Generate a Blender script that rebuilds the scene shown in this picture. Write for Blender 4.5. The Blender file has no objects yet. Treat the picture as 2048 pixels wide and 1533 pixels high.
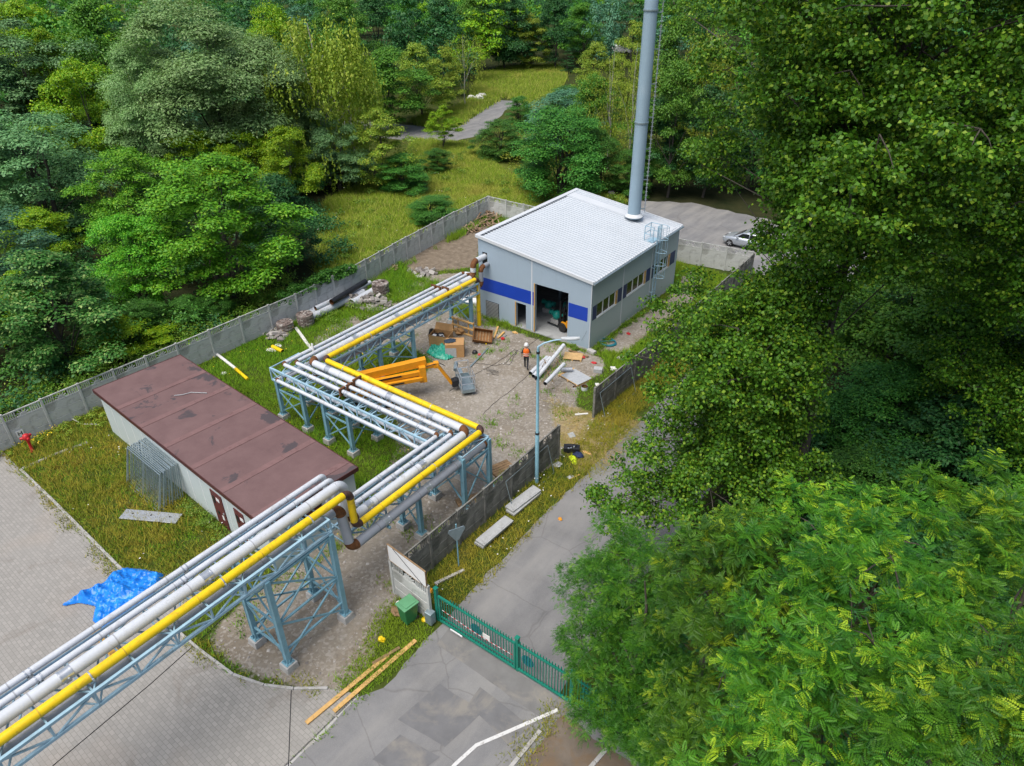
import bpy, math, random
import numpy as np
from mathutils import Vector, Matrix
random.seed(7)
SC = bpy.context.scene
COL = SC.collection
R_ = math.radians

# ------------------------------------------------------------------ camera
cam_d = bpy.data.cameras.new('camera')
cam = bpy.data.objects.new('camera', cam_d)
COL.objects.link(cam)
cam_d.sensor_width = 36.0
cam_d.lens = 1421.0 / 2048 * 36.0
cam_d.clip_start = 0.1
cam_d.clip_end = 3000
cam.matrix_world = Matrix([[0.804207, -0.306801, 0.509042, 0.0], [0.594256, 0.430184, -0.67956, 0.0], [-0.010492, 0.849008, 0.528275, 23.0], [0.0, 0.0, 0.0, 1.0]])
SC.camera = cam

# ------------------------------------------------------------------ sky, sun, exposure
SUN_EL, SUN_AZ = R_(64), R_(266)          # direction the light comes from, azimuth from +X counter-clockwise
W = bpy.data.worlds.new('World')
SC.world = W
W.use_nodes = True
nt = W.node_tree
sky = nt.nodes.new('ShaderNodeTexSky')
sky.sky_type = 'NISHITA'
sky.sun_disc = False
sky.sun_elevation = SUN_EL
sky.sun_rotation = R_(90) - SUN_AZ
sky.air_density = 1.0
sky.dust_density = 4.0
sky.ozone_density = 1.0
bg = nt.nodes['Background']
bg.inputs['Strength'].default_value = 0.10
nt.links.new(sky.outputs['Color'], bg.inputs['Color'])
sun_d = bpy.data.lights.new('sun', 'SUN')
sun = bpy.data.objects.new('sun', sun_d)
COL.objects.link(sun)
sun_d.energy = 2.3
sun_d.angle = R_(48)
sun_d.color = (1.0, 0.95, 0.88)
_d = Vector((math.cos(SUN_AZ) * math.cos(SUN_EL), math.sin(SUN_AZ) * math.cos(SUN_EL), math.sin(SUN_EL)))
sun.rotation_euler = _d.to_track_quat('Z', 'Y').to_euler()
sun.location = (0, 0, 60)
SC.view_settings.view_transform = 'Standard'
SC.view_settings.look = 'None'
SC.view_settings.exposure = 0.47
SC.view_settings.gamma = 1.0
SC.render.engine = 'CYCLES'
SC.cycles.max_bounces = 6
SC.cycles.diffuse_bounces = 2
SC.cycles.glossy_bounces = 2
SC.cycles.transmission_bounces = 4
SC.cycles.use_denoising = True

# ------------------------------------------------------------------ materials
def nd(nt, t, **kw):
    n = nt.nodes.new(t)
    for k, v in kw.items():
        setattr(n, k, v)
    return n

def new_mat(name):
    m = bpy.data.materials.new(name)
    m.use_nodes = True
    return m, m.node_tree, m.node_tree.nodes['Principled BSDF'], m.node_tree.links

def ramp(nt, fac, stops):
    r = nt.nodes.new('ShaderNodeValToRGB')
    el = r.color_ramp.elements
    while len(el) < len(stops):
        el.new(0.5)
    for e, (p, c) in zip(el, stops):
        e.position = p
        e.color = c if len(c) == 4 else (*c, 1)
    nt.links.new(fac, r.inputs[0])
    return r.outputs[0]

def noise(nt, vec, scale, detail=4, rough=.6, dist=0):
    n = nt.nodes.new('ShaderNodeTexNoise')
    n.inputs['Scale'].default_value = scale
    n.inputs['Detail'].default_value = detail
    n.inputs['Roughness'].default_value = rough
    n.inputs['Distortion'].default_value = dist
    if vec is not None:
        nt.links.new(vec, n.inputs['Vector'])
    return n.outputs['Fac']

def mixc(nt, fac, a, b, mode='MIX'):
    n = nt.nodes.new('ShaderNodeMix')
    n.data_type = 'RGBA'
    n.blend_type = mode
    for sock, v in ((n.inputs[0], fac), (n.inputs[6], a), (n.inputs[7], b)):
        if isinstance(v, (int, float)):
            sock.default_value = v
        elif isinstance(v, tuple):
            sock.default_value = v if len(v) == 4 else (*v, 1)
        else:
            nt.links.new(v, sock)
    return n.outputs[2]

def mth(nt, op, a, b=0.0):
    n = nt.nodes.new('ShaderNodeMath')
    n.operation = op
    for s, v in ((n.inputs[0], a), (n.inputs[1], b)):
        if isinstance(v, (int, float)):
            s.default_value = v
        else:
            nt.links.new(v, s)
    return n.outputs[0]

def vscale(nt, vec, s):
    n = nt.nodes.new('ShaderNodeMapping')
    n.inputs['Scale'].default_value = s
    nt.links.new(vec, n.inputs['Vector'])
    return n.outputs[0]

def bump(nt, bsdf, h, strength=.3, dist=.02):
    n = nt.nodes.new('ShaderNodeBump')
    n.inputs['Strength'].default_value = strength
    n.inputs['Distance'].default_value = dist
    nt.links.new(h, n.inputs['Height'])
    nt.links.new(n.outputs[0], bsdf.inputs['Normal'])

def obj_co(nt):
    return nt.nodes.new('ShaderNodeTexCoord').outputs['Object']

def pos_co(nt):
    return nt.nodes.new('ShaderNodeNewGeometry').outputs['Position']

def mat(name, c, rough=.55, metal=0., var=.12, scale=2.5, dirt=None, damt=.35, dscale=1.2, bmp=0, bsc=30, spec=.4):
    """paint, metal, cloth: a base colour with uneven tone, and patches of dirt or wear"""
    m, nt, b, L = new_mat(name)
    co = obj_co(nt)
    f = noise(nt, co, scale, 5)
    lo = tuple(x * (1 - var) for x in c)
    hi = tuple(min(1, x * (1 + var)) for x in c)
    col = ramp(nt, f, [(.3, lo), (.7, hi)])
    if dirt:
        d = noise(nt, co, dscale, 6, .7, .6)
        dm = ramp(nt, d, [(.66 - damt * .45, (0, 0, 0)), (.76 - damt * .3, (1, 1, 1))])
        col = mixc(nt, dm, col, dirt)
    L.new(col, b.inputs['Base Color'])
    b.inputs['Roughness'].default_value = rough
    b.inputs['Metallic'].default_value = metal
    b.inputs['Specular IOR Level'].default_value = spec
    if bmp:
        bump(nt, b, noise(nt, co, bsc, 4), bmp)
    return m

def leafmat(name, c1, c2, trans=.3, c3=None, tone=False):
    """leaf: every leaf its own tone, every tree its own shift, some light passing through"""
    m, nt, b, L = new_mat(name)
    g = nt.nodes.new('ShaderNodeNewGeometry')
    oi = nt.nodes.new('ShaderNodeObjectInfo')
    st = [(0, c1), (.75, c2), (1, c3 or c2)]
    src = g.outputs['Random Per Island']
    if tone:                              # one tone per shoot: some shoots are young and yellower
        at = nt.nodes.new('ShaderNodeAttribute'); at.attribute_name = 'tone'
        src = at.outputs['Fac']
    col = ramp(nt, src, st)
    h = nt.nodes.new('ShaderNodeHueSaturation')
    L.new(mth(nt, 'ADD', mth(nt, 'MULTIPLY', oi.outputs['Random'], .018), .491), h.inputs['Hue'])
    L.new(mth(nt, 'ADD', mth(nt, 'MULTIPLY', oi.outputs['Random'], .35), .82), h.inputs['Value'])
    L.new(col, h.inputs['Color'])
    L.new(h.outputs[0], b.inputs['Base Color'])
    b.inputs['Roughness'].default_value = .5
    b.inputs['Specular IOR Level'].default_value = .3
    t = nt.nodes.new('ShaderNodeBsdfTranslucent')
    tc = mixc(nt, 1.0, h.outputs[0], (1.0, 1.0, .55), 'MULTIPLY')
    L.new(tc, t.inputs['Color'])
    mx = nt.nodes.new('ShaderNodeMixShader')
    mx.inputs[0].default_value = trans
    L.new(b.outputs[0], mx.inputs[1])
    L.new(t.outputs[0], mx.inputs[2])
    L.new(mx.outputs[0], nt.nodes['Material Output'].inputs['Surface'])
    return m

# ------------------------------------------------------------------ objects
WM = {}                                   # world matrix of every thing (parts sit at their thing's origin)

def tag(o, label=None, cat=None, group=None, kind=None):
    if label: o['label'] = label
    if cat: o['category'] = cat
    if group: o['group'] = group
    if kind: o['kind'] = kind
    return o

def thing(name, label, cat, loc=(0, 0, 0), rz=0., group=None, rot=None):
    o = bpy.data.objects.new(name, None)
    COL.objects.link(o)
    o.empty_display_size = .2
    o.location = loc
    e = rot if rot else (0, 0, rz)
    o.rotation_euler = e
    from mathutils import Euler
    WM[o.name] = Matrix.Translation(loc) @ Euler(e).to_matrix().to_4x4()
    return tag(o, label, cat, group)

def kids(o):
    return [c for c in COL.objects if c.parent == o]

def dup(root, loc=None, rz=None, label=None, group=None, parent=None):
    r = root.copy()
    COL.objects.link(r)
    if parent is not None:
        r.parent = parent
        WM[r.name] = WM[parent.name]
    else:
        if loc is not None: r.location = loc
        if rz is not None: r.rotation_euler = (0, 0, rz)
        WM[r.name] = Matrix.Translation(r.location) @ r.rotation_euler.to_matrix().to_4x4()
    if label: r['label'] = label
    if group: r['group'] = group
    for c in list(root.children):
        dup(c, parent=r)
    return r

class MB:
    """collects shapes into one mesh"""
    def __init__(s):
        s.v, s.f, s.m, s.sm = [], [], [], []
    def add(s, v, f, mi=0, smooth=False):
        o = len(s.v)
        s.v += [tuple(p) for p in v]
        for q in f:
            s.f.append([i + o for i in q]); s.m.append(mi); s.sm.append(smooth)
        return s
    def box(s, c, d, rz=0., mi=0, rot=None, taper=1.):
        x, y, z = d[0] / 2, d[1] / 2, d[2] / 2
        v = [(-x, -y, -z), (x, -y, -z), (x, y, -z), (-x, y, -z)] + [(a * taper, b * taper, z) for a, b in ((-x, -y), (x, -y), (x, y), (-x, y))]
        M = rot if rot is not None else Matrix.Rotation(rz, 3, 'Z')
        v = [M @ Vector(p) + Vector(c) for p in v]
        return s.add(v, [(3, 2, 1, 0), (4, 5, 6, 7), (0, 1, 5, 4), (1, 2, 6, 5), (2, 3, 7, 6), (3, 0, 4, 7)], mi)
    def bx(s, x0, x1, y0, y1, z0, z1, mi=0):
        return s.box(((x0 + x1) / 2, (y0 + y1) / 2, (z0 + z1) / 2), (abs(x1 - x0), abs(y1 - y0), abs(z1 - z0)), 0, mi)
    def bar(s, p, q, w, h=None, mi=0, up=(0, 0, 1)):
        p, q = Vector(p), Vector(q)
        h = h or w
        t = (q - p)
        n = t.normalized()
        u = Vector(up)
        if abs(n.dot(u)) > .97: u = Vector((1, 0, 0))
        a = n.cross(u).normalized(); b = a.cross(n)
        v = [e + a * (i * w / 2) + b * (j * h / 2) for e in (p, q) for i, j in ((-1, -1), (1, -1), (1, 1), (-1, 1))]
        return s.add(v, [(3, 2, 1, 0), (4, 5, 6, 7), (0, 1, 5, 4), (1, 2, 6, 5), (2, 3, 7, 6), (3, 0, 4, 7)], mi)
    def angle(s, p, q, w, mi=0, up=(0, 0, 1)):
        """an L section: two thin flats"""
        s.bar(p, q, w, .012, mi, up)
        n = (Vector(q) - Vector(p)).normalized()
        u = Vector(up)
        if abs(n.dot(u)) > .97: u = Vector((1, 0, 0))
        a = n.cross(u).normalized(); b = a.cross(n)
        o = a * (w / 2 - .006) - b * (w / 2 + .007)
        return s.bar(Vector(p) + o, Vector(q) + o, .012, w, mi, up)
    def tube(s, pts, r, n=12, mi=0, caps=True, smooth=True):
        pts = [Vector(p) for p in pts]
        rs = r if isinstance(r, (list, tuple)) else [r] * len(pts)
        t0 = (pts[1] - pts[0]).normalized()
        u = Vector((0, 0, 1)) if abs(t0.z) < .9 else Vector((1, 0, 0))
        a = t0.cross(u).normalized()
        V, F = [], []
        for i, p in enumerate(pts):
            t = ((pts[min(i + 1, len(pts) - 1)] - p).normalized() + (p - pts[max(i - 1, 0)]).normalized())
            t = t.normalized() if t.length > 1e-6 else t0
            a = (a - t * a.dot(t)).normalized()
            b = t.cross(a)
            for k in range(n):
                w = 2 * math.pi * k / n
                V.append(p + (a * math.cos(w) + b * math.sin(w)) * rs[i])
        for i in range(len(pts) - 1):
            for k in range(n):
                k2 = (k + 1) % n
                F.append((i * n + k, i * n + k2, (i + 1) * n + k2, (i + 1) * n + k))
        s.add(V, F, mi, smooth)
        if caps:
            s.add(V[:n], [tuple(range(n))[::-1]], mi)
            s.add(V[-n:], [tuple(range(n))], mi)
        return s
    def cyl(s, p, q, r, n=14, mi=0):
        return s.tube([p, q], r, n, mi)
    def hollow(s, p, q, r, t=.012, n=16, mi=0, mi2=None):
        """a pipe open at both ends"""
        p, q = Vector(p), Vector(q)
        s.tube([p, q], r, n, mi, caps=False)
        s.tube([q, p], r - t, n, mi if mi2 is None else mi2, caps=False)
        for e, f in ((p, q), (q, p)):
            d = (e - f).normalized()
            s.tube([e - d * .004, e], r, n, mi, False)
        a = s
        k = len(s.v)
        return s
    def lathe(s, prof, c=(0, 0, 0), n=20, mi=0, smooth=True):
        V = [(c[0] + r * math.cos(2 * math.pi * k / n), c[1] + r * math.sin(2 * math.pi * k / n), c[2] + z) for r, z in prof for k in range(n)]
        F = [(i * n + k, i * n + (k + 1) % n, (i + 1) * n + (k + 1) % n, (i + 1) * n + k) for i in range(len(prof) - 1) for k in range(n)]
        return s.add(V, F, mi, smooth)
    def prism(s, poly, z0, z1, mi=0):
        n = len(poly)
        V = [(x, y, z0) for x, y in poly] + [(x, y, z1) for x, y in poly]
        F = [tuple(range(n))[::-1], tuple(range(n, 2 * n))] + [(i, (i + 1) % n, n + (i + 1) % n, n + i) for i in range(n)]
        return s.add(V, F, mi)
    def loft(s, secs, mi=0, smooth=True, caps=True):
        n = len(secs[0])
        V = [p for q in secs for p in q]
        F = [(i * n + k, i * n + (k + 1) % n, (i + 1) * n + (k + 1) % n, (i + 1) * n + k) for i in range(len(secs) - 1) for k in range(n)]
        s.add(V, F, mi, smooth)
        if caps:
            s.add(secs[0], [tuple(range(n))[::-1]], mi); s.add(secs[-1], [tuple(range(n))], mi)
        return s
    def blob(s, c, r, seed=0, n=10, m=7, rough=.25, mi=0, smooth=False):
        """an irregular lump (stone, rubble, crumpled thing)"""
        g = random.Random(seed)
        V, F = [], []
        for i in range(m + 1):
            th = math.pi * i / m
            for k in range(n):
                ph = 2 * math.pi * k / n
                q = 1 + g.uniform(-rough, rough) if 0 < i < m else 1
                V.append((c[0] + r[0] * q * math.sin(th) * math.cos(ph), c[1] + r[1] * q * math.sin(th) * math.sin(ph), c[2] + r[2] * q * math.cos(th)))
        for i in range(m):
            for k in range(n):
                F.append((i * n + k, (i + 1) * n + k, (i + 1) * n + (k + 1) % n, i * n + (k + 1) % n))
        return s.add(V, F, mi, smooth)
    def build(s, name, mats, parent=None, bevel=0, label=None, world=True):
        me = bpy.data.meshes.new(name)
        V = s.v
        if parent is not None and world:
            I = WM[parent.name].inverted()
            V = [I @ Vector(p) for p in V]
        me.from_pydata([tuple(p) for p in V], [], s.f)
        for m in (mats if isinstance(mats, (list, tuple)) else [mats]):
            me.materials.append(m)
        me.polygons.foreach_set('material_index', s.m)
        me.polygons.foreach_set('use_smooth', s.sm)
        me.update()
        o = bpy.data.objects.new(name, me)
        COL.objects.link(o)
        if parent is not None:
            o.parent = parent
            WM[o.name] = WM[parent.name]
        else:
            WM[o.name] = Matrix.Identity(4)
        if bevel:
            b = o.modifiers.new('bevel', 'BEVEL')
            b.width = bevel; b.segments = 2; b.limit_method = 'ANGLE'
        if label: o['label'] = label
        return o
    def solo(s, name, mats, label, cat, group=None, bevel=0, loc=None):
        """a thing that is one mesh; its origin goes to the base of the shape"""
        if loc is None:
            a = np.array([tuple(p) for p in s.v]); loc = ((a[:, 0].min() + a[:, 0].max()) / 2, (a[:, 1].min() + a[:, 1].max()) / 2, a[:, 2].min())
        s.v = [(p[0] - loc[0], p[1] - loc[1], p[2] - loc[2]) for p in s.v]
        o = s.build(name, mats, None, bevel)
        o.location = loc
        WM[o.name] = Matrix.Translation(loc)
        return tag(o, label, cat, group)

def fastmesh(name, V, F, mats, parent=None, mi=None, smooth=False):
    """numpy arrays to one mesh"""
    me = bpy.data.meshes.new(name)
    V = np.ascontiguousarray(V, dtype=np.float32); F = np.ascontiguousarray(F, dtype=np.int32)
    me.vertices.add(len(V)); me.vertices.foreach_set('co', V.ravel())
    k = F.shape[1]
    me.loops.add(F.size); me.loops.foreach_set('vertex_index', F.ravel())
    me.polygons.add(len(F)); me.polygons.foreach_set('loop_start', np.arange(0, F.size, k, dtype=np.int32))
    for m in (mats if isinstance(mats, (list, tuple)) else [mats]):
        me.materials.append(m)
    if mi is not None:
        me.polygons.foreach_set('material_index', np.ascontiguousarray(mi, dtype=np.int32))
    if smooth:
        me.polygons.foreach_set('use_smooth', np.ones(len(F), dtype=bool))
    me.update(calc_edges=True)
    o = bpy.data.objects.new(name, me)
    COL.objects.link(o)
    if parent is not None:
        o.parent = parent
        WM[o.name] = WM[parent.name]
    else:
        WM[o.name] = Matrix.Identity(4)
    return o

def inpoly(P, poly):
    x, y = P[:, 0], P[:, 1]
    r = np.zeros(len(P), bool)
    n = len(poly)
    for i in range(n):
        x0, y0 = poly[i]; x1, y1 = poly[(i + 1) % n]
        c = ((y0 > y) != (y1 > y)) & (x < (x1 - x0) * (y - y0) / ((y1 - y0) or 1e-9) + x0)
        r ^= c
    return r

def ragged(poly, step=.5, amp=.12, seed=1):
    """the outline of a surface with an uneven edge"""
    g = random.Random(seed)
    out = []
    for i, (x0, y0) in enumerate(poly):
        x1, y1 = poly[(i + 1) % len(poly)]
        L = math.hypot(x1 - x0, y1 - y0)
        k = max(1, int(L / step))
        for j in range(k):
            t = j / k
            a = 0 if j == 0 else g.uniform(-amp, amp)
            out.append((x0 + (x1 - x0) * t - (y1 - y0) / L * a, y0 + (y1 - y0) * t + (x1 - x0) / L * a))
    return out

def sheet(name, poly, z, m, kind='structure'):
    b = MB().add([(x, y, z) for x, y in poly], [tuple(range(len(poly)))])
    o = b.build(name, m)
    me = o.data
    if me.polygons[0].normal.z < 0: me.flip_normals()
    return tag(o, kind=kind)

def arc(p0, c, p1, bend, n=6):
    """points rounding the corner c between p0 and p1"""
    p0, c, p1 = Vector(p0), Vector(c), Vector(p1)
    a = (p0 - c).normalized(); b = (p1 - c).normalized()
    s = c + a * bend; e = c + b * bend
    return [(s * (1 - t) ** 2 + c * (2 * t * (1 - t) * .58 + 0) + e * t ** 2 + (s + e) * (t * (1 - t) * .42)) for t in [i / n for i in range(n + 1)]]

# ------------------------------------------------------------------ material set
M = {}
M['steel'] = mat('painted_steel', (.32, .50, .62), .45, .0, .12, 3, (.20, .28, .32), .2)
M['leg_steel'] = mat('shade_toned_leg_steel', (.20, .39, .48), .45, .0, .12, 3, (.13, .2, .22), .2)  # the girder steel made darker: shade on the legs is put into the colour
M['pipe'] = mat('pipe_lagging', (.56, .60, .65), .45, .0, .08, 1.1, (.43, .44, .44), .2, 2.2)
M['pipe_dark'] = mat('bare_grey_pipe', (.34, .37, .42), .4, .2, .1, 1.5)
M['yellow'] = mat('yellow_gas_paint', (.83, .58, .01), .38, 0, .08, 1.4, (.58, .38, .03), .28, 2.5)
M['rust'] = mat('rusty_elbow', (.16, .065, .022), .8, 0, .35, 6, (.07, .03, .014), .35, 4, .3)
M['brown_elbow'] = mat('primed_elbow', (.085, .045, .035), .6, 0, .3, 6, (.05, .03, .03), .3, 4)
M['zinc'] = mat('zinc_clamp', (.62, .66, .70), .3, .7, .1, 6)
M['galv'] = mat('galvanised_steel', (.29, .37, .41), .4, .5, .15, 5)
M['cast'] = mat('cast_concrete', (.42, .42, .41), .85, 0, .12, 4, (.3, .29, .26), .3, 2, .2)
M['fence_pale'] = mat('pale_fence_concrete', (.50, .52, .51), .85, 0, .10, 1.6, (.27, .28, .26), .35, 1.1, .25, 25)
M['fence_dark'] = mat('weathered_fence_concrete', (.215, .215, .20), .9, 0, .28, 2.2, (.09, .095, .085), .45, 1.3, .3, 25)
M['timber'] = mat('raw_timber', (.58, .36, .13), .7, 0, .2, 4, (.33, .2, .09), .25, 2)
M['old_timber'] = mat('old_timber', (.26, .17, .09), .8, 0, .3, 4, (.14, .1, .06), .3, 2)
M['cardboard'] = mat('cardboard', (.45, .26, .11), .8, 0, .1, 3, (.36, .2, .08), .2, 2)
M['black'] = mat('black_plastic', (.018, .02, .024), .45, 0, .3, 4)
M['rubber'] = mat('tyre_rubber', (.022, .022, .022), .8, 0, .3, 6)
M['white'] = mat('white_paint', (.78, .8, .82), .4, 0, .04, 2)
M['offwhite'] = mat('white_board', (.72, .72, .70), .6, 0, .06, 2, (.5, .48, .44), .2)
M['orange'] = mat('machine_orange', (.72, .30, .012), .42, 0, .1, 2.5, (.42, .17, .02), .18, 2)
M['green_paint'] = mat('green_gate_paint', (.010, .20, .14), .4, 0, .1, 3)
M['bin_green'] = mat('green_bin_plastic', (.035, .19, .075), .4, 0, .1, 4)
M['teal_tarp'] = mat('green_plastic_film', (.03, .34, .24), .35, 0, .2, 6)
M['blue_tarp'] = mat('blue_plastic_film', (.012, .20, .72), .3, 0, .2, 5, (.03, .32, .85), .3, 3)
M['red'] = mat('red_paint', (.50, .025, .03), .4, 0, .1, 4)
M['film'] = mat('clear_film', (.40, .43, .45), .25, 0, .12, 6)
M['hose'] = mat('teal_hose', (.02, .20, .26), .4, 0, .1, 6)
M['blue'] = mat('blue_panel', (.012, .055, .42), .38, 0, .08, 1)
M['navy'] = mat('navy_panel', (.012, .028, .13), .4, 0, .08, 1)
M['glassdark'] = mat('window_glass', (.016, .020, .02), .08, 0, .1, 1, spec=.6)
M['alu'] = mat('aluminium', (.55, .58, .60), .35, .6, .06, 3)
M['steel_roof'] = mat('white_roof_sheet', (.45, .50, .55), .4, 0, .04, .35, (.44, .48, .53), .2, .5)
M['flash'] = mat('roof_flashing', (.60, .64, .68), .4, 0, .03, .5)
M['wood_plate'] = mat('pallet_wood', (.55, .37, .17), .7, 0, .15, 5, (.38, .25, .12), .25)
M['hivis'] = mat('hi_vis_yellow', (.62, .8, .02), .6, 0, .1, 6)
M['tealiron'] = mat('teal_pump_paint', (.02, .32, .27), .3, 0, .1, 3)
M['slab'] = mat('grey_slab', (.40, .42, .43), .85, 0, .1, 4, (.30, .31, .31), .35, 3, .2)
M['int_floor'] = mat('concrete_floor', (.36, .38, .39), .6, 0, .12, 1.2, (.24, .25, .25), .3)
M['dark_room'] = mat('dim_lining', (.10, .12, .13), .7, 0, .15, 1)
M['bark'] = mat('grey_bark', (.075, .066, .055), .9, 0, .3, 6, (.07, .06, .05), .4, 5, .6, 20)
M['birch_bark'] = mat('white_birch_bark', (.46, .44, .40), .8, 0, .15, 6, (.08, .07, .06), .3, 8)

def wall_mat(name, c, per=.33, axis=0):
    m, nt, b, L = new_mat(name)
    co = obj_co(nt)
    s = nt.nodes.new('ShaderNodeSeparateXYZ'); L.new(co, s.inputs[0])
    t = mth(nt, 'FRACT', mth(nt, 'MULTIPLY', s.outputs[axis], 1 / per))
    h = ramp(nt, t, [(0, (0, 0, 0)), (.06, (1, 1, 1)), (.94, (1, 1, 1)), (1, (0, 0, 0))])
    f = noise(nt, co, .5, 4)
    col = ramp(nt, f, [(.3, tuple(x * .95 for x in c)), (.7, c)])
    st = noise(nt, vscale(nt, co, (3, 3, .25)), 1.5, 5, .7)
    col = mixc(nt, mth(nt, 'MULTIPLY', ramp(nt, st, [(.55, (0, 0, 0)), (.75, (1, 1, 1))]), .22), col, tuple(x * .72 for x in c))
    L.new(col, b.inputs['Base Color'])
    b.inputs['Roughness'].default_value = .42
    bump(nt, b, h, .25, .01)
    return m
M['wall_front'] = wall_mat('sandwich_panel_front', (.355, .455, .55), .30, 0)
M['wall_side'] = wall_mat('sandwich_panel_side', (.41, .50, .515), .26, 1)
M['shed_wall'] = wall_mat('shed_panel', (.55, .63, .645), 1.15, 0)

def shed_roof_mat():
    m, nt, b, L = new_mat('brown_felt_roof')
    co = obj_co(nt)
    base = ramp(nt, noise(nt, co, .7, 6, .65), [(.3, (.125, .072, .072)), (.7, (.172, .104, .102))])
    sp = noise(nt, co, 38, 2)
    base = mixc(nt, mth(nt, 'MULTIPLY', ramp(nt, sp, [(.62, (0, 0, 0)), (.72, (1, 1, 1))]), .35), base, (.26, .17, .16))
    w = noise(nt, co, .42, 7, .62, .5)
    wear = ramp(nt, w, [(.565, (0, 0, 0)), (.60, (1, 1, 1))])
    base = mixc(nt, mth(nt, 'MULTIPLY', wear, .85), base, (.055, .048, .055))
    L.new(base, b.inputs['Base Color'])
    b.inputs['Roughness'].default_value = .75
    bump(nt, b, noise(nt, co, 60, 3), .2, .01)
    return m
M['shed_roof'] = shed_roof_mat()
M['shed_seam'] = mat('brown_felt_seam', (.185, .108, .105), .7, 0, .12, 2, (.12, .06, .06), .2)
M['shed_trim'] = mat('brown_trim', (.075, .022, .02), .5, 0, .1, 3)
M['door_red'] = mat('oxide_door', (.12, .03, .034), .5, 0, .15, 2, (.08, .025, .025), .25)

def piece_mat(name, stops, rough=.9):
    """heaps of single pieces: each piece its own tone"""
    m, nt, b, L = new_mat(name)
    g = nt.nodes.new('ShaderNodeNewGeometry')
    col = ramp(nt, g.outputs['Random Per Island'], stops)
    f = noise(nt, obj_co(nt), 9, 5, .7)
    col = mixc(nt, mth(nt, 'MULTIPLY', f, .55), col, tuple(x * .45 for x in stops[1][1]))
    L.new(col, b.inputs['Base Color']); b.inputs['Roughness'].default_value = rough
    bump(nt, b, noise(nt, obj_co(nt), 30, 4), .3)
    return m
M['brick'] = piece_mat('old_pavers', [(0, (.10, .075, .065)), (.5, (.25, .20, .18)), (1, (.50, .47, .44))])
M['stone'] = piece_mat('rubble_stone', [(0, (.16, .14, .13)), (.5, (.34, .32, .30)), (1, (.56, .54, .51))])
M['debris'] = piece_mat('old_boards', [(0, (.10, .065, .04)), (.5, (.30, .20, .12)), (1, (.50, .38, .27))])
# leaves
M['l_poplar'] = leafmat('poplar_leaf', (0.035, 0.120, 0.011), (0.099, 0.262, 0.015), .18, (0.252, 0.387, 0.025))
M['l_locust'] = leafmat('locust_leaf', (.020, .095, .010), (.092, .245, .012), .16, (.34, .48, .022), True)
M['l_locust2'] = leafmat('small_locust_leaf', (.022, .098, .008), (.066, .205, .012), .16, (.17, .33, .018), True)
M['l_bright'] = leafmat('bright_leaf', (0.063, 0.255, 0.015), (0.154, 0.450, 0.022), .18, (0.275, 0.520, 0.033))
M['l_robinia'] = leafmat('yellowgreen_leaf', (0.113, 0.298, 0.008), (0.245, 0.455, 0.012), .2, (0.407, 0.506, 0.016))
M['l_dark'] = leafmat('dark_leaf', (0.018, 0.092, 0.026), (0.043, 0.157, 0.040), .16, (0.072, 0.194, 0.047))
M['l_blue'] = leafmat('bluegreen_leaf', (0.054, 0.182, 0.100), (0.102, 0.265, 0.142), .18, (0.156, 0.321, 0.189))
M['l_willow'] = leafmat('silver_willow_leaf', (.165, .325, .105), (.255, .450, .155), .2, (.36, .52, .24))
M['l_greywillow'] = leafmat('grey_willow_leaf', (0.092, 0.230, 0.084), (0.155, 0.333, 0.121), .18, (0.241, 0.414, 0.168))
M['l_birch'] = leafmat('birch_leaf', (0.190, 0.298, 0.028), (0.316, 0.412, 0.040), .2, (0.421, 0.468, 0.070))
M['l_maple'] = leafmat('maple_leaf', (0.055, 0.202, 0.021), (0.117, 0.313, 0.029), .18, (0.185, 0.380, 0.040))
M['l_lime'] = leafmat('lime_leaf', (0.133, 0.240, 0.022), (0.253, 0.361, 0.029), .18, (0.421, 0.430, 0.060))
M['l_tipped'] = leafmat('pale_tipped_leaf', (.035, .135, .022), (.075, .215, .035), .16, (.30, .42, .12))
M['l_bush'] = leafmat('sallow_leaf', (0.034, 0.145, 0.023), (0.079, 0.248, 0.033), .16, (0.144, 0.345, 0.046))
M['l_vine'] = leafmat('vine_leaf', (0.043, 0.176, 0.026), (0.091, 0.294, 0.037), .16, (0.132, 0.352, 0.047))
M['l_weed'] = leafmat('weed_leaf', (0.077, 0.200, 0.019), (0.170, 0.317, 0.026), .16, (0.287, 0.352, 0.055))

def blade_mat(name, c1, c2, c3, dry, patch=.14, lim=.0):
    m, nt, b, L = new_mat(name)
    g = nt.nodes.new('ShaderNodeNewGeometry')
    col = ramp(nt, g.outputs['Random Per Island'], [(0, c1), (.6, c2), (1, c3)])
    n = noise(nt, g.outputs['Position'], patch, 4, .6)
    col = mixc(nt, ramp(nt, n, [(.42 + lim, (0, 0, 0)), (.62 + lim, (1, 1, 1))]), col, dry)
    L.new(col, b.inputs['Base Color'])
    b.inputs['Roughness'].default_value = .6
    b.inputs['Specular IOR Level'].default_value = .2
    t = nt.nodes.new('ShaderNodeBsdfTranslucent'); L.new(col, t.inputs['Color'])
    va = nt.nodes.new('ShaderNodeVectorMath'); va.operation = 'SCALE'; va.inputs['Scale'].default_value = .45     # soft turf: blades shade as one sward
    vb = nt.nodes.new('ShaderNodeVectorMath'); vb.operation = 'ADD'; vb.inputs[1].default_value = (0, 0, 1)
    L.new(g.outputs['Normal'], va.inputs[0]); L.new(va.outputs[0], vb.inputs[0])
    L.new(vb.outputs[0], b.inputs['Normal'])
    mx = nt.nodes.new('ShaderNodeMixShader'); mx.inputs[0].default_value = .25
    L.new(b.outputs[0], mx.inputs[1]); L.new(t.outputs[0], mx.inputs[2])
    L.new(mx.outputs[0], nt.nodes['Material Output'].inputs['Surface'])
    return m
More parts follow.
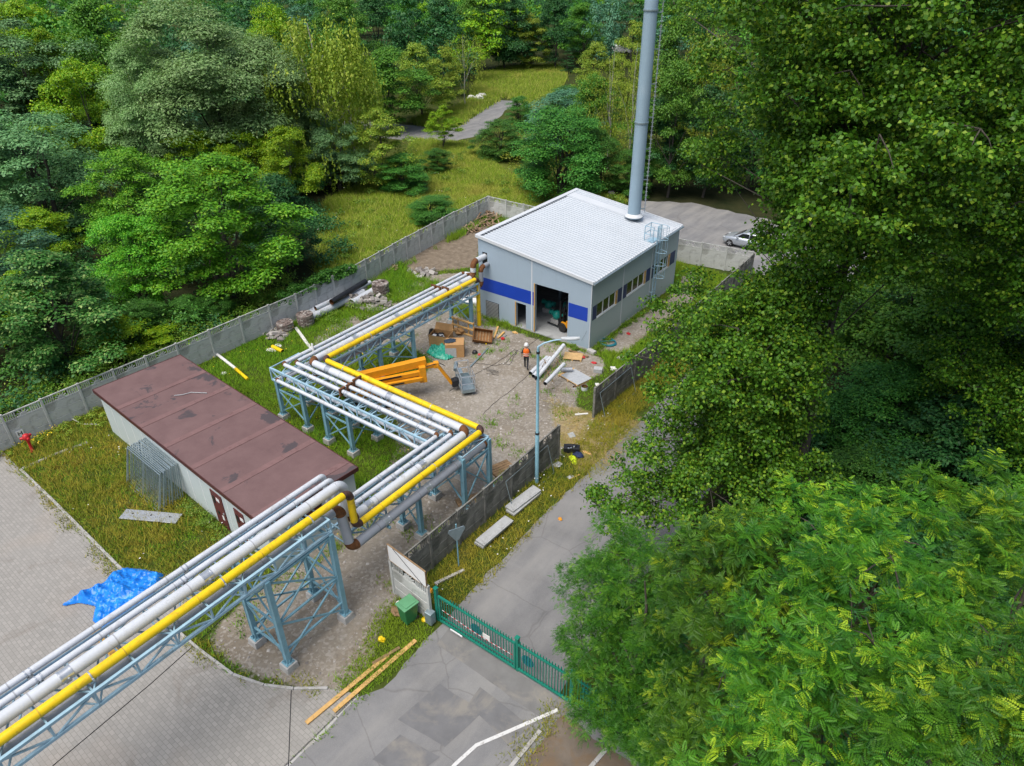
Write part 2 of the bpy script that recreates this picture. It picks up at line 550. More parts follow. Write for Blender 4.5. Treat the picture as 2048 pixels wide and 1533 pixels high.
M['g_lawn'] = blade_mat('lawn_blade', (0.083, 0.247, 0.007), (0.149, 0.345, 0.010), (0.253, 0.402, 0.018), (0.209, 0.322, 0.014))
M['g_plot'] = blade_mat('dry_lawn_blade', (0.126, 0.204, 0.011), (0.234, 0.275, 0.015), (0.420, 0.363, 0.050), (0.360, 0.314, 0.033), .35)
M['g_meadow'] = blade_mat('meadow_blade', (.15, .30, .015), (.30, .42, .024), (.50, .50, .13), (.46, .43, .08), .11, .12)
M['g_straw'] = blade_mat('straw_blade', (0.362, 0.275, 0.102), (0.493, 0.377, 0.145), (0.500, 0.464, 0.217), (0.232, 0.246, 0.043), .5)

# ------------------------------------------------------------------ ground
YARD = [(-16.23, 13.38), (-14.21, 9.15), (-17.14, 7.57), (-20.52, 7.21), (-21.07, 9.06), (-21.01, 11.27), (-21.26, 13.68), (-22.23, 16.79), (-22.03, 18.58), (-23.44, 20.93), (-25.04, 22.57), (-28.22, 23.29), (-28.84, 24.93), (-27.10, 27.12), (-27.89, 28.85), (-31.70, 29.64), (-33.10, 25.94), (-36.31, 25.50), (-37.18, 28.02), (-37.08, 31.52), (-38.09, 35.13), (-37.51, 39.12), (-35.17, 41.40), (-28.20, 34.84), (-20.53, 35.45), (-18.83, 35.45), (-18.15, 33.64), (-18.73, 32.50), (-18.32, 30.70), (-16.96, 29.08), (-15.89, 28.94), (-13.72, 29.60), (-14.04, 26.87), (-16.39, 27.12), (-15.68, 24.65), (-16.20, 21.36), (-16.39, 17.91), (-16.27, 15.59)]
MULCH = [(-40.23, 34.79), (-41.78, 40.05), (-42.49, 47.76), (-42.46, 54.21), (-39.77, 48.84), (-35.49, 42.45), (-38.19, 39.27)]
SIDE = [(-19.99, 35.83), (-20.10, 41.53), (-19.73, 46.39), (-20.89, 52.04), (-19.11, 51.43), (-18.01, 47.07), (-18.24, 40.97), (-18.39, 36.97)]
STRAW = [(-19.23, 29.38), (-16.04, 29.74), (-13.73, 30.79), (-13.09, 26.25), (-13.72, 24.32), (-16.69, 26.33)]
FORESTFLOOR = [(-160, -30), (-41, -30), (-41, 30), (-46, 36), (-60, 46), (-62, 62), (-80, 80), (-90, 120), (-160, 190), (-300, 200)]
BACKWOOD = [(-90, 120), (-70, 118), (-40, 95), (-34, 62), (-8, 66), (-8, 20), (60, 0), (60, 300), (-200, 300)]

MEADOW = [(-41.6, 31), (-41.0, 34), (-42.2, 41), (-43.1, 48), (-43.2, 53.8), (-34, 54), (-30, 56), (-33, 62), (-34, 66), (-50, 66), (-58, 72), (-64, 75), (-70, 72.5), (-66, 66), (-61, 58), (-60, 48), (-50, 38), (-44, 33)]
FARMEADOW = [(-83.99, 100.97), (-97.84, 121.08), (-99.23, 129.60), (-91.71, 139.34), (-82.89, 130.57), (-71.63, 109.02), (-70.23, 99.56), (-76.08, 103.41)]

def make_ground():
    x = np.concatenate([np.arange(-600, -62, 30.), np.arange(-62, 6, .25), np.arange(6, 420, 30.)])
    y = np.concatenate([np.arange(-120, -6, 12.), np.arange(-6, 66, .25), np.arange(66, 700, 20.)])
    X, Y = np.meshgrid(x, y, indexing='ij')
    nx, ny = X.shape
    P = np.stack([X.ravel(), Y.ravel()], 1)
    g = (inpoly(P, YARD) | inpoly(P, SIDE)).astype(np.float32)
    mu = inpoly(P, MULCH).astype(np.float32)
    dry = inpoly(P, STRAW).astype(np.float32)
    mead = (inpoly(P, MEADOW) | inpoly(P, FARMEADOW)).astype(np.float32)
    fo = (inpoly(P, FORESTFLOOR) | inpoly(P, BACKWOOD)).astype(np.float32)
    def blur(a, k):
        a = a.reshape(nx, ny)
        for _ in range(k):
            a[1:-1, 1:-1] = (a[1:-1, 1:-1] * 2 + a[:-2, 1:-1] + a[2:, 1:-1] + a[1:-1, :-2] + a[1:-1, 2:]) / 6
        return a.ravel()
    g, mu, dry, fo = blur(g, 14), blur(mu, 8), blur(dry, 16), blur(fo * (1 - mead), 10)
    rs = np.random.RandomState(3)
    Z = np.zeros(len(P))
    V = np.stack([P[:, 0], P[:, 1], Z], 1)
    i = np.arange(nx * ny).reshape(nx, ny)
    F = np.stack([i[:-1, :-1], i[1:, :-1], i[1:, 1:], i[:-1, 1:]], -1).reshape(-1, 4)
    m, nt, b, L = new_mat('ground_soil_and_grass')
    co = pos_co(nt)
    def att(n):
        a = nt.nodes.new('ShaderNodeAttribute'); a.attribute_name = n
        return a.outputs['Fac']
    brk = noise(nt, co, 1.1, 7, .7)
    brk2 = noise(nt, co, 6., 6, .75)
    def edge(a, k=1.5):
        t = mth(nt, 'ADD', a, mth(nt, 'MULTIPLY', mth(nt, 'SUBTRACT', mth(nt, 'ADD', mth(nt, 'MULTIPLY', brk, .6), mth(nt, 'MULTIPLY', brk2, .4)), .5), k))
        return ramp(nt, t, [(.42, (0, 0, 0)), (.58, (1, 1, 1))])
    grass = ramp(nt, noise(nt, co, .35, 6, .65), [(.3, (.035, .068, .008)), (.55, (.065, .10, .012)), (.75, (.13, .115, .035))])
    grass = mixc(nt, mth(nt, 'MULTIPLY', ramp(nt, noise(nt, co, 7, 6, .75), [(.4, (0, 0, 0)), (.65, (1, 1, 1))]), .7), grass, (.05, .052, .018))
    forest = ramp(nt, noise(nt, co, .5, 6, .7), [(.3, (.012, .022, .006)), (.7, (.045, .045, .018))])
    md = ramp(nt, noise(nt, co, .6, 7, .7), [(.3, (.14, .21, .025)), (.55, (.24, .29, .045)), (.75, (.34, .31, .08))])
    grass = mixc(nt, att('meadow'), grass, md)
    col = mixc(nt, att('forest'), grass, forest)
    gr = ramp(nt, noise(nt, co, .28, 8, .68, .4), [(.28, (.165, .145, .118)), (.5, (.248, .224, .188)), (.72, (.34, .318, .278))])
    gr = mixc(nt, mth(nt, 'MULTIPLY', ramp(nt, noise(nt, co, .16, 5, .6), [(.5, (0, 0, 0)), (.66, (1, 1, 1))]), .6), gr, (.20, .155, .10))
    v = nt.nodes.new('ShaderNodeTexVoronoi'); v.inputs['Scale'].default_value = 9
    L.new(co, v.inputs['Vector'])
    gr = mixc(nt, mth(nt, 'MULTIPLY', ramp(nt, v.outputs['Color'], [(.55, (0, 0, 0)), (.8, (1, 1, 1))]), .35), gr, (.47, .45, .42))
    gr = mixc(nt, mth(nt, 'MULTIPLY', ramp(nt, noise(nt, co, 7, 5, .7), [(.5, (0, 0, 0)), (.7, (1, 1, 1))]), .5), gr, (.14, .125, .105))
    col = mixc(nt, edge(att('gravel')), col, gr)
    ml = ramp(nt, noise(nt, co, 2.2, 8, .75), [(.3, (.11, .09, .068)), (.55, (.215, .175, .13)), (.75, (.33, .28, .22))])
    col = mixc(nt, edge(att('mulch'), .8), col, ml)
    st = ramp(nt, noise(nt, co, 5, 6, .7), [(.3, (.20, .15, .06)), (.7, (.42, .33, .17))])
    col = mixc(nt, mth(nt, 'MULTIPLY', edge(att('dry'), .9), .75), col, st)
    L.new(col, b.inputs['Base Color'])
    b.inputs['Roughness'].default_value = .95
    b.inputs['Specular IOR Level'].default_value = .15
    bump(nt, b, mth(nt, 'ADD', noise(nt, co, 6, 8, .7), mth(nt, 'MULTIPLY', noise(nt, co, .7, 4), 2.)), .55, .06)
    o = fastmesh('ground', V, F, m)
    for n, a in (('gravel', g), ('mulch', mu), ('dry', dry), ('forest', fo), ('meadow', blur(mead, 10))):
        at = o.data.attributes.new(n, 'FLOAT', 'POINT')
        at.data.foreach_set('value', a.astype(np.float32))
    return tag(o, kind='structure')
make_ground()

def paving_mat():
    m, nt, b, L = new_mat('interlocking_pavers')
    co = pos_co(nt)
    br = nt.nodes.new('ShaderNodeTexBrick')
    br.offset = .5
    for k, v in (('Scale', 1.0), ('Mortar Size', .009), ('Mortar Smooth', .3), ('Brick Width', .24), ('Row Height', .14), ('Bias', 0)):
        br.inputs[k].default_value = v
    br.inputs['Color1'].default_value = (.25, .245, .228, 1); br.inputs['Color2'].default_value = (.315, .305, .285, 1)
    br.inputs['Mortar'].default_value = (.165, .16, .147, 1)
    mp = nt.nodes.new('ShaderNodeMapping'); mp.inputs['Rotation'].default_value = (0, 0, R_(2))
    wob = nt.nodes.new('ShaderNodeVectorMath'); wob.operation = 'ADD'
    L.new(co, wob.inputs[0])
    nz = nt.nodes.new('ShaderNodeTexNoise'); nz.inputs['Scale'].default_value = .9; L.new(co, nz.inputs['Vector'])
    sc = nt.nodes.new('ShaderNodeVectorMath'); sc.operation = 'SCALE'; sc.inputs['Scale'].default_value = .05
    L.new(nz.outputs['Color'], sc.inputs[0]); L.new(sc.outputs[0], wob.inputs[1])
    L.new(wob.outputs[0], mp.inputs['Vector']); L.new(mp.outputs[0], br.inputs['Vector'])
    col = br.outputs['Color']
    col = mixc(nt, mth(nt, 'MULTIPLY', ramp(nt, noise(nt, co, .22, 7, .65), [(.35, (0, 0, 0)), (.7, (1, 1, 1))]), .45), col, (.32, .31, .29))
    col = mixc(nt, mth(nt, 'MULTIPLY', ramp(nt, noise(nt, co, .55, 6, .7, .8), [(.57, (0, 0, 0)), (.72, (1, 1, 1))]), .5), col, (.17, .145, .12))
    col = mixc(nt, mth(nt, 'MULTIPLY', ramp(nt, noise(nt, co, .13, 3, .6), [(.55, (0, 0, 0)), (.68, (1, 1, 1))]), .22), col, (.36, .27, .19))
    L.new(col, b.inputs['Base Color'])
    b.inputs['Roughness'].default_value = .85
    bump(nt, b, br.outputs['Fac'], -.25, .01)
    return m

def asphalt_mat(name, dust=.42):
    m, nt, b, L = new_mat(name)
    co = pos_co(nt)
    col = ramp(nt, noise(nt, co, .5, 8, .65, .3), [(.3, (.145, .149, .156)), (.55, (.195, .199, .205)), (.75, (.245, .247, .248))])
    # dusty tracks along the way the lorries go
    tr = noise(nt, vscale(nt, co, (1.1, .16, 1)), .9, 6, .6, .3)
    col = mixc(nt, mth(nt, 'MULTIPLY', ramp(nt, tr, [(.42, (0, 0, 0)), (.66, (1, 1, 1))]), dust), col, (.30, .295, .28))
    col = mixc(nt, mth(nt, 'MULTIPLY', ramp(nt, noise(nt, co, 55, 3, .7), [(.45, (0, 0, 0)), (.7, (1, 1, 1))]), .35), col, (.34, .33, .32))
    col = mixc(nt, mth(nt, 'MULTIPLY', ramp(nt, noise(nt, co, .75, 6, .7, 1.2), [(.66, (0, 0, 0)), (.76, (1, 1, 1))]), .3), col, (.085, .08, .075))
    v = nt.nodes.new('ShaderNodeTexVoronoi'); v.feature = 'DISTANCE_TO_EDGE'; v.inputs['Scale'].default_value = .35
    nz = nt.nodes.new('ShaderNodeTexNoise'); nz.inputs['Scale'].default_value = 1.5; nz.inputs['Detail'].default_value = 6; L.new(co, nz.inputs['Vector'])
    mv = mixc(nt, .22, co, nz.outputs['Color'], 'ADD'); L.new(mv, v.inputs['Vector'])
    cr = ramp(nt, v.outputs['Distance'], [(.0, (1, 1, 1)), (.012, (0, 0, 0))])
    col = mixc(nt, mth(nt, 'MULTIPLY', cr, .35), col, (.09, .085, .08))
    L.new(col, b.inputs['Base Color'])
    b.inputs['Roughness'].default_value = .9
    b.inputs['Specular IOR Level'].default_value = .2
    bump(nt, b, noise(nt, co, 60, 3), .25, .01)
    return m
M['paving'] = paving_mat()
M['asphalt'] = asphalt_mat('old_asphalt')
M['asphalt_patch'] = mat('asphalt_patch', (.155, .158, .165), .9, 0, .12, 1.5, (.235, .225, .205), .4, .6, .2, 60)
M['asphalt_apron'] = mat('gateway_asphalt', (.175, .175, .175), .9, 0, .14, 1.5, (.25, .235, .21), .35, .7, .2, 60)
M['stained'] = mat('stained_asphalt', (.15, .125, .10), .95, 0, .3, .9, (.165, .115, .07), .5, .6, .3, 20)
M['track'] = asphalt_mat('dirt_track', .7)
M['kerb'] = mat('kerb_concrete', (.40, .40, .39), .85, 0, .12, 3, (.28, .27, .24), .35, 2)
M['line'] = mat('worn_line_paint', (.62, .63, .63), .7, 0, .08, 4, (.36, .35, .34), .3, 7)

KY = lambda x: 8.0 - .055 * (x + 37.8)          # the kerb between paving and grass plot
pav = [(-75, -14), (-14.03, -14), (-14.03, 9.3), (-15.15, 8.8), (-16.1, 8.1), (-17.1, 7.55), (-18.4, 7.15), (-20.4, 7.05), (-22.1, 7.05), (-22.3, 8.6), (-24.3, 9.3), (-26.0, KY(-26)), (-37.8, 7.95), (-48, 8.6), (-75, 9.2)]
sheet('paved_yard', pav, .004, M['paving'])
sheet('asphalt_road', ragged([(-14.0, -14), (1, -14), (1, 13.6), (-8.2, 13.6), (-8.6, 40), (-9.5, 62), (-14.2, 62), (-13.9, 32), (-13.95, 21), (-13.8, 16), (-13.6, 11.8), (-13.5, 10.0), (-13.97, 9.2)], .6, .09, 4), .008, M['asphalt'])
sheet('asphalt_apron', ragged([(-13.2, 12.55), (-7.3, 12.35), (-7.2, 13.35), (-13.3, 13.45)], .5, .03, 5), .012, M['asphalt_apron'])
for pl, sd in (([(-11.95, 11.34), (-9.99, 11.37), (-10.22, 9.63), (-12.21, 9.41)], 1), ([(-10.68, 12.09), (-8.32, 11.90), (-8.57, 10.94), (-10.60, 11.29)], 2), ([(-11.75, 9.06), (-10.12, 9.27), (-10.41, 8.14), (-11.88, 7.89)], 3)):
    sheet('asphalt_patch', ragged(pl, .6, .03, sd), .012 + .003 * sd, M['asphalt_patch'])
sheet('stained_strip', ragged([(-7.75, -8), (-3, -8), (-3, 12.9), (-7.7, 12.9)], .6, .1, 6), .016, M['stained'])
sheet('rear_yard', ragged([(-33, 66), (-28, 68.5), (-20, 68), (-9.5, 66), (-9.5, 54.5), (-26, 54.0), (-31, 57), (-33, 62)], 1, .35, 7), .006, M['track'])
sheet('back_track', ragged([(-90, 66), (-78, 70), (-69, 72.5), (-65.3, 74.5), (-65.0, 80), (-68, 87), (-72, 95), (-73, 103), (-79.0, 101.5), (-77.5, 96), (-73.0, 87), (-71.8, 80.5), (-75.5, 79.5), (-80, 78.5), (-92, 75)], 1.5, .3, 8), .006, M['track'])
# tyre-worn concrete edge between paving and asphalt
def kerb(name, pts, w=.12, h=.10, lab=None):
    b = MB()
    for p, q in zip(pts[:-1], pts[1:]):
        L = math.dist(p, q); k = max(1, round(L))
        for i in range(k):
            a = [p[j] + (q[j] - p[j]) * (i + .012) / k for j in (0, 1)]; e = [p[j] + (q[j] - p[j]) * (i + .988) / k for j in (0, 1)]
            b.bar((a[0], a[1], h / 2 - .02), (e[0], e[1], h / 2 - .02), w, h + .04)
    return tag(b.build(name, M['kerb'], bevel=.012), kind='structure')
kerb('kerb', [(-37.8, 7.95), (-33.5, KY(-33.5)), (-29.4, KY(-29.4)), (-26.2, KY(-26.2))])
kerb('kerb', [(-22.2, 7.0), (-20.4, 7.0), (-18.4, 7.1), (-17.1, 7.5), (-16.1, 8.05), (-15.1, 8.8)], .10, .08)
kerb('kerb', [(-14.0, -12), (-14.0, 9.25)], .22, .004)
kerb('kerb', [(-37.85, 8.05), (-37.75, 9.6), (-37.4, 11.2)], .22, .03)
kerb('kerb', [(-8.05, 9.6), (-7.95, 12.0)], .14, .07)
kerb('kerb', [(-6.0, 11.2), (-5.75, 13.1)], .14, .07)
def strip(pts, w, z, m, name):
    N = []
    for i in range(len(pts)):
        p, q = pts[max(i - 1, 0)], pts[min(i + 1, len(pts) - 1)]
        N.append(Vector((-(q[1] - p[1]), q[0] - p[0])).normalized() * w / 2)
    V = [(p[0] + s * n.x, p[1] + s * n.y, z) for p, n in zip(pts, N) for s in (1, -1)]
    o = MB().add(V, [(2 * i, 2 * i + 1, 2 * i + 3, 2 * i + 2) for i in range(len(pts) - 1)]).build(name, m)
    if o.data.polygons[0].normal.z < 0: o.data.flip_normals()
    return tag(o, kind='structure')
strip([(-9.6, 8.6), (-9.55, 9.4), (-9.4, 10.3), (-8.95, 11.1), (-7.9, 13.0)], .13, .026, M['line'], 'road_marking')

# ------------------------------------------------------------------ boiler house
BX0, BX1, BY0, BY1 = -29.55, -20.43, 35.77, 48.40
ZT = lambda x: 5.95 + (x - BX0) / (BX1 - BX0) * (4.84 - 5.95)      # top of wall under the lean-to roof
bh = thing('boiler_house', 'pale blue grey metal-clad hall with a white lean-to roof and blue bands', 'building', (BX0 / 2 + BX1 / 2, BY0, 0))
TH = .18
def strip_wall(b, x0, x1, z0, z1, y0, y1, mi=0):
    """piece of the front or back wall; z1 None = up to the roof slope"""
    za, zb = (ZT(x0), ZT(x1)) if z1 is None else (z1, z1)
    V = [(x0, y0, z0), (x1, y0, z0), (x1, y1, z0), (x0, y1, z0), (x0, y0, za), (x1, y0, zb), (x1, y1, zb), (x0, y1, za)]
    b.add(V, [(3, 2, 1, 0), (4, 5, 6, 7), (0, 1, 5, 4), (1, 2, 6, 5), (2, 3, 7, 6), (3, 0, 4, 7)], mi)
f = MB()
for x0, x1, z0, z1 in ((BX0, -29.22, .12, None), (-29.22, -28.78, .12, 3.88), (-29.22, -28.78, 4.93, None), (-28.78, -26.36, .12, None), (-26.36, -25.52, 1.90, None), (-25.52, -24.78, .12, None), (-24.78, -22.15, 3.68, None), (-22.15, BX1, .12, None)):
    strip_wall(f, x0, x1, z0, z1, BY0, BY0 + TH)
f.build('wall', M['wall_front'], bh, label='front wall with door openings and a blue band')
k = MB(); strip_wall(k, BX0, BX1, .12, None, BY1 - TH, BY1); k.build('wall', M['wall_front'], bh)
k = MB().bx(BX0, BX0 + TH, BY0 + TH, BY1 - TH, .12, 5.93); k.build('wall', M['wall_side'], bh)
WIN = [(36.52, 39.22), (40.55, 43.32), (44.62, 47.16)]
s_ = MB()
y = BY0 + TH
s_.bx(BX1 - TH, BX1, y, BY1 - TH, .12, 2.10)
s_.bx(BX1 - TH, BX1, y, BY1 - TH, 3.10, 4.84)
for a, e in WIN + [(BY1 - TH, 0)]:
    s_.bx(BX1 - TH, BX1, y, a, 2.10, 3.10); y = e
s_.build('wall', M['wall_side'], bh, label='side wall with three window strips')
pl = MB()
for x0, x1 in ((BX0 - .02, -26.40), (-25.48, -24.82), (-22.11, BX1 + .02)): pl.bx(x0, x1, BY0 - .02, BY0 + TH, -.05, .12)
pl.bx(BX1 - TH, BX1 + .02, BY0 + TH, BY1, -.05, .12); pl.bx(BX0 - .02, BX0 + TH, BY0 + TH, BY1, -.05, .12)
pl.build('plinth', M['cast'], bh)
MB().bx(BX0 + TH, BX1 - TH, BY0 + .005, BY1 - TH, .0, .065).build('floor', M['int_floor'], bh)
lin = MB()
lin.bx(BX0 + TH + .004, BX0 + TH + .03, BY0 + TH, BY1 - TH, .07, 5.6); lin.bx(BX0 + TH + .04, BX1 - TH - .004, BY1 - TH - .03, BY1 - TH - .004, .07, 4.7)
lin.build('inner_lining', M['dark_room'], bh)
# ribbed roof: ribs run down the slope
rx0, rx1, ry0, ry1 = BX0 - .12, BX1 + .14, BY0 - .10, BY1 + .14
RZ = lambda x: 6.05 + (x - rx0) / (rx1 - rx0) * (4.90 - 6.05)
rb = MB()
ys = []
y = ry0
pitch = .31
while y < ry1 - .02:
    flat = (ry1 - 1.95 < y < ry1 - .80)
    for dy, h in ((0, 0), (.17, 0), (.20, .032), (.28, .032)):
        if y + dy < ry1: ys.append((y + dy, 0 if flat else h))
    y += pitch
ys.append((ry1, 0))
n = len(ys)
V = [(x, yy, RZ(x) + h) for x in (rx0, rx1) for yy, h in ys]
rb.add(V, [(i, n + i, n + i + 1, i + 1) for i in range(n - 1)])
V = [(x, yy, RZ(x) - .10) for x in (rx0, rx1) for yy in (ry0, ry1)]
rb.add(V, [(0, 1, 3, 2)])
rb.build('roof', M['steel_roof'], bh)
fl = MB()
def sl(x0, x1, y0, y1, t0, t1):
    fl.add([(x0, y0, RZ(x0) + t0), (x1, y0, RZ(x1) + t0), (x1, y1, RZ(x1) + t0), (x0, y1, RZ(x0) + t0), (x0, y0, RZ(x0) + t1), (x1, y0, RZ(x1) + t1), (x1, y1, RZ(x1) + t1), (x0, y1, RZ(x0) + t1)],
           [(3, 2, 1, 0), (4, 5, 6, 7), (0, 1, 5, 4), (1, 2, 6, 5), (2, 3, 7, 6), (3, 0, 4, 7)])
sl(rx0 - .02, rx1, ry0 - .03, ry0 + .10, -.14, .06); sl(rx0 - .02, rx1, ry1 - .10, ry1 + .03, -.14, .06)
sl(rx0 - .02, rx0 + .28, ry0 + .105, ry1 - .105, -.14, .065); sl(rx1 - .10, rx1 + .02, ry0 + .105, ry1 - .105, -.14, .005)
sl(rx0 + .3, rx1 - .12, ry1 - 1.9, ry1 - .85, .004, .03)
fl.build('roof_flashing', M['flash'], bh)
dk = MB()
dk.bx(rx0 + .30, rx0 + .42, ry0 + .15, ry1 - 1.95, RZ(rx0 + .3) - .02, RZ(rx0 + .3) + .025)
dk.build('ridge_filler', M['black'], bh)
gt = MB()
gt.tube([(rx1 + .06, ry0, RZ(rx1) - .11), (rx1 + .06, ry1, RZ(rx1) - .11)], .065, 10)
gt.build('gutter', M['galv'], bh)
# blue bands, proud of the panels
for x0, x1 in ((BX0 + .05, -25.10), (-24.98, -24.84), (-22.12, -20.66)): MB().bx(x0, x1, BY0 - .006, BY0 + .01, 2.06, 3.04).build('blue_band', M['blue'], bh)
for y0, y1 in ((35.99, 36.49), (39.28, 39.84), (40.02, 40.52), (43.38, 44.0), (44.26, 44.59), (47.22, 48.05)): MB().bx(BX1 - .01, BX1 + .006, y0, y1, 2.10, 3.10).build('blue_band', M['navy'], bh, label='dark blue panel beside the side windows')
for q in ((-25.085, -25.0, BY0 - .012, BY0 + .01, .12, ZT(-25.04) - .03), (BX1 - .03, BX1 + .014, BY0 - .014, BY0 + .05, .12, 4.80), (BX1 - .01, BX1 + .012, 39.87, 39.99, .12, 4.80), (BX1 - .01, BX1 + .012, 44.06, 44.18, .12, 4.80)):
    MB().bx(*q).build('corner_trim', M['flash'], bh)
for a, e in WIN:
    fr = MB()
    X = BX1 - .07
    fr.bx(X - .03, X + .03, a, e - .20, 2.10, 2.15); fr.bx(X - .03, X + .03, a, e - .20, 3.05, 3.10)
    for j in range(4):
        yj = a + (e - .28 - a) * j / 3
        fr.bx(X - .028, X + .032, yj, yj + .07, 2.15, 3.05)
    w = fr.build('window', M['white'], bh)
    MB().bx(X - .012, X + .004, a + .02, e - .20, 2.12, 3.08).build('pane', M['glassdark'], w)
    MB().bx(BX1 - .10, BX1 + .016, a, e, 2.03, 2.096).build('sill', M['offwhite'], w)
    MB().bx(BX1 - .15, BX1 + .012, e - .19, e - .003, 2.10, 3.10).build('timber_jamb', M['timber'], w)
dj = MB()
dj.bx(-24.86, -24.78, BY0 - .03, BY0 + .02, .12, 3.70)
dj.build('door_frame', M['timber'], bh, label='timber jamb of the large doorway')
dj = MB(); dj.bx(-26.44, -26.36, BY0 - .03, BY0 + .03, .12, 1.94)
dj.build('door_frame', M['timber'], bh, label='timber jamb of the small doorway')
lv = MB().bx(-29.03, -27.86, BY0 - .02, BY0 + .0, .14, 1.34, 1)
for i in range(11): lv.bar((-29.0, BY0 - .035, .20 + i * .108), (-27.89, BY0 - .035, .20 + i * .108), .03, .055, 0, (0, 0, 1))
lv.build('louvre', [M['alu'], M['black']], bh)
hb = MB().bx(-29.21, -28.79, BY0 + .05, BY0 + .16, 3.89, 4.92); hb.build('pipe_opening', M['black'], bh)
dp = MB().tube([(-21.0, BY0 - .05, .6), (-20.62, BY0 - .05, 1.45)], .006, 5); dp.build('wire', M['black'], bh)
# roof-access ladder with cage
ld = MB()
lx, ly = BX1 + .24, 44.35
for d in (-.22, .22): ld.bar((lx, ly + d, .25), (lx, ly + d, 6.15), .06, .06)
for i in range(20): ld.cyl((lx, ly - .22, .5 + i * .28), (lx, ly + .22, .5 + i * .28), .014, 6)
for zz in (1.1, 3.0, 4.6):
    for d in (-.22, .22): ld.bar((BX1, ly + d, zz), (lx, ly + d, zz), .05, .03)
lad = ld.build('ladder', M['steel'], bh)
cg = MB()
hoop = lambda z: [(lx + .02 + .68 * math.sin(t), ly + .36 * -math.cos(t), z) for t in [math.pi * i / 10 for i in range(11)]]
for zz in (2.35, 3.3, 4.25, 5.2, 6.1): cg.tube(hoop(zz), .02, 6)
for i in (0, 2, 5, 8, 10):
    p = hoop(0)[i]; cg.bar((p[0], p[1], 2.35), (p[0], p[1], 6.12), .035, .015)
cg.build('safety_cage', M['steel'], lad)
pf = MB()
pf.box((BX1 - .32, ly, 4.97), (.75, .95, .05))
for px in (-.66, .02):
    for d in (-.46, .46): pf.bar((BX1 + px, ly + d, 4.95), (BX1 + px, ly + d, 6.05), .045)
for zz in (5.5, 6.03):
    for d in (-.46, .46): pf.bar((BX1 - .66, ly + d, zz), (BX1 + .02, ly + d, zz), .04)
    pf.bar((BX1 - .66, ly - .46, zz), (BX1 - .66, ly + .46, zz), .04)
pf.build('roof_landing', M['steel'], lad)
# ------------------------------------------------------------------ chimney
CH = (-23.4, 46.6)
M['chim'] = mat('chimney_paint', (.30, .42, .51), .4, .05, .06, .4, (.36, .47, .55), .3, .25)
ch = thing('chimney', 'tall slim grey steel chimney rising through the white roof', 'chimney', (*CH, 5.5))
b = MB()
b.lathe([(.47, -.1), (.455, 6.6), (.44, 13.6), (.43, 21.0), (.0, 21.0)], (*CH, 5.5), 28)
sh = b.build('shaft', M['chim'], ch)
b = MB()
for z in (6.72, 13.65): b.lathe([(.44, -.05), (.50, -.05), (.50, .05), (.44, .05)], (*CH, 5.5 + z), 28, 0, False)
b.build('flange', M['galv'], ch)
MB().lathe([(.46, .0), (.72, .0), (.66, .05), (.48, .22)], (*CH, 5.56), 24).build('flashing_collar', M['flash'], ch)
ux, uy = .80, .60
lc = (CH[0] + .76 * ux, CH[1] + .76 * uy)
b = MB()
b.bar((*lc, 5.75), (*lc, 24.2), .05, .06)
for i in range(64):
    z = 5.95 + i * .285
    b.cyl((lc[0] - .17 * uy, lc[1] + .17 * ux, z), (lc[0] + .17 * uy, lc[1] - .17 * ux, z), .012, 6)
    b.cyl((lc[0] - .1 * ux, lc[1] - .1 * uy, z), (lc[0] + .1 * ux, lc[1] + .1 * uy, z), .012, 6)
cl = b.build('ladder', M['zinc'], ch)
b = MB()
for i in range(9): b.box((CH[0] + .58 * ux, CH[1] + .58 * uy, 6.1 + i * 2.15), (.34, .07, .06), math.atan2(uy, ux))
b.build('bracket', M['galv'], cl)

# ------------------------------------------------------------------ inside the hall
fk = thing('forklift', 'orange and black forklift standing inside the large doorway', 'forklift', (-22.75, 37.35, .065), R_(172))
L2 = lambda x, y, z: (x, y, z)
b = MB()
b.box((-.35, 0, .62), (1.1, .95, .55)); b.box((-.95, 0, .72), (.45, 1.0, .85), taper=.92); b.box((.25, .42, .55), (.7, .16, .35)); b.box((.25, -.42, .55), (.7, .16, .35))
b.build('body', M['orange'], fk, .05, world=False)
b = MB()
for s in (-.33, .33): b.box((.78, s, 1.15), (.12, .09, 2.1))
for z in (.3, 1.2, 2.1): b.box((.78, 0, z), (.10, .62, .1))
b.box((.9, 0, .35), (.06, .9, .1)); b.box((.9, 0, .75), (.06, .9, .1))
b.build('mast', M['black'], fk, world=False)
for s in (-.3, .3):
    MB().box((1.45, s, .14), (1.1, .11, .04)).box((.93, s, .42), (.05, .11, .6)).build('fork', M['black'], fk, world=False)
b = MB()
for sx in (-.75, .45):
    for s in (-.42, .42): b.bar((sx, s, .9), (sx + (.12 if sx < 0 else -.1), s, 2.05), .06)
for i in range(6): b.bar((-.62 + i * .19, -.44, 2.06), (-.62 + i * .19, .44, 2.06), .05, .03)
b.build('overhead_guard', M['black'], fk, world=False)
b = MB().box((-.3, 0, 1.0), (.5, .5, .14)).box((-.55, 0, 1.3), (.12, .48, .55)); b.build('seat', M['black'], fk, .03, world=False)
for sx, r in ((.42, .33), (-.75, .26)):
    for s in (-.5, .5):
        b = MB().tube([(sx, s - .11, r), (sx, s - .09, r), (sx, s + .09, r), (sx, s + .11, r)], [r * .9, r, r, r * .9], 18)
        w = b.build('wheel', M['rubber'], fk, world=False)
        MB().cyl((sx, s - .115, r), (sx, s + .115, r), r * .5, 14).build('rim', M['black'], w, world=False)
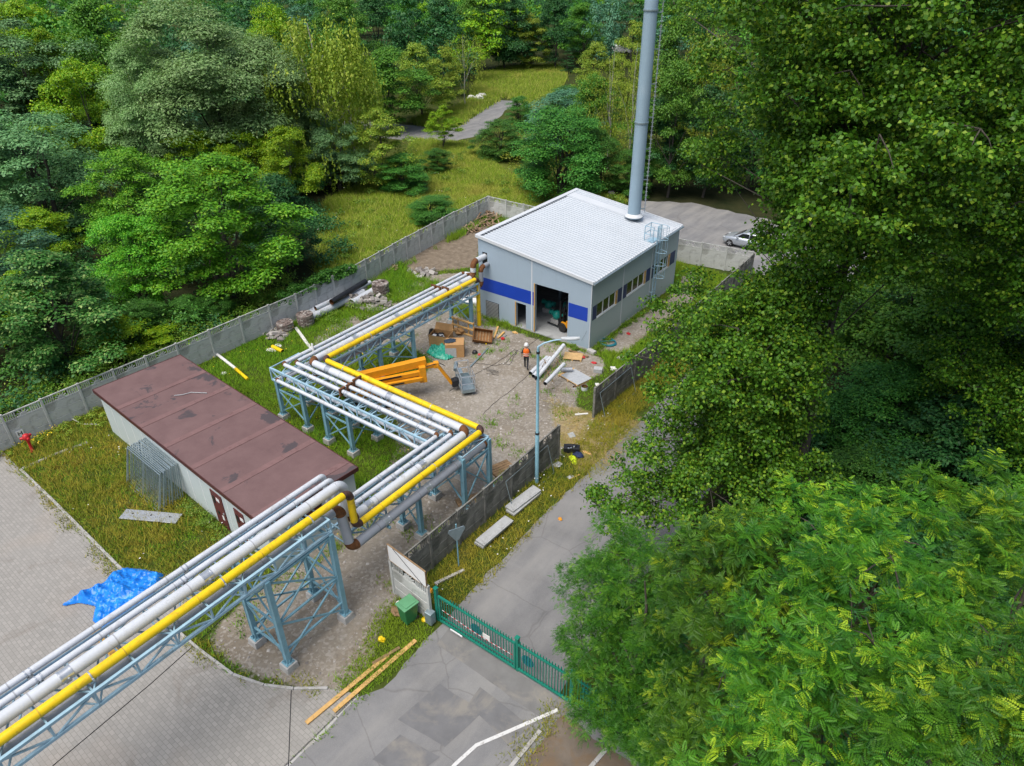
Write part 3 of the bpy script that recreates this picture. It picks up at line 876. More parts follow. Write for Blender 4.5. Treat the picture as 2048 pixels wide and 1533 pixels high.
def pump(x, y, s, lab):
    t = thing('pump', lab, 'pump', (x, y, .065))
    b = MB().lathe([(0, 0), (.26 * s, .02), (.33 * s, .25 * s), (.26 * s, .52 * s), (.12 * s, .62 * s), (0, .64 * s)], (x, y, .35), 18); b.build('casing', M['tealiron'], t)
    b = MB().cyl((x - .55 * s, y, .75), (x + .55 * s, y, .75), .11 * s, 14)
    for q in (-.55, -.35, .35, .55): b.cyl((x + q * s - .02, y, .75), (x + q * s + .02, y, .75), .2 * s, 16)
    b.build('flange', M['tealiron'], t)
    MB().bx(x - .35, x + .35, y - .3, y + .3, .068, .38).build('base_block', M['cast'], t)
pump(-24.35, 37.9, 1.0, 'teal green pump just inside the large doorway')
pump(-24.0, 39.4, 1.2, 'teal green pump deeper inside the hall')
pump(-25.8, 39.0, .9, 'teal green pump behind the small doorway')
b = MB()
for x, y in ((-24.3, 39.9), (-23.2, 41.0), (-26.0, 40.8)): b.tube([(x, y, .07), (x, y, 4.6)], .13, 12)
b.tube([(-24.3, 39.9, 3.2), (-23.2, 41.0, 3.2)], .12, 12)
b.solo('standpipe', M['galv'], 'upright grey pipework in the dim hall interior', 'pipework')

# ------------------------------------------------------------------ brown-roofed shed
SR = R_(-4.2)
sh = thing('brown_roof_shed', 'long low pale panel shed under a flat worn brown felt roof', 'shed', (-29.15, 14.25, 0), SR)
HX, HY = 7.95, 2.30
b = MB()
hw = 2.62
t = .14
b.bx(-HX, HX, -HY, -HY + t, 0, hw); b.bx(-HX, HX, HY - t, HY, 0, hw); b.bx(-HX, -HX + t, -HY + t, HY - t, 0, hw)
b.bx(HX - t, HX, -HY + t, -.75, 0, hw); b.bx(HX - t, HX, .45, HY - t, 0, hw); b.bx(HX - t, HX, -.75, .45, 0, .9); b.bx(HX - t, HX, -.75, .45, 2.2, hw)
b.build('wall', M['shed_wall'], sh, world=False)
b = MB().bx(-HX - .16, HX + .16, -HY - .17, HY + .17, hw + .004, hw + .16)
rf = b.build('roof', M['shed_roof'], sh, world=False)
b = MB()
for y in (-HY - .185, HY + .155): b.bx(-HX - .17, HX + .17, y, y + .03, hw - .04, hw + .175)
for x in (-HX - .175, HX + .145): b.bx(x, x + .03, -HY - .15, HY + .15, hw - .04, hw + .175)
b.build('roof_edge', M['shed_trim'], rf, world=False)
g_ = random.Random(5)
for i in range(6):
    x = -HX + 2.55 + i * 2.52
    b = MB()
    k = g_.uniform(-.8, .8)
    b.bx(x, x + .34, -HY - .13, k, hw + .162, hw + .178); b.bx(x + g_.uniform(-.05, .05), x + .33, k + .003, k + .75, hw + .163, hw + .184); b.bx(x, x + .34, k + .756, HY + .13, hw + .162, hw + .178)
    b.build('felt_seam', M['shed_seam'], rf, world=False)
b = MB()
for i in range(1, 14): b.bx(-HX + i * 1.15 - .02, -HX + i * 1.15 + .02, -HY - .006, -HY + .01, .05, hw - .05)
b.build('panel_joint', M['white'], sh, world=False)
for x, w_, lab in ((3.35, .95, 'oxide red door with a white plate'), (5.35, .75, 'oxide red door half hidden by the pipes')):
    b = MB().bx(x, x + w_, -HY - .04, -HY - .002, .05, 2.05)
    d = b.build('door', M['door_red'], sh, label=lab, world=False)
    MB().bx(x + .12, x + .30, -HY - .06, -HY - .041, 1.35, 1.75).bx(x + .25, x + .42, -HY - .06, -HY - .041, .75, .92).build('vent', M['black'], d, world=False)
    MB().bx(x + .45, x + .72, -HY - .052, -HY - .041, 1.60, 1.78).bx(x + .60, x + .76, -HY - .052, -HY - .041, .55, .8).build('plate', M['white'], d, world=False)
    MB().bx(x + w_ - .12, x + w_ - .06, -HY - .09, -HY - .041, .98, 1.08).build('handle', M['zinc'], d, world=False)
MB().bx(HX - .10, HX - .06, -.74, .44, .91, 2.19).build('opening', M['black'], sh, world=False, label='dark opening in the end wall')
b = MB().add([(HX + .02, -.7, 2.18), (HX + .02, .35, 2.18), (HX + .3, -.1, 1.0), (HX - .05, -.7, 2.18), (HX - .05, .35, 2.18), (HX + .25, -.1, 1.0)], [(0, 1, 2), (5, 4, 3), (0, 3, 4, 1), (1, 4, 5, 2), (2, 5, 3, 0)])
b.build('canvas_flap', M['shed_trim'], sh, world=False)
tag(MB().tube([(-33.2, 14.6, 2.83), (-32.9, 14.9, 2.84), (-32.75, 15.3, 2.83), (-32.4, 15.5, 2.835), (-32.0, 15.75, 2.83)], .02, 6).solo('cable_end', M['film'], 'short pale cable end lying on the brown felt roof', 'cable'))

# ------------------------------------------------------------------ pipe bridge: trusses on trestles
def truss(label, axis, a0, a1, c0, c1, zt, zb, bay, end=True):
    """box girder along x or y; a = along, c = across"""
    P = (lambda a, c, z: (a, c, z)) if axis == 'x' else (lambda a, c, z: (c, a, z))
    t = thing('truss_bridge', label, 'pipe bridge', (*P((a0 + a1) / 2, (c0 + c1) / 2, 0)[:2], zb), group='lattice girders carrying the pipes')
    for z in (zt, zb):
        for c in (c0, c1):
            MB().bar(P(a0, c, z), P(a1, c, z), .10, .10).build('chord', M['steel'], t)
    n = max(2, round((a1 - a0) / bay))
    A = [a0 + (a1 - a0) * i / n for i in range(n + 1)]
    for c in (c0, c1):
        b = MB()
        for i in range(n + 1):
            b.bar(P(A[i], c, zb + .05), P(A[i], c, zt - .05), .06, .06)
        for i in range(n):
            p, q = (zb, zt) if i % 2 else (zt, zb)
            b.bar(P(A[i], c, p), P(A[i + 1], c, q), .055, .055)
        b.build('side_bracing', M['steel'], t)
    for z, nm in ((zt, 'top_bracing'), (zb, 'bottom_bracing')):
        b = MB()
        for i in range(n + 1):
            b.bar(P(A[i], c0, z), P(A[i], c1, z), .05, .05)
            if i < n:
                u, v = (c0, c1) if i % 2 else (c1, c0)
                b.bar(P(A[i], u, z), P(A[i + 1], v, z), .045, .045)
        b.build(nm, M['steel'], t)
    return t

truss('near high lattice girder crossing the paved yard with the lower left corner of the view', 'y', -7, 11.47, -18.87, -16.97, 5.18, 4.62, 1.22)
truss('low lattice girder beside the concrete fence, between the pipe riser and the corner', 'y', 12.6, 20.85, -18.95, -17.62, 3.27, 2.62, 1.0)
truss('middle lattice girder crossing in front of the boom lift', 'x', -30.75, -17.05, 18.93, 20.87, 3.27, 2.55, 1.0)
truss('far lattice girder running to the metal-clad hall', 'y', 20.95, 34.4, -30.55, -28.5, 3.27, 2.55, 1.0)

def trestle(label, xs, ys, top, faces='all', lean=0):
    t = thing('trestle', label, 'steel trestle', ((xs[0] + xs[-1]) / 2, (ys[0] + ys[-1]) / 2, 0), group='steel trestles under the pipe bridge')
    for x in xs:
        for y in ys:
            l = MB()
            l.box((x, y, (top + .34) / 2), (.17, .16, top - .34))
            for sx in (-1, 1): l.box((x + sx * .095, y, (top + .34) / 2), (.02, .19, top - .34))
            l.build('leg', M['leg_steel'], t)
            b = MB().box((x, y, .13), (.52, .52, .36), taper=.92)
            f = b.build('concrete_foot', M['cast'], t, .02)
            b = MB().box((x, y, .33), (.36, .36, .03))
            for sx in (-.13, .13):
                for sy in (-.13, .13): b.cyl((x + sx, y + sy, .345), (x + sx, y + sy, .42), .022, 6)
            b.box((x, y, .44), (.012, .3, .2)); b.box((x, y, .44), (.3, .012, .2))
            b.build('base_plate', M['leg_steel'], f)
    def face(p, q):
        b = MB()
        w = .075
        if top > 4:
            mid = 2.35
            for z in (.95, mid, top - .12): b.bar((*p, z), (*q, z), w, w)
            for z0, z1 in ((.5, mid), (mid, top - .1)):
                b.bar((*p, z0), (*q, z1), w * .8, w * .8); b.bar((*q, z0), (*p, z1), w * .8, w * .8)
        else:
            b.bar((*p, top - .55), (*q, top - .55), w, w)
            b.bar((*p, .5), (*q, top - .6), w * .8, w * .8); b.bar((*q, .5), (*p, top - .6), w * .8, w * .8)
        b.build('cross_brace', M['leg_steel'], t)
    if len(ys) > 1:
        for x in xs: face((x, ys[0]), (x, ys[1]))
    if len(xs) > 1:
        for y in ys: face((xs[0], y), (xs[1], y))
    return t
trestle('tall four-legged trestle standing on the gravel in front of the bridge riser', (-18.87, -16.97), (8.55, 11.37), 4.57)
trestle('pair of trestle legs beside the concrete fence under the low girder', (-18.75, -17.6), (16.53,), 2.57)
trestle('corner trestle close behind the concrete fence', (-18.95, -17.05), (18.95, 20.85), 3.2)
trestle('trestle on the grass behind the brown-roofed shed, nearer the boom lift', (-26.6, -24.7), (18.95, 20.7), 2.5)
trestle('trestle on the grass at the far left corner of the pipe bridge', (-30.5, -28.4), (19.0, 20.8), 2.5)
trestle('trestle under the far girder beside the lying yellow pipe', (-30.45, -28.6), (25.0, 27.85), 2.5)
trestle('last trestle legs under the far girder in front of the hall', (-30.45, -28.6), (33.6,), 2.5)

# ------------------------------------------------------------------ pipelines
M['joint_pipe'] = mat('lagging_joint', (.40, .42, .45), .5, .1, .1, 3)
M['joint_yellow'] = mat('pipe_weld_ring', (.60, .40, .03), .5, 0, .2, 3)
M['joint_pipe_dark'] = mat('grey_weld_ring', (.24, .25, .28), .5, 0, .1, 3)
def pipeline(name, label, cat, pts, r, m, elbows, bend, clamps=(), cm='zinc', n=16, sleeves=(), group=None):
    """straight runs of one pipe, elbow parts at its corners (material per corner), clamp rings at given spots"""
    t = thing(name, label, cat, tuple(pts[0]), group=group)
    cur = Vector(pts[0])
    run = MB()
    for i in range(1, len(pts)):
        c = Vector(pts[i])
        if i == len(pts) - 1:
            run.cyl(cur, c, r, n); break
        nx = Vector(pts[i + 1])
        a = (c - Vector(pts[i - 1])).normalized(); d = (nx - c).normalized()
        e0, e1 = c - a * bend, c + d * bend
        run.cyl(cur, e0, r, n)
        A = []
        for k in range(9):
            w = k / 8 * math.pi / 2
            A.append(e0 + a * bend * math.sin(w) + d * bend * (1 - math.cos(w)))
        em = elbows[i - 1]
        MB().tube(A, r * (1.03 if em != m else 1.0), n).build('elbow', M[em], t)
        cur = e1
    jr = MB()
    q = Vector(pts[0])
    for p2 in pts[1:]:                      # lagging joints and weld rings along the straight lengths
        p2 = Vector(p2); Ls = (p2 - q).length; dr = (p2 - q).normalized(); k = int((Ls - 2 * bend) / 2.4)
        for i in range(k):
            c = q + dr * (bend + 1.1 + i * 2.4)
            jr.cyl(c - dr * .018, c + dr * .018, r * 1.015 + .002, n)
        q = p2
    if len(jr.v): run.v += jr.v[:0]
    o_ = len(run.v); run.v += jr.v; run.f += [[i + o_ for i in f_] for f_ in jr.f]; run.m += [1] * len(jr.f); run.sm += jr.sm
    run.build('run', [M[m], M['joint_' + m] if 'joint_' + m in M else M[m]], t)
    for p, d in clamps:
        p, d = Vector(p), Vector(d).normalized()
        s = max(r, .1)
        b = MB()
        if sleeves:
            b.cyl(p - d * .17, p + d * .17, r * 1.035, n)
        for o in ((-.15, .15) if r > .17 else (-.07, .07)) if sleeves or r < .13 else (0,):
            b.cyl(p + d * (o - .02), p + d * (o + .02), r * 1.09 + .004, n)
        side = d.cross(Vector((0, 0, 1))).normalized()
        b.box(p + Vector((0, 0, -r - .04)), (.16, .16, .07))
        b.box(p + side * (r + .03), (.05, .05, .07))
        b.build('clamp', M[cm], t)
    return t
Xy, Xg, X2, X1 = -17.35, -17.86, -18.34, -18.78
Yy, Yg, Y2, Y1 = 20.88, 20.36, 19.82, 19.32
Ay, Ag, A2, A1 = -28.62, -29.02, -29.62, -30.05
Z, ZD = 3.58, 5.45
U, V_ = (1, 0, 0), (0, 1, 0)
D_cl = lambda x, z, ys: [((x, y, z), V_) for y in ys]
B_cl = lambda y, z, xs: [((x, y, z), U) for x in xs]
pipeline('gas_pipe', 'bright yellow gas pipe with dark brown elbows running along the whole pipe bridge', 'pipeline',
    [(-17.30, -7, ZD), (-17.30, 12.78, ZD), (-17.30, 12.78, Z + .1), (Xy, 20.88, Z), (Ay, 20.95, Z), (Ay, 34.45, Z), (Ay, 34.45, .02)], .148, 'yellow',
    ['brown_elbow', 'brown_elbow', 'brown_elbow', 'brown_elbow', 'brown_elbow'], .30,
    D_cl(-17.30, ZD, (3.0, 7.3, 10.9)) + D_cl(Xy, Z + .04, (14.3, 17.4)) + B_cl(20.92, Z, (-26.9, -20.6)) + D_cl(Ay, Z, (24.4, 28.8, 32.6)))
pipeline('heating_pipe', 'thick pale grey lagged pipe next to the yellow gas pipe', 'pipeline',
    [(-17.86, -7, ZD + .06), (-17.86, 12.95, ZD + .06), (-17.86, 12.95, Z), (Xg, 20.36, Z), (Ag, 20.36, Z), (Ag, 34.5, Z), (Ag, 34.5, 4.62), (Ag, 35.95, 4.62)], .195, 'pipe',
    ['pipe', 'rust', 'rust', 'rust', 'rust', 'rust'], .36,
    D_cl(-17.86, ZD + .06, (2.6, 7.1)) + D_cl(Xg, Z, (14.0, 17.2)) + B_cl(20.36, Z, (-27.5, -22.9, -20.1)) + D_cl(Ag, Z, (23.6, 27.0, 30.4, 33.0)), sleeves=(1,), n=20)
pipeline('branch_pipe', 'thin pale grey pipe running second from the outside of the bridge', 'pipeline',
    [(-18.40, -7, ZD + .02), (-18.40, 12.85, ZD + .02), (-18.40, 12.85, Z), (X2, 19.82, Z), (A2, 19.82, Z), (A2, 34.6, Z), (-29.15, 34.9, Z)], .105, 'pipe',
    ['pipe', 'rust', 'rust', 'rust', 'rust'], .17,
    D_cl(-18.40, ZD + .02, (2.1, 6.6)) + D_cl(X2, Z, (13.7, 15.9, 17.0)) + B_cl(19.82, Z, (-28.0, -26.3, -23.7, -20.2)) + D_cl(A2, Z, (23.5, 27.0, 30.5)), group=None)
pipeline('branch_pipe', 'thin pale grey pipe running outermost on the bridge, nearest the shed', 'pipeline',
    [(-18.84, -7, ZD + .02), (-18.84, 12.85, ZD + .02), (-18.84, 12.85, Z), (X1, 19.32, Z), (A1, 19.32, Z), (A1, 34.6, Z), (-29.3, 34.8, Z)], .105, 'pipe',
    ['pipe', 'rust', 'rust', 'rust', 'rust'], .17,
    D_cl(-18.84, ZD + .02, (2.0, 6.9)) + D_cl(X1, Z, (13.6, 15.5)) + B_cl(19.32, Z, (-27.9, -25.0, -22.6, -20.0)) + D_cl(A1, Z, (23.5, 27.0, 30.5)), group=None)
pipeline('return_pipe', 'thick bare grey pipe slung low under the yellow gas pipe', 'pipeline',
    [(-17.5, -7, 4.86), (-17.5, 12.35, 4.86), (-17.22, 12.35, 2.92), (-17.22, 20.95, 2.92), (-17.9, 20.95, 2.92)], .20, 'pipe_dark',
    ['rust', 'rust', 'rust'], .33, D_cl(-17.22, 2.92, (14.25, 16.75)), sleeves=(1,), n=20)
pipeline('return_pipe', 'grey pipe lying low inside the middle and far girders', 'pipeline',
    [(-18.3, 20.0, 2.86), (-28.74, 20.0, 2.86), (-28.74, 34.98, 2.86), (-28.74, 34.98, 4.15), (-28.74, 35.95, 4.15)], .165, 'pipe_dark', ['rust', 'rust', 'rust'], .30, B_cl(20.0, 2.86, (-27.4, -22)))
pipeline('low_pipe', 'thin grey pipe low on the outer face of the middle girder', 'pipeline',
    [(-30.15, 24.3, 2.78), (-30.15, 18.78, 2.78), (-19.05, 18.78, 2.80), (-19.05, 18.4, 2.80)], .095, 'pipe', ['rust', 'rust'], .13)
pipeline('low_pipe', 'thin grey pipe half hidden inside the middle girder', 'pipeline',
    [(-29.85, 24.3, 2.80), (-29.85, 19.22, 2.80), (-18.9, 19.22, 2.80)], .095, 'pipe', ['rust'], .13)
# rusty anchor frames gripping the pipes
def anchor(p, d, w, h, lab):
    d = Vector(d).normalized(); s = d.cross(Vector((0, 0, 1)))
    b = MB(); p = Vector(p)
    for k in (-1, 1):
        b.bar(p + s * k * w - Vector((0, 0, h * 1.6)), p + s * k * w + Vector((0, 0, h)), .09, .09)
    b.bar(p - s * (w + .06) + Vector((0, 0, h)), p + s * (w + .06) + Vector((0, 0, h)), .10, .08)
    b.bar(p - s * (w + .06) - Vector((0, 0, h)), p + s * (w + .06) - Vector((0, 0, h)), .10, .08)
    b.solo('anchor_frame', M['rust'], lab, 'pipe anchor', 'rusty anchor frames gripping the pipes')
for nm, px, py, w in (('thick pale pipe', -25.3, 20.36, .23), ('second thin pipe', -25.3, 19.82, .14), ('outermost thin pipe', -25.3, 19.32, .14)):
    anchor((px, py, Z), U, w, w + .02, 'rusty anchor frame around the %s on the middle girder' % nm)
for nm, px, py, w in (('thick pale pipe', Ag, 31.6, .23), ('second thin pipe', A2, 31.6, .14), ('outermost thin pipe', A1, 31.6, .14)):
    anchor((px, py, Z), V_, w, w + .02, 'rusty anchor frame around the %s near the hall' % nm)
# brackets that carry the slung pipe
b = MB()
for y in (14.25, 16.75, 19.6): b.bar((-17.65, y, 2.66), (-16.98, y, 2.66), .09, .09)
b.solo('pipe_bracket', M['leg_steel'], 'steel outrigger brackets under the slung grey pipe', 'pipe brackets')
# steel step and stub pieces standing on the girders
b = MB().box((-29.9, 21.3, 3.62), (.14, .05, .75)); b.solo('timber_stake', M['offwhite'], 'short pale stake standing on the far girder corner', 'stake')

# ------------------------------------------------------------------ concrete fences
PANW = 2.06
def panel_mesh(kind, length, H=2.0):
    """one bay of cast panels: three plain boards and a pierced top board"""
    b = MB()
    n = 3; hb = (H - .5) / 3
    for i in range(n):
        b.bx(-length / 2, length / 2, -.022, .022, i * hb + .006, (i + 1) * hb - .006)
        b.bx(-length / 2, length / 2, -.03, .03, (i + 1) * hb - .03, (i + 1) * hb - .012)
    z0, z1 = H - .5 + .004, H
    b.bx(-length / 2, length / 2, -.03, .03, z0, z0 + .06); b.bx(-length / 2, length / 2, -.035, .035, z1 - .07, z1)
    c = .34
    k = int((length / 2 - c) / .105)
    for s in (-1, 1):
        for i in range(k):
            x = s * (c + .06 + i * .105); b.bx(x - .028, x + .028, -.025, .025, z0 + .06, z1 - .07)
    for a in range(0, 181, 30):
        w = R_(a); b.bar((0, 0, z0 + .075), (.33 * math.cos(w), 0, z0 + .075 + .32 * math.sin(w)), .05, .045, 0, (0, 1, 0))
    pts = [(.15 * math.cos(R_(a)), 0, z0 + .07 + .15 * math.sin(R_(a))) for a in range(0, 181, 20)]
    b.tube(pts, .03, 6, smooth=False)
    return b
def fence(name, label, pts, m, H=2.0, bay=2.1):
    t = thing(name, label, 'concrete fence', (pts[0][0], pts[0][1], 0))
    protos = {}
    def put(key, make, loc, rz):
        if key not in protos:
            o = make().build('post' if key == 'post' else 'panel', m, t, .012, world=False); protos[key] = o
        else:
            o = protos[key].copy(); COL.objects.link(o); o.parent = t; WM[o.name] = WM[t.name]
        o.location = (loc[0] - pts[0][0], loc[1] - pts[0][1], loc[2]); o.rotation_euler = (0, 0, rz)
    g = random.Random(len(pts) + int(abs(pts[0][0])))
    mkpost = lambda: MB().box((0, 0, (H + .06) / 2), (.13, .13, H + .06))
    for p, q in zip(pts[:-1], pts[1:]):
        L = math.dist(p, q); k = max(1, round(L / bay)); rz = math.atan2(q[1] - p[1], q[0] - p[0])
        for i in range(k):
            f0, f1 = i / k, (i + 1) / k
            put('post', mkpost, (p[0] + (q[0] - p[0]) * f0, p[1] + (q[1] - p[1]) * f0, -.02), rz)
            fm = (f0 + f1) / 2
            put('panel%.2f' % (L / k), lambda: panel_mesh(0, L / k - .10, H), (p[0] + (q[0] - p[0]) * fm, p[1] + (q[1] - p[1]) * fm, g.uniform(-.03, .02)), rz)
    put('post', mkpost, (*pts[-1], -.02), rz)
    return t
fence('concrete_fence', 'long pale concrete panel fence with pierced fan tops along the forest edge', [(-40.6, -6), (-40.3, 8.7), (-40.0, 18.6), (-39.8, 27.7), (-40.2, 33.2), (-41.3, 40.5), (-42.2, 47.8), (-42.5, 53.2)], M['fence_pale'])
fence('concrete_fence', 'pale concrete panel fence closing the yard behind the white-roofed hall', [(-42.4, 53.25), (-30, 53.2), (-22.5, 53.2), (-16.4, 53.8)], M['fence_pale'])
fence('concrete_fence', 'dark weathered concrete fence beside the lamp post, up to the driveway gap', [(-16.0, 13.6), (-15.9, 19), (-15.85, 25.1)], M['fence_dark'])
fence('concrete_fence', 'dark weathered concrete fence beyond the driveway gap, running under the poplar', [(-16.2, 29.3), (-16.0, 36), (-16.2, 53.5)], M['fence_dark'])
fence('concrete_fence', 'short pale concrete fence bay with a blank white board above, beside the gate', [(-16.3, 13.45), (-14.1, 13.25)], M['fence_pale'])
b = MB().box((0, 0, .42), (2.2, .04, .84)); b.solo('blank_board', [M['white']], 'blank white board on top of the short fence bay by the gate', 'sign board', loc=None)
o = COL.objects['blank_board']; o.location = (-15.2, 13.31, 1.98); o.rotation_euler = (0, 0, math.atan2(-.2, 2.2)); WM[o.name] = Matrix.Translation(o.location) @ o.rotation_euler.to_matrix().to_4x4()
fr_ = MB().bx(-1.12, 1.12, -.03, .03, -.02, 0).bx(-1.12, 1.12, -.03, .03, .84, .86).bx(-1.12, -1.1, -.03, .03, 0, .84).bx(1.1, 1.12, -.03, .03, 0, .84)
fr_.build('board_frame', M['old_timber'], o, world=False)
MB().bar((-.75, -.035, .84), (.95, -.035, .0), .018, .01).build('wire', M['black'], o, world=False)
# hydrant sign on the fence
b = MB().box((0, 0, .2), (.02, .36, .40)); o = b.solo('hydrant_sign', M['white'], 'small white sign with a black letter H on the pale fence', 'sign')
o.location = (-40.2, 9.15, .42); WM[o.name] = Matrix.Translation(o.location)
b = MB()
for y in (-.085, .085): b.bx(.011, .015, y - .022, y + .022, .08, .32)
b.bx(.011, .015, -.063, .063, .18, .225)
b.build('letter', M['black'], o, world=False)
hy = thing('hydrant', 'red pillar hydrant standing in the weeds by the pale fence', 'hydrant', (-38.95, 9.05, 0))
MB().lathe([(.13, 0), (.13, .06), (.075, .10), (.075, .72), (.10, .76), (.10, .82)], (-38.95, 9.05, 0), 16).build('stem', M['red'], hy)
b = MB().lathe([(.10, .82), (.17, .86), (.18, 1.0), (.14, 1.12), (.05, 1.16), (0, 1.16)], (-38.95, 9.05, 0), 16)
for a in (0, 2.1, 4.2): b.cyl((-38.95, 9.05, .93), (-38.95 + .30 * math.cos(a), 9.05 + .30 * math.sin(a), .93), .075, 12)
b.build('head', M['red'], hy)

# ------------------------------------------------------------------ sliding gate
gt_ = thing('sliding_gate', 'green steel bar gate across the asphalt drive', 'gate', (-10.9, 13.42, 0))
GX0, GX1, GY = -13.75, -7.75, 13.42
b = MB()
for z, w in ((.16, .09), (.42, .05), (1.52, .08)): b.bar((GX0, GY, z), (-10.05, GY, z), w, w)
for z, w in ((.16, .09), (1.52, .08)): b.bar((-9.95, GY + .02, z), (GX1, GY + .02, z), w, w)
for x in (GX0 + .03, -10.08): b.bar((x, GY, .2), (x, GY, 1.5), .07, .07)
b.build('gate_frame', M['green_paint'], gt_)
b = MB()
x = GX0 + .16
while x < GX1 - .05:
    if abs(x + 10.0) > .1: b.bar((x, GY + (.02 if x > -10 else 0), .18), (x, GY + (.02 if x > -10 else 0), 1.74 if x > -13.1 else 1.5), .028, .028)
    x += .125
b.build('bars', M['green_paint'], gt_)
for x in (GX0 - .16, -10.0, GX1 + .1):
    b = MB().box((x, GY + .06, .9), (.13, .13, 1.8)); b.box((x, GY + .06, 1.82), (.17, .17, .05)); b.build('gate_post', M['green_paint'], gt_, .008)
b = MB()
for i in range(30):
    u = i / 30
    xx = GX0 + .2 + u * 3.4
    zz = .92 - .10 * math.sin(u * math.pi) - .05 * u
    b.bar((xx, GY - .05, zz), (xx + .115, GY - .05, zz - .002), .006, .035, i % 2)
b.build('barrier_tape', [M['white'], M['red']], gt_)
MB().box((-11.35, GY - .06, .98), (.34, .02, .24)).build('notice_plate', M['offwhite'], gt_)
for x, s in ((-11.95, 1), (-9.55, 1)):
    b = MB().add([(x + .27 * math.cos(2 * math.pi * i / 24), GY + .06, .84 + .27 * math.sin(2 * math.pi * i / 24)) for i in range(24)] + [(x + .27 * math.cos(2 * math.pi * i / 24), GY + .075, .84 + .27 * math.sin(2 * math.pi * i / 24)) for i in range(24)],
        [tuple(range(24)), tuple(range(24, 48))[::-1]] + [(i, 24 + i, 24 + (i + 1) % 24, (i + 1) % 24) for i in range(24)])
    b.build('round_sign', M['hose'], gt_, label='round blue sign seen through the bars')
MB().box((-14.02, 13.15, .42), (.34, .30, .62)).build('motor_box', M['galv'], gt_, .03)
MB().box((-14.05, 13.35, 1.72), (.12, .10, .16)).build('warning_lamp', M['orange'], gt_)
MB().bar((-13.1, GY - .14, .22), (-12.5, GY - .14, .22), .03, .06).build('reflector', M['white'], gt_)
g2 = thing('fence_panel', 'green steel bar fence panel right of the gate, half under the leaves', 'fence', (-6.4, 13.5, 0))
b = MB()
for z in (.18, 1.45): b.bar((-7.5, 13.5, z), (-4.6, 13.55, z), .06, .06)
for i in range(24): b.bar((-7.42 + i * .12, 13.5, .1), (-7.42 + i * .12, 13.5, 1.65), .026, .026)
b.build('bars', M['green_paint'], g2)
MB().bx(-7.3, -6.6, 13.53, 13.55, .6, 1.2).build('mesh_plate', M['green_paint'], g2)

# ------------------------------------------------------------------ street lamp and road sign
lp = thing('street_lamp', 'tall grey street lamp post by the dark concrete fence', 'street lamp', (-15.55, 22.72, 0))
lx, ly = -15.55, 22.72
MB().tube([(lx, ly, 0), (lx, ly, 3.0), (lx, ly, 3.02), (lx, ly, 7.7)], [.10, .095, .075, .06], 14).build('pole', M['leg_steel'], lp)
dx, dy = .80, .60
b = MB().tube([(lx, ly, 7.45), (lx, ly, 7.75), (lx + .25 * dx, ly + .25 * dy, 7.93), (lx + .65 * dx, ly + .65 * dy, 8.06), (lx + 1.1 * dx, ly + 1.1 * dy, 8.12)], [.055, .05, .04, .035, .03], 10)
b.build('arm', M['steel'], lp)
b = MB(); secs = []
for i in range(9):
    u = i / 8; w = .125 * math.sin(math.pi * (.12 + .80 * u)) ** .7
    c = Vector((lx + (1.0 + .82 * u) * dx, ly + (1.0 + .82 * u) * dy, 8.13))
    secs.append([tuple(c + Vector((-dy, dx, 0)) * w * math.cos(a) + Vector((0, 0, .09 * math.sin(a) * (1.1 if math.sin(a) > 0 else .6)))) for a in [2 * math.pi * k / 12 for k in range(12)]])
b.loft(secs); b.build('lamp_head', mat('lamp_housing', (.46, .50, .53), .4), lp)
MB().cyl((lx, ly, 7.42), (lx, ly, 7.52), .085, 12).cyl((lx, ly, 3.0), (lx, ly, 3.1), .105, 12).build('clamp', M['black'], lp)
MB().box((lx - .03, ly - .12, 6.2), (.08, .08, .14)).build('junction_box', M['black'], lp)
rs_ = thing('road_sign', 'back of a triangular road sign on a grey post in the verge', 'road sign', (-15.1, 16.15, 0))
MB().cyl((-15.1, 16.15, 0), (-15.1, 16.15, 2.45), .032, 10).build('post', M['leg_steel'], rs_)
b = MB(); pts = []
for a in (-90, 30, 150):
    for d in (-9, 0, 9): pts.append((.42 * math.cos(R_(a + d)), .42 * math.sin(R_(a + d))))
n = len(pts); wv = Vector((.45, .89, 0)).normalized()
V = [(-15.1 + wv.x * x + .04 * s_y, 16.15 + wv.y * x - .03 * s_y, 2.02 + y) for s_y in (1.0, 1.6) for x, y in pts]
b.add(V, [tuple(range(n)), tuple(range(n, 2 * n))[::-1]] + [(i, n + i, n + (i + 1) % n, (i + 1) % n) for i in range(n)])
b.build('plate', M['galv'], rs_)
MB().bar(V[2], V[6], .04, .03).build('stiffener', M['galv'], rs_)

# ------------------------------------------------------------------ boom lift
A_ = math.atan2(.78, .62)
bl = thing('boom_lift', 'yellow orange articulated boom lift folded down beside the pipe bridge', 'boom lift', (-27.75, 23.0, 0), A_)
B = lambda: MB()
b = B().box((0, 0, .62), (2.3, 1.0, .35)); b.box((-.1, 0, 1.02), (1.9, 1.15, .5), taper=.95); b.box((-.75, .42, 1.15), (.7, .3, .5)); b.box((-.75, -.42, 1.15), (.7, .3, .5))
b.build('chassis', M['orange'], bl, .04, world=False)
B().box((.35, 0, .8), (.5, .7, .55)).box((-1.2, 0, 1.0), (.3, .8, .6)).build('counterweight', M['rust'], bl, .03, world=False)
for sx in (-.95, 1.05):
    for s in (-.82, .82):
        b = B().tube([(sx, s - .15, .42), (sx, s - .12, .42), (sx, s + .12, .42), (sx, s + .15, .42)], [.36, .42, .42, .36], 20)
        w = b.build('wheel', M['rubber'], bl, world=False)
        B().cyl((sx, s - .155, .42), (sx, s + .155, .42), .2, 14).build('rim', M['orange'], w, world=False)
def boxboom(p, q, w, h, m, name):
    return B().bar(p, q, w, h).build(name, m, bl, .02, world=False)
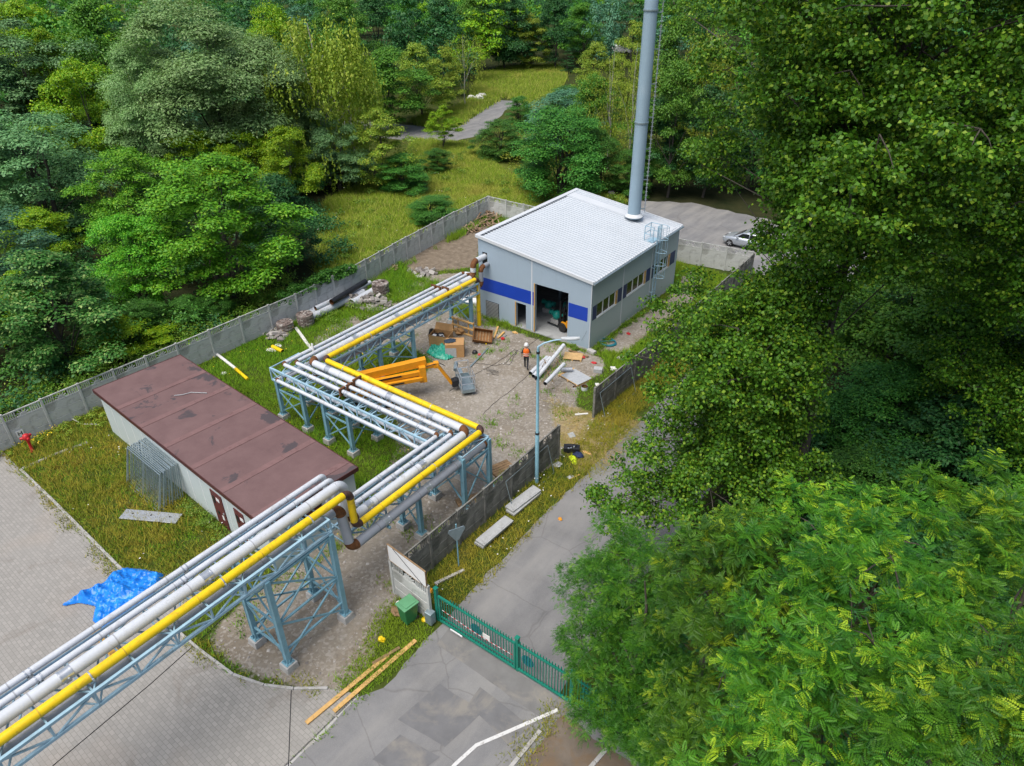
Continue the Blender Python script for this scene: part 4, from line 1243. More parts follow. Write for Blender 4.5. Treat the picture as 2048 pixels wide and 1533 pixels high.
boxboom((-1.3, .18, 1.62), (3.55, .18, 2.12), .42, .46, M['orange'], 'upper_boom')
boxboom((-1.2, -.18, 1.35), (3.3, -.16, 1.62), .26, .26, M['orange'], 'tower_boom')
boxboom((-.6, -.38, 1.16), (3.2, -.34, 1.28), .22, .24, M['orange'], 'tower_boom')
boxboom((-.4, .02, 1.05), (3.0, .02, 1.15), .30, .22, M['orange'], 'tower_boom')
b = B().bar((.2, -.325, 1.52), (2.0, -.31, 1.62), .03, .09); b.bar((.9, -.52, 1.21), (2.1, -.48, 1.25), .03, .07); b.bar((-1.1, -.06, 1.9), (-.6, -.06, 1.95), .03, .05)
b.build('hydraulic_slot', M['black'], bl, world=False)
b = B().box((3.25, 0, 1.5), (.45, .75, 1.0), taper=.85); b.build('boom_knuckle', M['orange'], bl, .03, world=False)
boxboom((3.3, .1, 1.85), (4.05, .08, 1.82), .24, .26, M['orange'], 'telescope')
b = B().tube([(3.5, -.1, 1.9), (3.9, -.12, 2.0), (4.3, -.06, 2.0), (4.6, 0, 1.75)], .025, 6); b.build('hose', M['black'], bl, world=False)
b = B().box((4.12, .06, 1.86), (.3, .34, .36)); b.build('jib_joint', M['orange'], bl, .03, world=False)
for d in (-.1, .1): B().bar((4.15, d, 1.9), (4.95, d - .08, .52), .09, .16).build('jib', M['orange'], bl, world=False)
B().bar((4.2, 0, 1.72), (4.85, -.08, .58), .05, .05).build('jib_ram', M['black'], bl, world=False)
B().box((5.12, -.1, .55), (.36, .42, .4)).blob((5.2, -.05, .62), (.22, .26, .24), 3, rough=.1).build('rotator', M['black'], bl, world=False)
# basket
bk = B()
bx0, bx1, by0, by1 = 5.38, 6.18, -1.0, .95
bk.box(((bx0 + bx1) / 2, (by0 + by1) / 2, .26), (bx1 - bx0, by1 - by0, .05))
for y in (by0, by1): bk.box(((bx0 + bx1) / 2, y, .36), (bx1 - bx0, .03, .2))
for x in (bx0, bx1): bk.box((x, (by0 + by1) / 2, .36), (.03, by1 - by0, .2))
bk = bk.build('platform', M['galv'], bl, world=False)
b = B()
for z in (.85, 1.35):
    b.tube([(bx0, by0, z), (bx1, by0, z), (bx1, by1, z), (bx0, by1, z), (bx0, by0, z)], .03, 6, smooth=False)
for x in (bx0, bx1):
    for i in range(4): b.cyl((x, by0 + (by1 - by0) * i / 3, .28), (x, by0 + (by1 - by0) * i / 3, 1.35), .026, 6)
b.build('guard_rail', M['zinc'], bk, world=False)
B().tube([(bx0 - .05, .55, 1.0), (bx0 + .1, 1.15, 1.1)], .13, 12).build('manual_holder', M['galv'], bk, world=False)
B().box((bx0 + .12, -.1, 1.22), (.22, .6, .2)).build('control_box', M['galv'], bk, .02, world=False)

# ------------------------------------------------------------------ the site worker
def person(loc, rz):
    t = thing('person', 'worker in an orange hi-vis vest and white helmet walking away across the yard', 'person', loc, rz)
    # skeleton: facing +Y; x = right
    P = {'pel': ((0, 0, .95), .135), 'wai': ((0, .0, 1.10), .125), 'che': ((0, .01, 1.32), .155), 'nek': ((0, .015, 1.50), .062), 'hd0': ((0, .03, 1.60), .088), 'hd1': ((0, .03, 1.70), .095), 'hd2': ((0, .025, 1.77), .06),
         'nose': ((0, .135, 1.625), .018), 'chin': ((0, .10, 1.56), .045), 'ear': ((.092, .02, 1.63), .02), 'earl': ((-.092, .02, 1.63), .02)}
    E = [('pel', 'wai'), ('wai', 'che'), ('che', 'nek'), ('nek', 'hd0'), ('hd0', 'hd1'), ('hd1', 'hd2'), ('hd0', 'nose'), ('hd0', 'chin'), ('hd0', 'ear'), ('hd0', 'earl')]
    for s, n, st in ((1, 'r', -.16), (-1, 'l', .17)):
        P.update({'hip' + n: ((.095 * s, 0, .90), .098), 'kne' + n: ((.10 * s, st * .55 + .05, .50), .066), 'ank' + n: ((.105 * s, st - (.08 if st < 0 else 0), .11 + (.06 if st < 0 else 0)), .045),
                  'toe' + n: ((.12 * s, st + .14 - (.06 if st < 0 else 0), .045), .045), 'sho' + n: ((.185 * s, .01, 1.43), .062), 'elb' + n: ((.265 * s, -.03 - st * .3, 1.16), .046), 'wri' + n: ((.28 * s, .12 - st * .6, .95), .030), 'pal' + n: ((.28 * s, .155 - st * .6, .88), .034)})
        E += [('pel', 'hip' + n), ('hip' + n, 'kne' + n), ('kne' + n, 'ank' + n), ('ank' + n, 'toe' + n), ('che', 'sho' + n), ('sho' + n, 'elb' + n), ('elb' + n, 'wri' + n), ('wri' + n, 'pal' + n)]
        px, py, pz = P['pal' + n][0]
        for k, (o, L) in enumerate(((-.03, .075), (-.01, .085), (.01, .08), (.028, .062))):
            P['f%d%s' % (k, n)] = ((px, py + o, pz - L * .6), .010); P['g%d%s' % (k, n)] = ((px - .012 * s, py + o + .008, pz - L), .008)
            E += [('pal' + n, 'f%d%s' % (k, n)), ('f%d%s' % (k, n), 'g%d%s' % (k, n))]
        P['th' + n] = ((px - .02 * s, py + .05, pz - .02), .011); P['ti' + n] = ((px - .02 * s, py + .062, pz - .055), .009)
        E += [('wri' + n, 'th' + n), ('th' + n, 'ti' + n)]
    names = list(P)
    me = bpy.data.meshes.new('body')
    me.from_pydata([P[k][0] for k in names], [(names.index(a), names.index(c)) for a, c in E], [])
    o = bpy.data.objects.new('body', me); COL.objects.link(o)
    sk = o.modifiers.new('skin', 'SKIN')
    for i, k in enumerate(names):
        me.skin_vertices[0].data[i].radius = (P[k][1], P[k][1])
        me.skin_vertices[0].data[i].use_root = (k == 'pel')
    ss = o.modifiers.new('sub', 'SUBSURF'); ss.levels = 1; ss.render_levels = 2
    # skin, dark sleeves, dark trousers and boots by height on the one surface
    m, nt, bb, L = new_mat('worker_body')
    s = nt.nodes.new('ShaderNodeSeparateXYZ'); L.new(obj_co(nt), s.inputs[0])
    ax = mth(nt, 'ABSOLUTE', s.outputs[0])
    skin, cloth = (.45, .26, .18), (.02, .022, .03)
    hi = ramp(nt, s.outputs[2], [(.0, cloth), (.1, cloth)])
    low = mth(nt, 'LESS_THAN', s.outputs[2], 1.02)
    arm = mth(nt, 'MULTIPLY', mth(nt, 'GREATER_THAN', ax, .20), mth(nt, 'LESS_THAN', s.outputs[2], 1.17))
    face = mth(nt, 'GREATER_THAN', s.outputs[2], 1.49)
    f = mth(nt, 'MAXIMUM', face, arm)
    col = mixc(nt, f, hi, skin)
    L.new(col, bb.inputs['Base Color']); bb.inputs['Roughness'].default_value = .8
    me.materials.append(m)
    o.parent = t; WM[o.name] = WM[t.name]
    b = MB(); secs = []
    for z, rx, ry, oy in ((.98, .195, .135, 0), (1.10, .19, .135, 0), (1.25, .205, .145, .005), (1.38, .215, .145, .01), (1.46, .17, .11, .01), (1.50, .10, .08, .01)):
        secs.append([(rx * math.cos(a), oy + ry * math.sin(a), z) for a in [2 * math.pi * k / 18 for k in range(18)]])
    b.loft(secs, caps=False)
    M['vest'] = mat('orange_hi_vis', (.85, .16, .015), .6, 0, .08, 8)
    M['reflect'] = mat('reflective_band', (.72, .72, .70), .35, .2, .05, 8)
    v = b.build('vest', M['vest'], t, world=False)
    b = MB()
    for z in (1.05, 1.17): b.loft([[(.207 * math.cos(a), .152 * math.sin(a), z + d) for a in [2 * math.pi * k / 18 for k in range(18)]] for d in (-.022, .022)], caps=False)
    b.build('reflective_band', M['reflect'], v, world=False)
    b = MB(); b.lathe([(.128, 1.70), (.126, 1.75), (.115, 1.80), (.085, 1.845), (.04, 1.866), (0, 1.87)], (0, .03, 0), 20); b.lathe([(.118, 1.70), (.145, 1.695), (.148, 1.705), (.122, 1.715)], (0, .04, 0), 20)
    b.build('helmet', M['white'], t, world=False)
    return t
person((-22.42, 31.45, 0), R_(28))

# ------------------------------------------------------------------ silver car in the rear yard
def car(loc, rz):
    t = thing('parked_car', 'silver hatchback parked behind the rear concrete fence', 'car', loc, rz)
    M['silver'] = mat('silver_car_paint', (.50, .55, .60), .25, .5, .03, 1)
    # front at +x
    st = [(-2.15, .45, .80, .62), (-2.08, .32, .98, .74), (-1.75, .26, 1.02, .82), (-1.0, .24, 1.00, .87), (0, .23, .98, .88), (.8, .24, .96, .88), (1.35, .26, .90, .86), (1.8, .28, .80, .80), (2.08, .34, .68, .68), (2.16, .44, .58, .55)]
    b = MB(); secs = []
    for x, z0, z1, w in st:
        zm = z0 + (z1 - z0) * .6
        secs.append([(x, -w * .93, z0), (x, -w, z0 + .1), (x, -w, zm), (x, -w * .93, z1 - .03), (x, -w * .8, z1), (x, w * .8, z1), (x, w * .93, z1 - .03), (x, w, zm), (x, w, z0 + .1), (x, w * .93, z0)])
    b.loft(secs)
    body = b.build('body', M['silver'], t, world=False)
    cb = [(-2.0, .99, .70, 1.02), (-1.55, .98, .72, 1.30), (-1.1, .97, .74, 1.43), (-.2, .96, .74, 1.46), (.35, .95, .74, 1.38), (.85, .94, .75, 1.12), (1.15, .92, .76, .95)]
    b = MB(); secs = []
    for x, z0, w, z1 in cb:
        k = .80
        secs.append([(x, -w, z0), (x, -w * (.5 + k / 2), (z0 + z1) / 2), (x, -w * k, z1 - .03), (x, -w * k * .8, z1), (x, w * k * .8, z1), (x, w * k, z1 - .03), (x, w * (.5 + k / 2), (z0 + z1) / 2), (x, w, z0)])
    b.loft(secs)
    b.build('roof', M['silver'], body, world=False)
    for s in (-1, 1):
        gw = MB().add([(-1.55, s * .735, 1.0), (-.30, s * .755, .99), (-.30, s * .645, 1.36), (-1.15, s * .645, 1.34)], [(0, 1, 2, 3)])
        gw.add([(-.22, s * .755, .99), (.85, s * .775, .97), (.38, s * .655, 1.30), (-.22, s * .645, 1.36)], [(0, 1, 2, 3)])
        gw.build('side_window', M['glassdark'], t, world=False)
        MB().box((.72, s * .93, .98), (.16, .18, .12)).build('mirror', M['silver'], t, .02, world=False)
        MB().blob((1.98, s * .56, .66), (.20, .17, .09), 2, rough=.02, smooth=True).build('headlight', M['film'], t, world=False)
        for x in (-1.32, 1.36):
            b = MB().tube([(x, s * .90, .32), (x, s * .88, .32), (x, s * .70, .32)], [.29, .32, .32], 22)
            w = b.build('wheel', M['rubber'], t, world=False)
            b = MB()
            for k in range(5):
                a = 2 * math.pi * k / 5; b.bar((x, s * .905, .32), (x + .2 * math.cos(a), s * .905, .32 + .2 * math.sin(a)), .07, .02, 0, (0, 1, 0))
            b.tube([(x, s * .89, .32), (x, s * .906, .32)], .215, 22, 1)
            b.build('rim', [M['alu'], M['black']], w, world=False)
    b = MB().add([(1.17, -.62, .955), (1.17, .62, .955), (.44, .52, 1.385), (.44, -.52, 1.385)], [(0, 1, 2, 3)])
    b.build('windscreen', M['glassdark'], t, world=False)
    b = MB().box((2.13, 0, .46), (.08, .9, .16)).box((2.15, 0, .62), (.05, .7, .05)); b.build('grille', M['black'], t, world=False)
    return t
car((-18.75, 59.75, 0.006), R_(180 - 3))
# ------------------------------------------------------------------ wheelie bin and rubbish
wb = thing('wheelie_bin', 'green wheelie bin standing in front of the short fence bay', 'bin', (-14.85, 12.78, 0), R_(-8))
b = MB(); secs = [[(-a, -c, z), (a, -c, z), (a, c, z), (-a, c, z)] for z, a, c in ((.06, .20, .25), (.12, .21, .26), (.88, .27, .33), (.95, .29, .35))]
b.loft(secs, smooth=False); b.build('body', M['bin_green'], wb, .02, world=False)
MB().box((0, 0, .99), (.62, .74, .05)).box((0, .02, 1.03), (.46, .52, .04)).build('lid', mat('pale_green_lid', (.11, .31, .16), .4), wb, .02, world=False)
for s in (-.22, .22): MB().cyl((s - .03, .27, .1), (s + .03, .27, .1), .1, 14).build('wheel', M['rubber'], wb, world=False)
MB().cyl((-.25, .38, .94), (.25, .38, .94), .018, 8).build('handle', M['bin_green'], wb, world=False)

def crumple(name, pts, h, m, label, cat, seed, n=46, group=None, fold=1.):
    """thin film heaped in folds inside an outline"""
    P = np.array(pts); lo, hi = P.min(0), P.max(0)
    rs = np.random.RandomState(seed)
    gx = np.linspace(lo[0] - .02, hi[0] + .02, n); gy = np.linspace(lo[1] - .02, hi[1] + .02, n)
    X, Y = np.meshgrid(gx, gy, indexing='ij'); Q = np.stack([X.ravel(), Y.ravel()], 1)
    ins = inpoly(Q, pts)
    d = np.full(len(Q), 9.)
    for i in range(len(pts)):
        a, c = P[i], P[(i + 1) % len(pts)]; ab = c - a
        t = np.clip(((Q - a) @ ab) / (ab @ ab), 0, 1); d = np.minimum(d, np.linalg.norm(Q - a - t[:, None] * ab, axis=1))
    w = np.clip(d / .22, 0, 1) ** .6
    z = np.zeros(len(Q)); L = max(hi - lo)
    for k in range(34):
        a = rs.uniform(0, math.pi); fq = (4 + 30 * rs.rand() ** 1.6) / L * fold; ph = rs.uniform(0, 6.28)
        s = np.sin((Q @ np.array([math.cos(a), math.sin(a)])) * fq + ph + 1.3 * np.sin(Q @ np.array([-math.sin(a), math.cos(a)]) * fq * .5 + ph))
        z += (1 - np.abs(s)) ** 2.6 * (4. / (fq * L)) ** .9 * rs.uniform(.4, 1)
    z = z / z.max()
    Zz = .015 + h * w * z
    idx = np.arange(n * n).reshape(n, n)
    F = np.stack([idx[:-1, :-1], idx[1:, :-1], idx[1:, 1:], idx[:-1, 1:]], -1).reshape(-1, 4)
    F = F[ins[F].sum(1) >= 3]
    used = np.unique(F); mp = -np.ones(n * n, int); mp[used] = np.arange(len(used))
    V = np.stack([Q[:, 0], Q[:, 1], Zz], 1)[used]
    c = V.mean(0); c[2] = 0
    o = fastmesh(name, V - c, mp[F], m)
    o.location = tuple(c); WM[o.name] = Matrix.Translation(tuple(c))
    return tag(o, label, cat, group)
crumple('tarpaulin', [(-26.92, 4.91), (-26.85, 5.61), (-26.71, 6.38), (-26.83, 7.06), (-26.78, 7.52), (-26.02, 8.00), (-25.04, 8.35), (-24.67, 7.86), (-24.27, 7.22), (-24.36, 6.45), (-24.10, 5.85), (-24.01, 5.49), (-24.33, 5.26), (-25.10, 5.27), (-25.71, 5.70), (-26.46, 5.38), (-26.77, 4.96)], .55, M['blue_tarp'], 'bright blue plastic tarpaulin heaped on the paving and grass edge', 'tarpaulin', 4, 120)
crumple('green_sheet', [(-28.91, 29.25), (-29.35, 30.18), (-28.49, 30.62), (-27.87, 30.81), (-27.02, 30.02), (-27.18, 29.35), (-28.01, 29.08)], .5, M['teal_tarp'], 'crumpled sea green plastic sheet in front of the open cardboard box', 'plastic sheet', 8, 50)
crumple('clear_sheet', [(-15.71, 24.37), (-15.68, 24.80), (-15.31, 24.76), (-15.28, 24.43), (-15.51, 24.21)], .16, M['film'], 'crumpled clear plastic film in the verge beside the lamp post', 'plastic sheet', 5, 20)
crumple('clear_sheet', [(-14.57, 23.90), (-14.54, 24.31), (-14.25, 24.23), (-14.33, 23.88)], .12, M['film'], 'small scrap of pale film at the road edge', 'plastic sheet', 6, 16)
crumple('pale_sheet', [(-16.57, 27.10), (-16.40, 27.45), (-16.02, 27.15), (-16.21, 26.84)], .05, M['film'], 'flat pale plastic scrap on the straw patch in the driveway gap', 'plastic sheet', 7, 16)
crumple('hi_vis_jacket', [(-15.38, 25.38), (-15.39, 25.85), (-14.97, 25.52), (-14.66, 25.02), (-14.85, 24.99)], .22, M['hivis'], 'bright yellow hi-vis jacket dropped on the verge grass', 'jacket', 9, 24)
b = MB().blob((*(-14.99, 25.71), .12), (.28, .2, .14), 3, rough=.3); b.solo('cloth_bundle', mat('navy_cloth', (.02, .035, .10), .8, 0, .2, 5), 'navy cloth bundle beside the yellow jacket', 'clothes')
b = MB().box((*(-15.52, 25.91), .17), (.85, .42, .32), .5); b.box((*(-15.55, 25.95), .36), (.5, .2, .06), .5)
o = b.solo('tool_bag', M['black'], 'black tool bag on the verge above the yellow jacket', 'bag', bevel=.06)
b = MB()
for i, (px, py) in enumerate(((-15.53, 25.61), (-15.45, 25.72), (-15.37, 25.89))): b.box((px, py, .38), (.10, .06, .05), i)
b.build('tool', M['zinc'], o)
litter = [
 ((-15.45, 12.73), (.34, .22, .14), 'old_timber', 'brown rag heap lying left of the green bin', 'rag', 1),
 ((-15.69, 13.12), (.16, .14, .10), 'offwhite', 'pale crumpled bag behind the green bin', 'rubbish_bag', 2),
 ((-14.28, 13.15), (.16, .14, .10), 'yellow', 'yellow rag lying right of the green bin', 'rag', 4),
 ((-15.05, 11.44), (.15, .12, .09), 'yellow', 'yellow scrap alone in the grass beside the timber planks', 'rag', 5),
 ((-13.14, 21.16), (.10, .08, .07), 'orange', 'small orange scrap beside the upper slab stack', 'scrap', 6),
 ((-20.28, 34.73), (.20, .14, .07), 'red', 'small red scrap beside the lying pallet', 'scrap', 7),
 ((-19.31, 34.56), (.18, .12, .06), 'red', 'small red scrap on the gravel below the pallet', 'scrap', 8),
 ((-19.42, 39.32), (.14, .12, .08), 'red', 'small red scrap on the path beside the hall', 'scrap', 9),
 ((-18.19, 36.14), (.30, .22, .06), 'offwhite', 'white scrap in the grass near the dark fence', 'scrap', 10),
 ((-17.90, 34.57), (.24, .20, .12), 'offwhite', 'white lump near the end of the dark fence', 'scrap', 11),
 ((-17.83, 32.43), (.16, .14, .06), 'offwhite', 'white scrap beside the film-covered pallet', 'scrap', 12),
 ((-25.86, 34.94), (.20, .10, .08), 'timber', 'small wood block in front of the small doorway', 'wood_block', 13),
 ((-25.97, 33.70), (.16, .10, .12), 'red', 'red tool on the gravel in front of the hall wall', 'tool', 14),
 ((-27.27, 33.49), (.22, .14, .10), 'red', 'red machine part beside the tilted brown crate', 'tool', 15),
 ((-39.05, 26.23), (.30, .22, .16), 'offwhite', 'white bag beside the left rubble heap', 'rubbish_bag', 16),
 ((-37.67, 23.60), (.32, .26, .05), 'offwhite', 'white scrap touching the short yellow pipe', 'scrap', 17),
 ((-37.80, 24.27), (.26, .18, .05), 'offwhite', 'white scrap just above the short yellow pipe', 'scrap', 18),
 ((-37.62, 19.92), (.2, .18, .06), 'offwhite', 'white scrap in the lawn under the long white pipe', 'scrap', 19),
 ((-26.32, 24.85), (.16, .15, .10), 'offwhite', 'white stone beside the boom lift wheel', 'stone', 20),
 ((-14.83, 26.25), (.25, .1, .05), 'timber', 'wood offcut at the road edge by the straw', 'wood_block', 21),
]
for (x, y), r, m, lab, nm, sd in litter:
    MB().blob((x, y, r[2] * .7), r, sd, 9, 6, .35).solo(nm, M[m], lab, 'litter')
b = MB().lathe([(0, .0), (.17, .02), (.16, .10), (.05, .12), (0, .12)], (*(-15.26, 12.87), .2), 16); b.solo('yellow_dish', M['yellow'], 'round yellow dish on the rag heap by the bin', 'dish')

# ------------------------------------------------------------------ boxes, crates, pallets and tools in the yard
def carton(name, label, loc, rz, d, open_=True, extra=None):
    t = thing(name, label, 'cardboard box', loc, rz)
    x, y, z = d; w = .02
    b = MB()
    b.bx(-x / 2, x / 2, -y / 2, -y / 2 + w, 0, z); b.bx(-x / 2, x / 2, y / 2 - w, y / 2, 0, z)
    b.bx(-x / 2, -x / 2 + w, -y / 2 + w, y / 2 - w, 0, z); b.bx(x / 2 - w, x / 2, -y / 2 + w, y / 2 - w, 0, z)
    b.bx(-x / 2 + w, x / 2 - w, -y / 2 + w, y / 2 - w, .01, .04)
    b.build('body', M['cardboard'], t, world=False)
    return t
c1 = carton('cardboard_box', 'large open cardboard box with dark packing inside', (-29.0, 30.85, 0), R_(18), (1.35, 1.0, .8))
b = MB().add([(-.66, .49, .8), (.66, .49, .8), (.62, .72, 1.2), (-.62, .72, 1.2)], [(0, 1, 2, 3)]); b.add([(-.66, .51, .8), (.66, .51, .8), (.62, .74, 1.2), (-.62, .74, 1.2)], [(3, 2, 1, 0)]); b.build('flap', M['cardboard'], c1, world=False)
b = MB()
for i in range(7): b.blob((random.uniform(-.42, .42), random.uniform(-.26, .26), .6), (.22, .19, .15), i, 8, 6, .3, i % 3 == 2)
b.build('contents', [M['black'], M['offwhite']], c1, world=False)
MB().blob((-.80, .25, .5), (.15, .42, .42), 4, 10, 8, .2).build('black_bag', M['black'], c1, world=False)
c2 = carton('cardboard_box', 'large cardboard box wrapped in pale film with dark cloth on top', (-27.35, 30.35, 0), R_(38), (1.2, 1.0, .9))
MB().box((0, 0, .917), (1.2, 1.0, .03)).build('lid', M['cardboard'], c2, world=False)
MB().bx(-.62, -.603, -.5, .5, .02, .88).bx(-.61, .1, -.515, -.506, .02, .7).build('film_wrap', M['film'], c2, world=False)
b = MB().blob((-.3, .05, .96), (.38, .3, .07), 6, 12, 6, .3); b.build('dark_cloth', mat('dark_cloth', (.03, .05, .08), .7, 0, .2, 5), c2, world=False)
MB().blob((*(-28.97, 32.64), .2), (.45, .3, .25), 12, 9, 6, .35).solo('torn_cardboard', M['cardboard'], 'torn cardboard pieces between the two boxes', 'cardboard')
def pallet(label, loc, rz, rot=None, m='wood_plate', top=7, d=(1.2, .9)):
    t = thing('pallet', label, 'pallet', loc, rz, rot=rot)
    b = MB()
    for i in range(top): b.box((0, -d[1] / 2 + (i + .5) * d[1] / top, .128), (d[0], d[1] / top * .86, .022))
    b.build('deck', M[m], t, world=False)
    b = MB()
    for x in (-d[0] / 2 + .05, 0, d[0] / 2 - .05): b.box((x, 0, .06), (.09, d[1], .11))
    b.build('bearer', M[m], t, world=False)
    return t
pallet('pale new pallet lying beside the corner of the hall', (*(-20.78, 34.38), 0), R_(24), top=9)
pallet('old grey pallet leaning low behind the dark fence, nearest the corner trestle', (*(-17.27, 19.56), .02), R_(60), m='old_timber', top=5)
pallet('old pallet lying behind the dark fence near the lamp post', (*(-17.60, 22.51), 0), R_(70), m='old_timber', top=5)
fr = thing('timber_lattice', 'raw timber lattice frame standing upright beside the trestle near the hall', 'crate frame', (-28.7, 32.75, 0), R_(2))
b = MB()
for z in (.08, .55, 1.05): b.bar((-.95, 0, z), (.95, 0, z), .10, .09)
for x in (-.9, -.45, .45, .9): b.bar((x, .08, .02), (x, .08, 1.12), .09, .06)
for x in (-.9, .9): b.bar((x, .04, .06), (x, .42, .06), .08, .08)
b.build('slats', M['timber'], fr, world=False)
cr = thing('brown_crate', 'rust brown open crate tilted on its side near the yellow riser', 'crate', (-27.0, 32.75, .3), rot=(R_(38), R_(12), R_(40)))
b = MB()
b.bx(-.65, .65, -.45, .45, 0, .03)
for y in (-.45, .42): b.bx(-.65, .65, y, y + .03, .03, .38)
for x in (-.65, .62): b.bx(x, x + .03, -.42, .42, .03, .38)
b.build('body', mat('brown_board', (.22, .10, .03), .75, 0, .25, 4), cr, world=False)
b = MB()
for i in range(6): b.bx(-.6 + i * .2, -.52 + i * .2, -.42, .42, .031, .06)
b.build('slats', M['old_timber'], cr, world=False)
for pts, w, m, lab, nm, cat in (
    ([(-26.55, 33.46), (-27.36, 34.97)], .12, 'timber', 'timber board leaning toward the hall wall beside the louvre', 'board', 'board'),
    ([(-26.47, 32.48), (-27.50, 34.23)], .09, 'yellow', 'mustard batten standing among the tools', 'batten', 'batten'),
    ([(-26.33, 33.62), (-26.52, 34.56)], .14, 'timber', 'short wood offcut right of the red tools', 'offcut', 'board'),
    ([(-26.03, 33.40), (-26.16, 34.36)], .06, 'galv', 'grey angle iron lying beside the offcuts', 'angle_iron', 'steel section'),
    ([(-21.49, 35.01), (-19.99, 34.94)], .16, 'old_timber', 'long mossy beam lying in front of the hall corner', 'beam', 'beam'),
    ([(-25.43, 29.51), (-26.02, 32.13)], .10, 'galv', 'dark steel flat lying on the gravel near the basket', 'steel_flat', 'steel section'),
    ([(-15.24, 14.76), (-14.75, 16.08)], .13, 'cast', 'grey concrete post lying in the verge behind the gate', 'fallen_post', 'post'),
    ([(-38.83, 26.57), (-35.57, 25.18)], .20, 'offwhite', 'pale pipe lying in the lawn beside the far girder', 'pale_pipe', 'pipe'),
    ([(-14.33, 23.88), (-14.13, 24.51)], .05, 'timber', 'thin stick at the road edge', 'stick', 'stick'),
    ([(-17.17, 28.87), (-16.62, 29.39)], .10, 'offwhite', 'pale branch at the foot of the dark fence end', 'branch', 'branch')):
    (x0, y0), (x1, y1) = pts
    MB().bar((x0, y0, w * .35 + .01), (x1, y1, w * .35 + .01), w, w * .6).solo(nm, M[m], lab, cat, bevel=.004)
for i, (a, e, lab) in enumerate((((-14.66, 7.43), (-14.33, 11.09), 'longest raw plank lying over the kerb, left of the pair'), ((-14.22, 8.29), (-13.94, 12.19), 'raw plank lying parallel to the longest one, nearer the gate'), ((-14.53, 10.46), (-14.20, 11.58), 'grey weathered plank lying between the two raw planks'))):
    MB().bar((*a, .05 + .008 * i), (*e, .05 + .012 * i), .17 if i < 2 else .12, .05).solo('plank', M['timber'] if i < 2 else M['old_timber'], lab, 'plank', 'planks lying by the drive', bevel=.004)
x, y = (-26.35, 31.15)
b = MB().lathe([(.19, 0), (.18, .10), (.12, .19), (0, .23)], (x, y, .01), 14); b.solo('black_helmet', M['black'], 'black welding helmet lying beside the film-wrapped box', 'helmet')
MB().blob((*(-25.94, 31.12), .06), (.12, .09, .07), 3).solo('red_cap', M['red'], 'small red cap lying beside the black helmet', 'cap')
b = MB().box((*(-31.67, 36.90), .10), (1.5, .75, .16), R_(35)); b.box((*(-32.20, 37.06), .20), (1.3, .5, .04), R_(35)); b.solo('insulation_board', M['white'], 'white insulation boards lying under the far girder', 'insulation', bevel=.02)
# grey pipes on stands
def stand(px, py, lab):
    x, y = px
    t = thing('pipe_stand', lab, 'pipe stand', (x, y, 0), group='three-legged stands under the grey pipes')
    for a in (0, 2.1, 4.2): MB().cyl((x, y, .62), (x + .4 * math.cos(a), y + .4 * math.sin(a), 0), .02, 6).build('leg', M['old_timber'], t)
    MB().bar((x - .12, y, .74), (x, y, .62), .03).bar((x + .12, y, .74), (x, y, .62), .03).build('head', M['old_timber'], t)
stand((-20.51, 31.08), 0, 'low rusty tripod stand under the right end of the pipe on stands')
stand((-20.83, 32.63), 0, 'low rusty tripod stand nearest the new pallet')
stand((-21.41, 32.07), 0, 'low rusty tripod stand between the loose grey pipes')
for a, e, r, z0, z1, lab in (((-21.77, 30.99), (-22.05, 33.24), .13, .14, .14, 'grey pipe lying lowest and farthest left of the loose pipes by the lamp'), ((-21.41, 30.81), (-21.78, 33.19), .13, .14, .22, 'grey pipe lying second from the left by the lamp'),
                             ((-21.12, 30.66), (-21.43, 34.24), .13, .14, .80, 'longest grey pipe with one end raised toward the pallet'), ((-19.71, 29.55), (-20.04, 32.11), .12, .86, .86, 'grey pipe lying level on two tripod stands')):
    MB().hollow((*a, z0), (*e, z1), r, .012, 16, 0, 1).solo('loose_pipe', [M['pipe'], M['black']], lab, 'pipe', 'loose grey pipes by the lamp post')
# film-covered pallet with a pipe stub
pf_ = pallet('film-covered pallet carrying a short grey pipe stub', (*(-19.32, 32.30), 0), R_(-14), m='wood_plate', top=6, d=(1.7, 1.3))
MB().box((.1, 0, .155), (1.5, 1.2, .02)).build('cover_film', M['film'], pf_, world=False)
x, y = (-20.01, 32.46)
MB().hollow((x - .3, y - .22, .30), (x + .25, y + .2, .30), .14, .02, 16, 0, 1).solo('pipe_stub', [M['pipe_dark'], M['black']], 'short grey pipe stub lying on the film-covered pallet', 'pipe')
for px, lab in (((-18.15, 31.50), 'grey pipe ring standing in the weeds near the dark fence'), ((-18.70, 31.32), 'thin dark pipe ring lying near the film-covered pallet')):
    MB().hollow((*px, .02), (*px, .26 if 'standing' in lab else .10), .21 if 'standing' in lab else .16, .02, 16, 0, 1).solo('pipe_ring', [M['pipe'], M['rust']], lab, 'pipe ring')
b = MB().box((*(-18.56, 33.79), .14), (.55, .4, .28), .4); b.solo('grey_block', M['slab'], 'bluish grey block on the gravel near the dark fence end', 'block', bevel=.02)
b = MB().box((*(-20.15, 35.64), .10), (.6, .32, .2), -.2); b.solo('pale_kerbstone', M['cast'], 'pale kerbstone lying at the hall corner', 'block', bevel=.02)
x, y = (-19.94, 37.37)
pts = [(x + (.62 - .02 * i / 10) * math.cos(i * .42), y + .5 * math.sin(i * .42), .05 + .002 * i) for i in range(48)] + [(x - .9 - .1 * i, y - .5 - .12 * i, .04) for i in range(6)]
MB().tube(pts, .035, 8).solo('hose_coil', M['hose'], 'coil of teal hose lying at the side of the hall', 'hose')
g_ = random.Random(9)
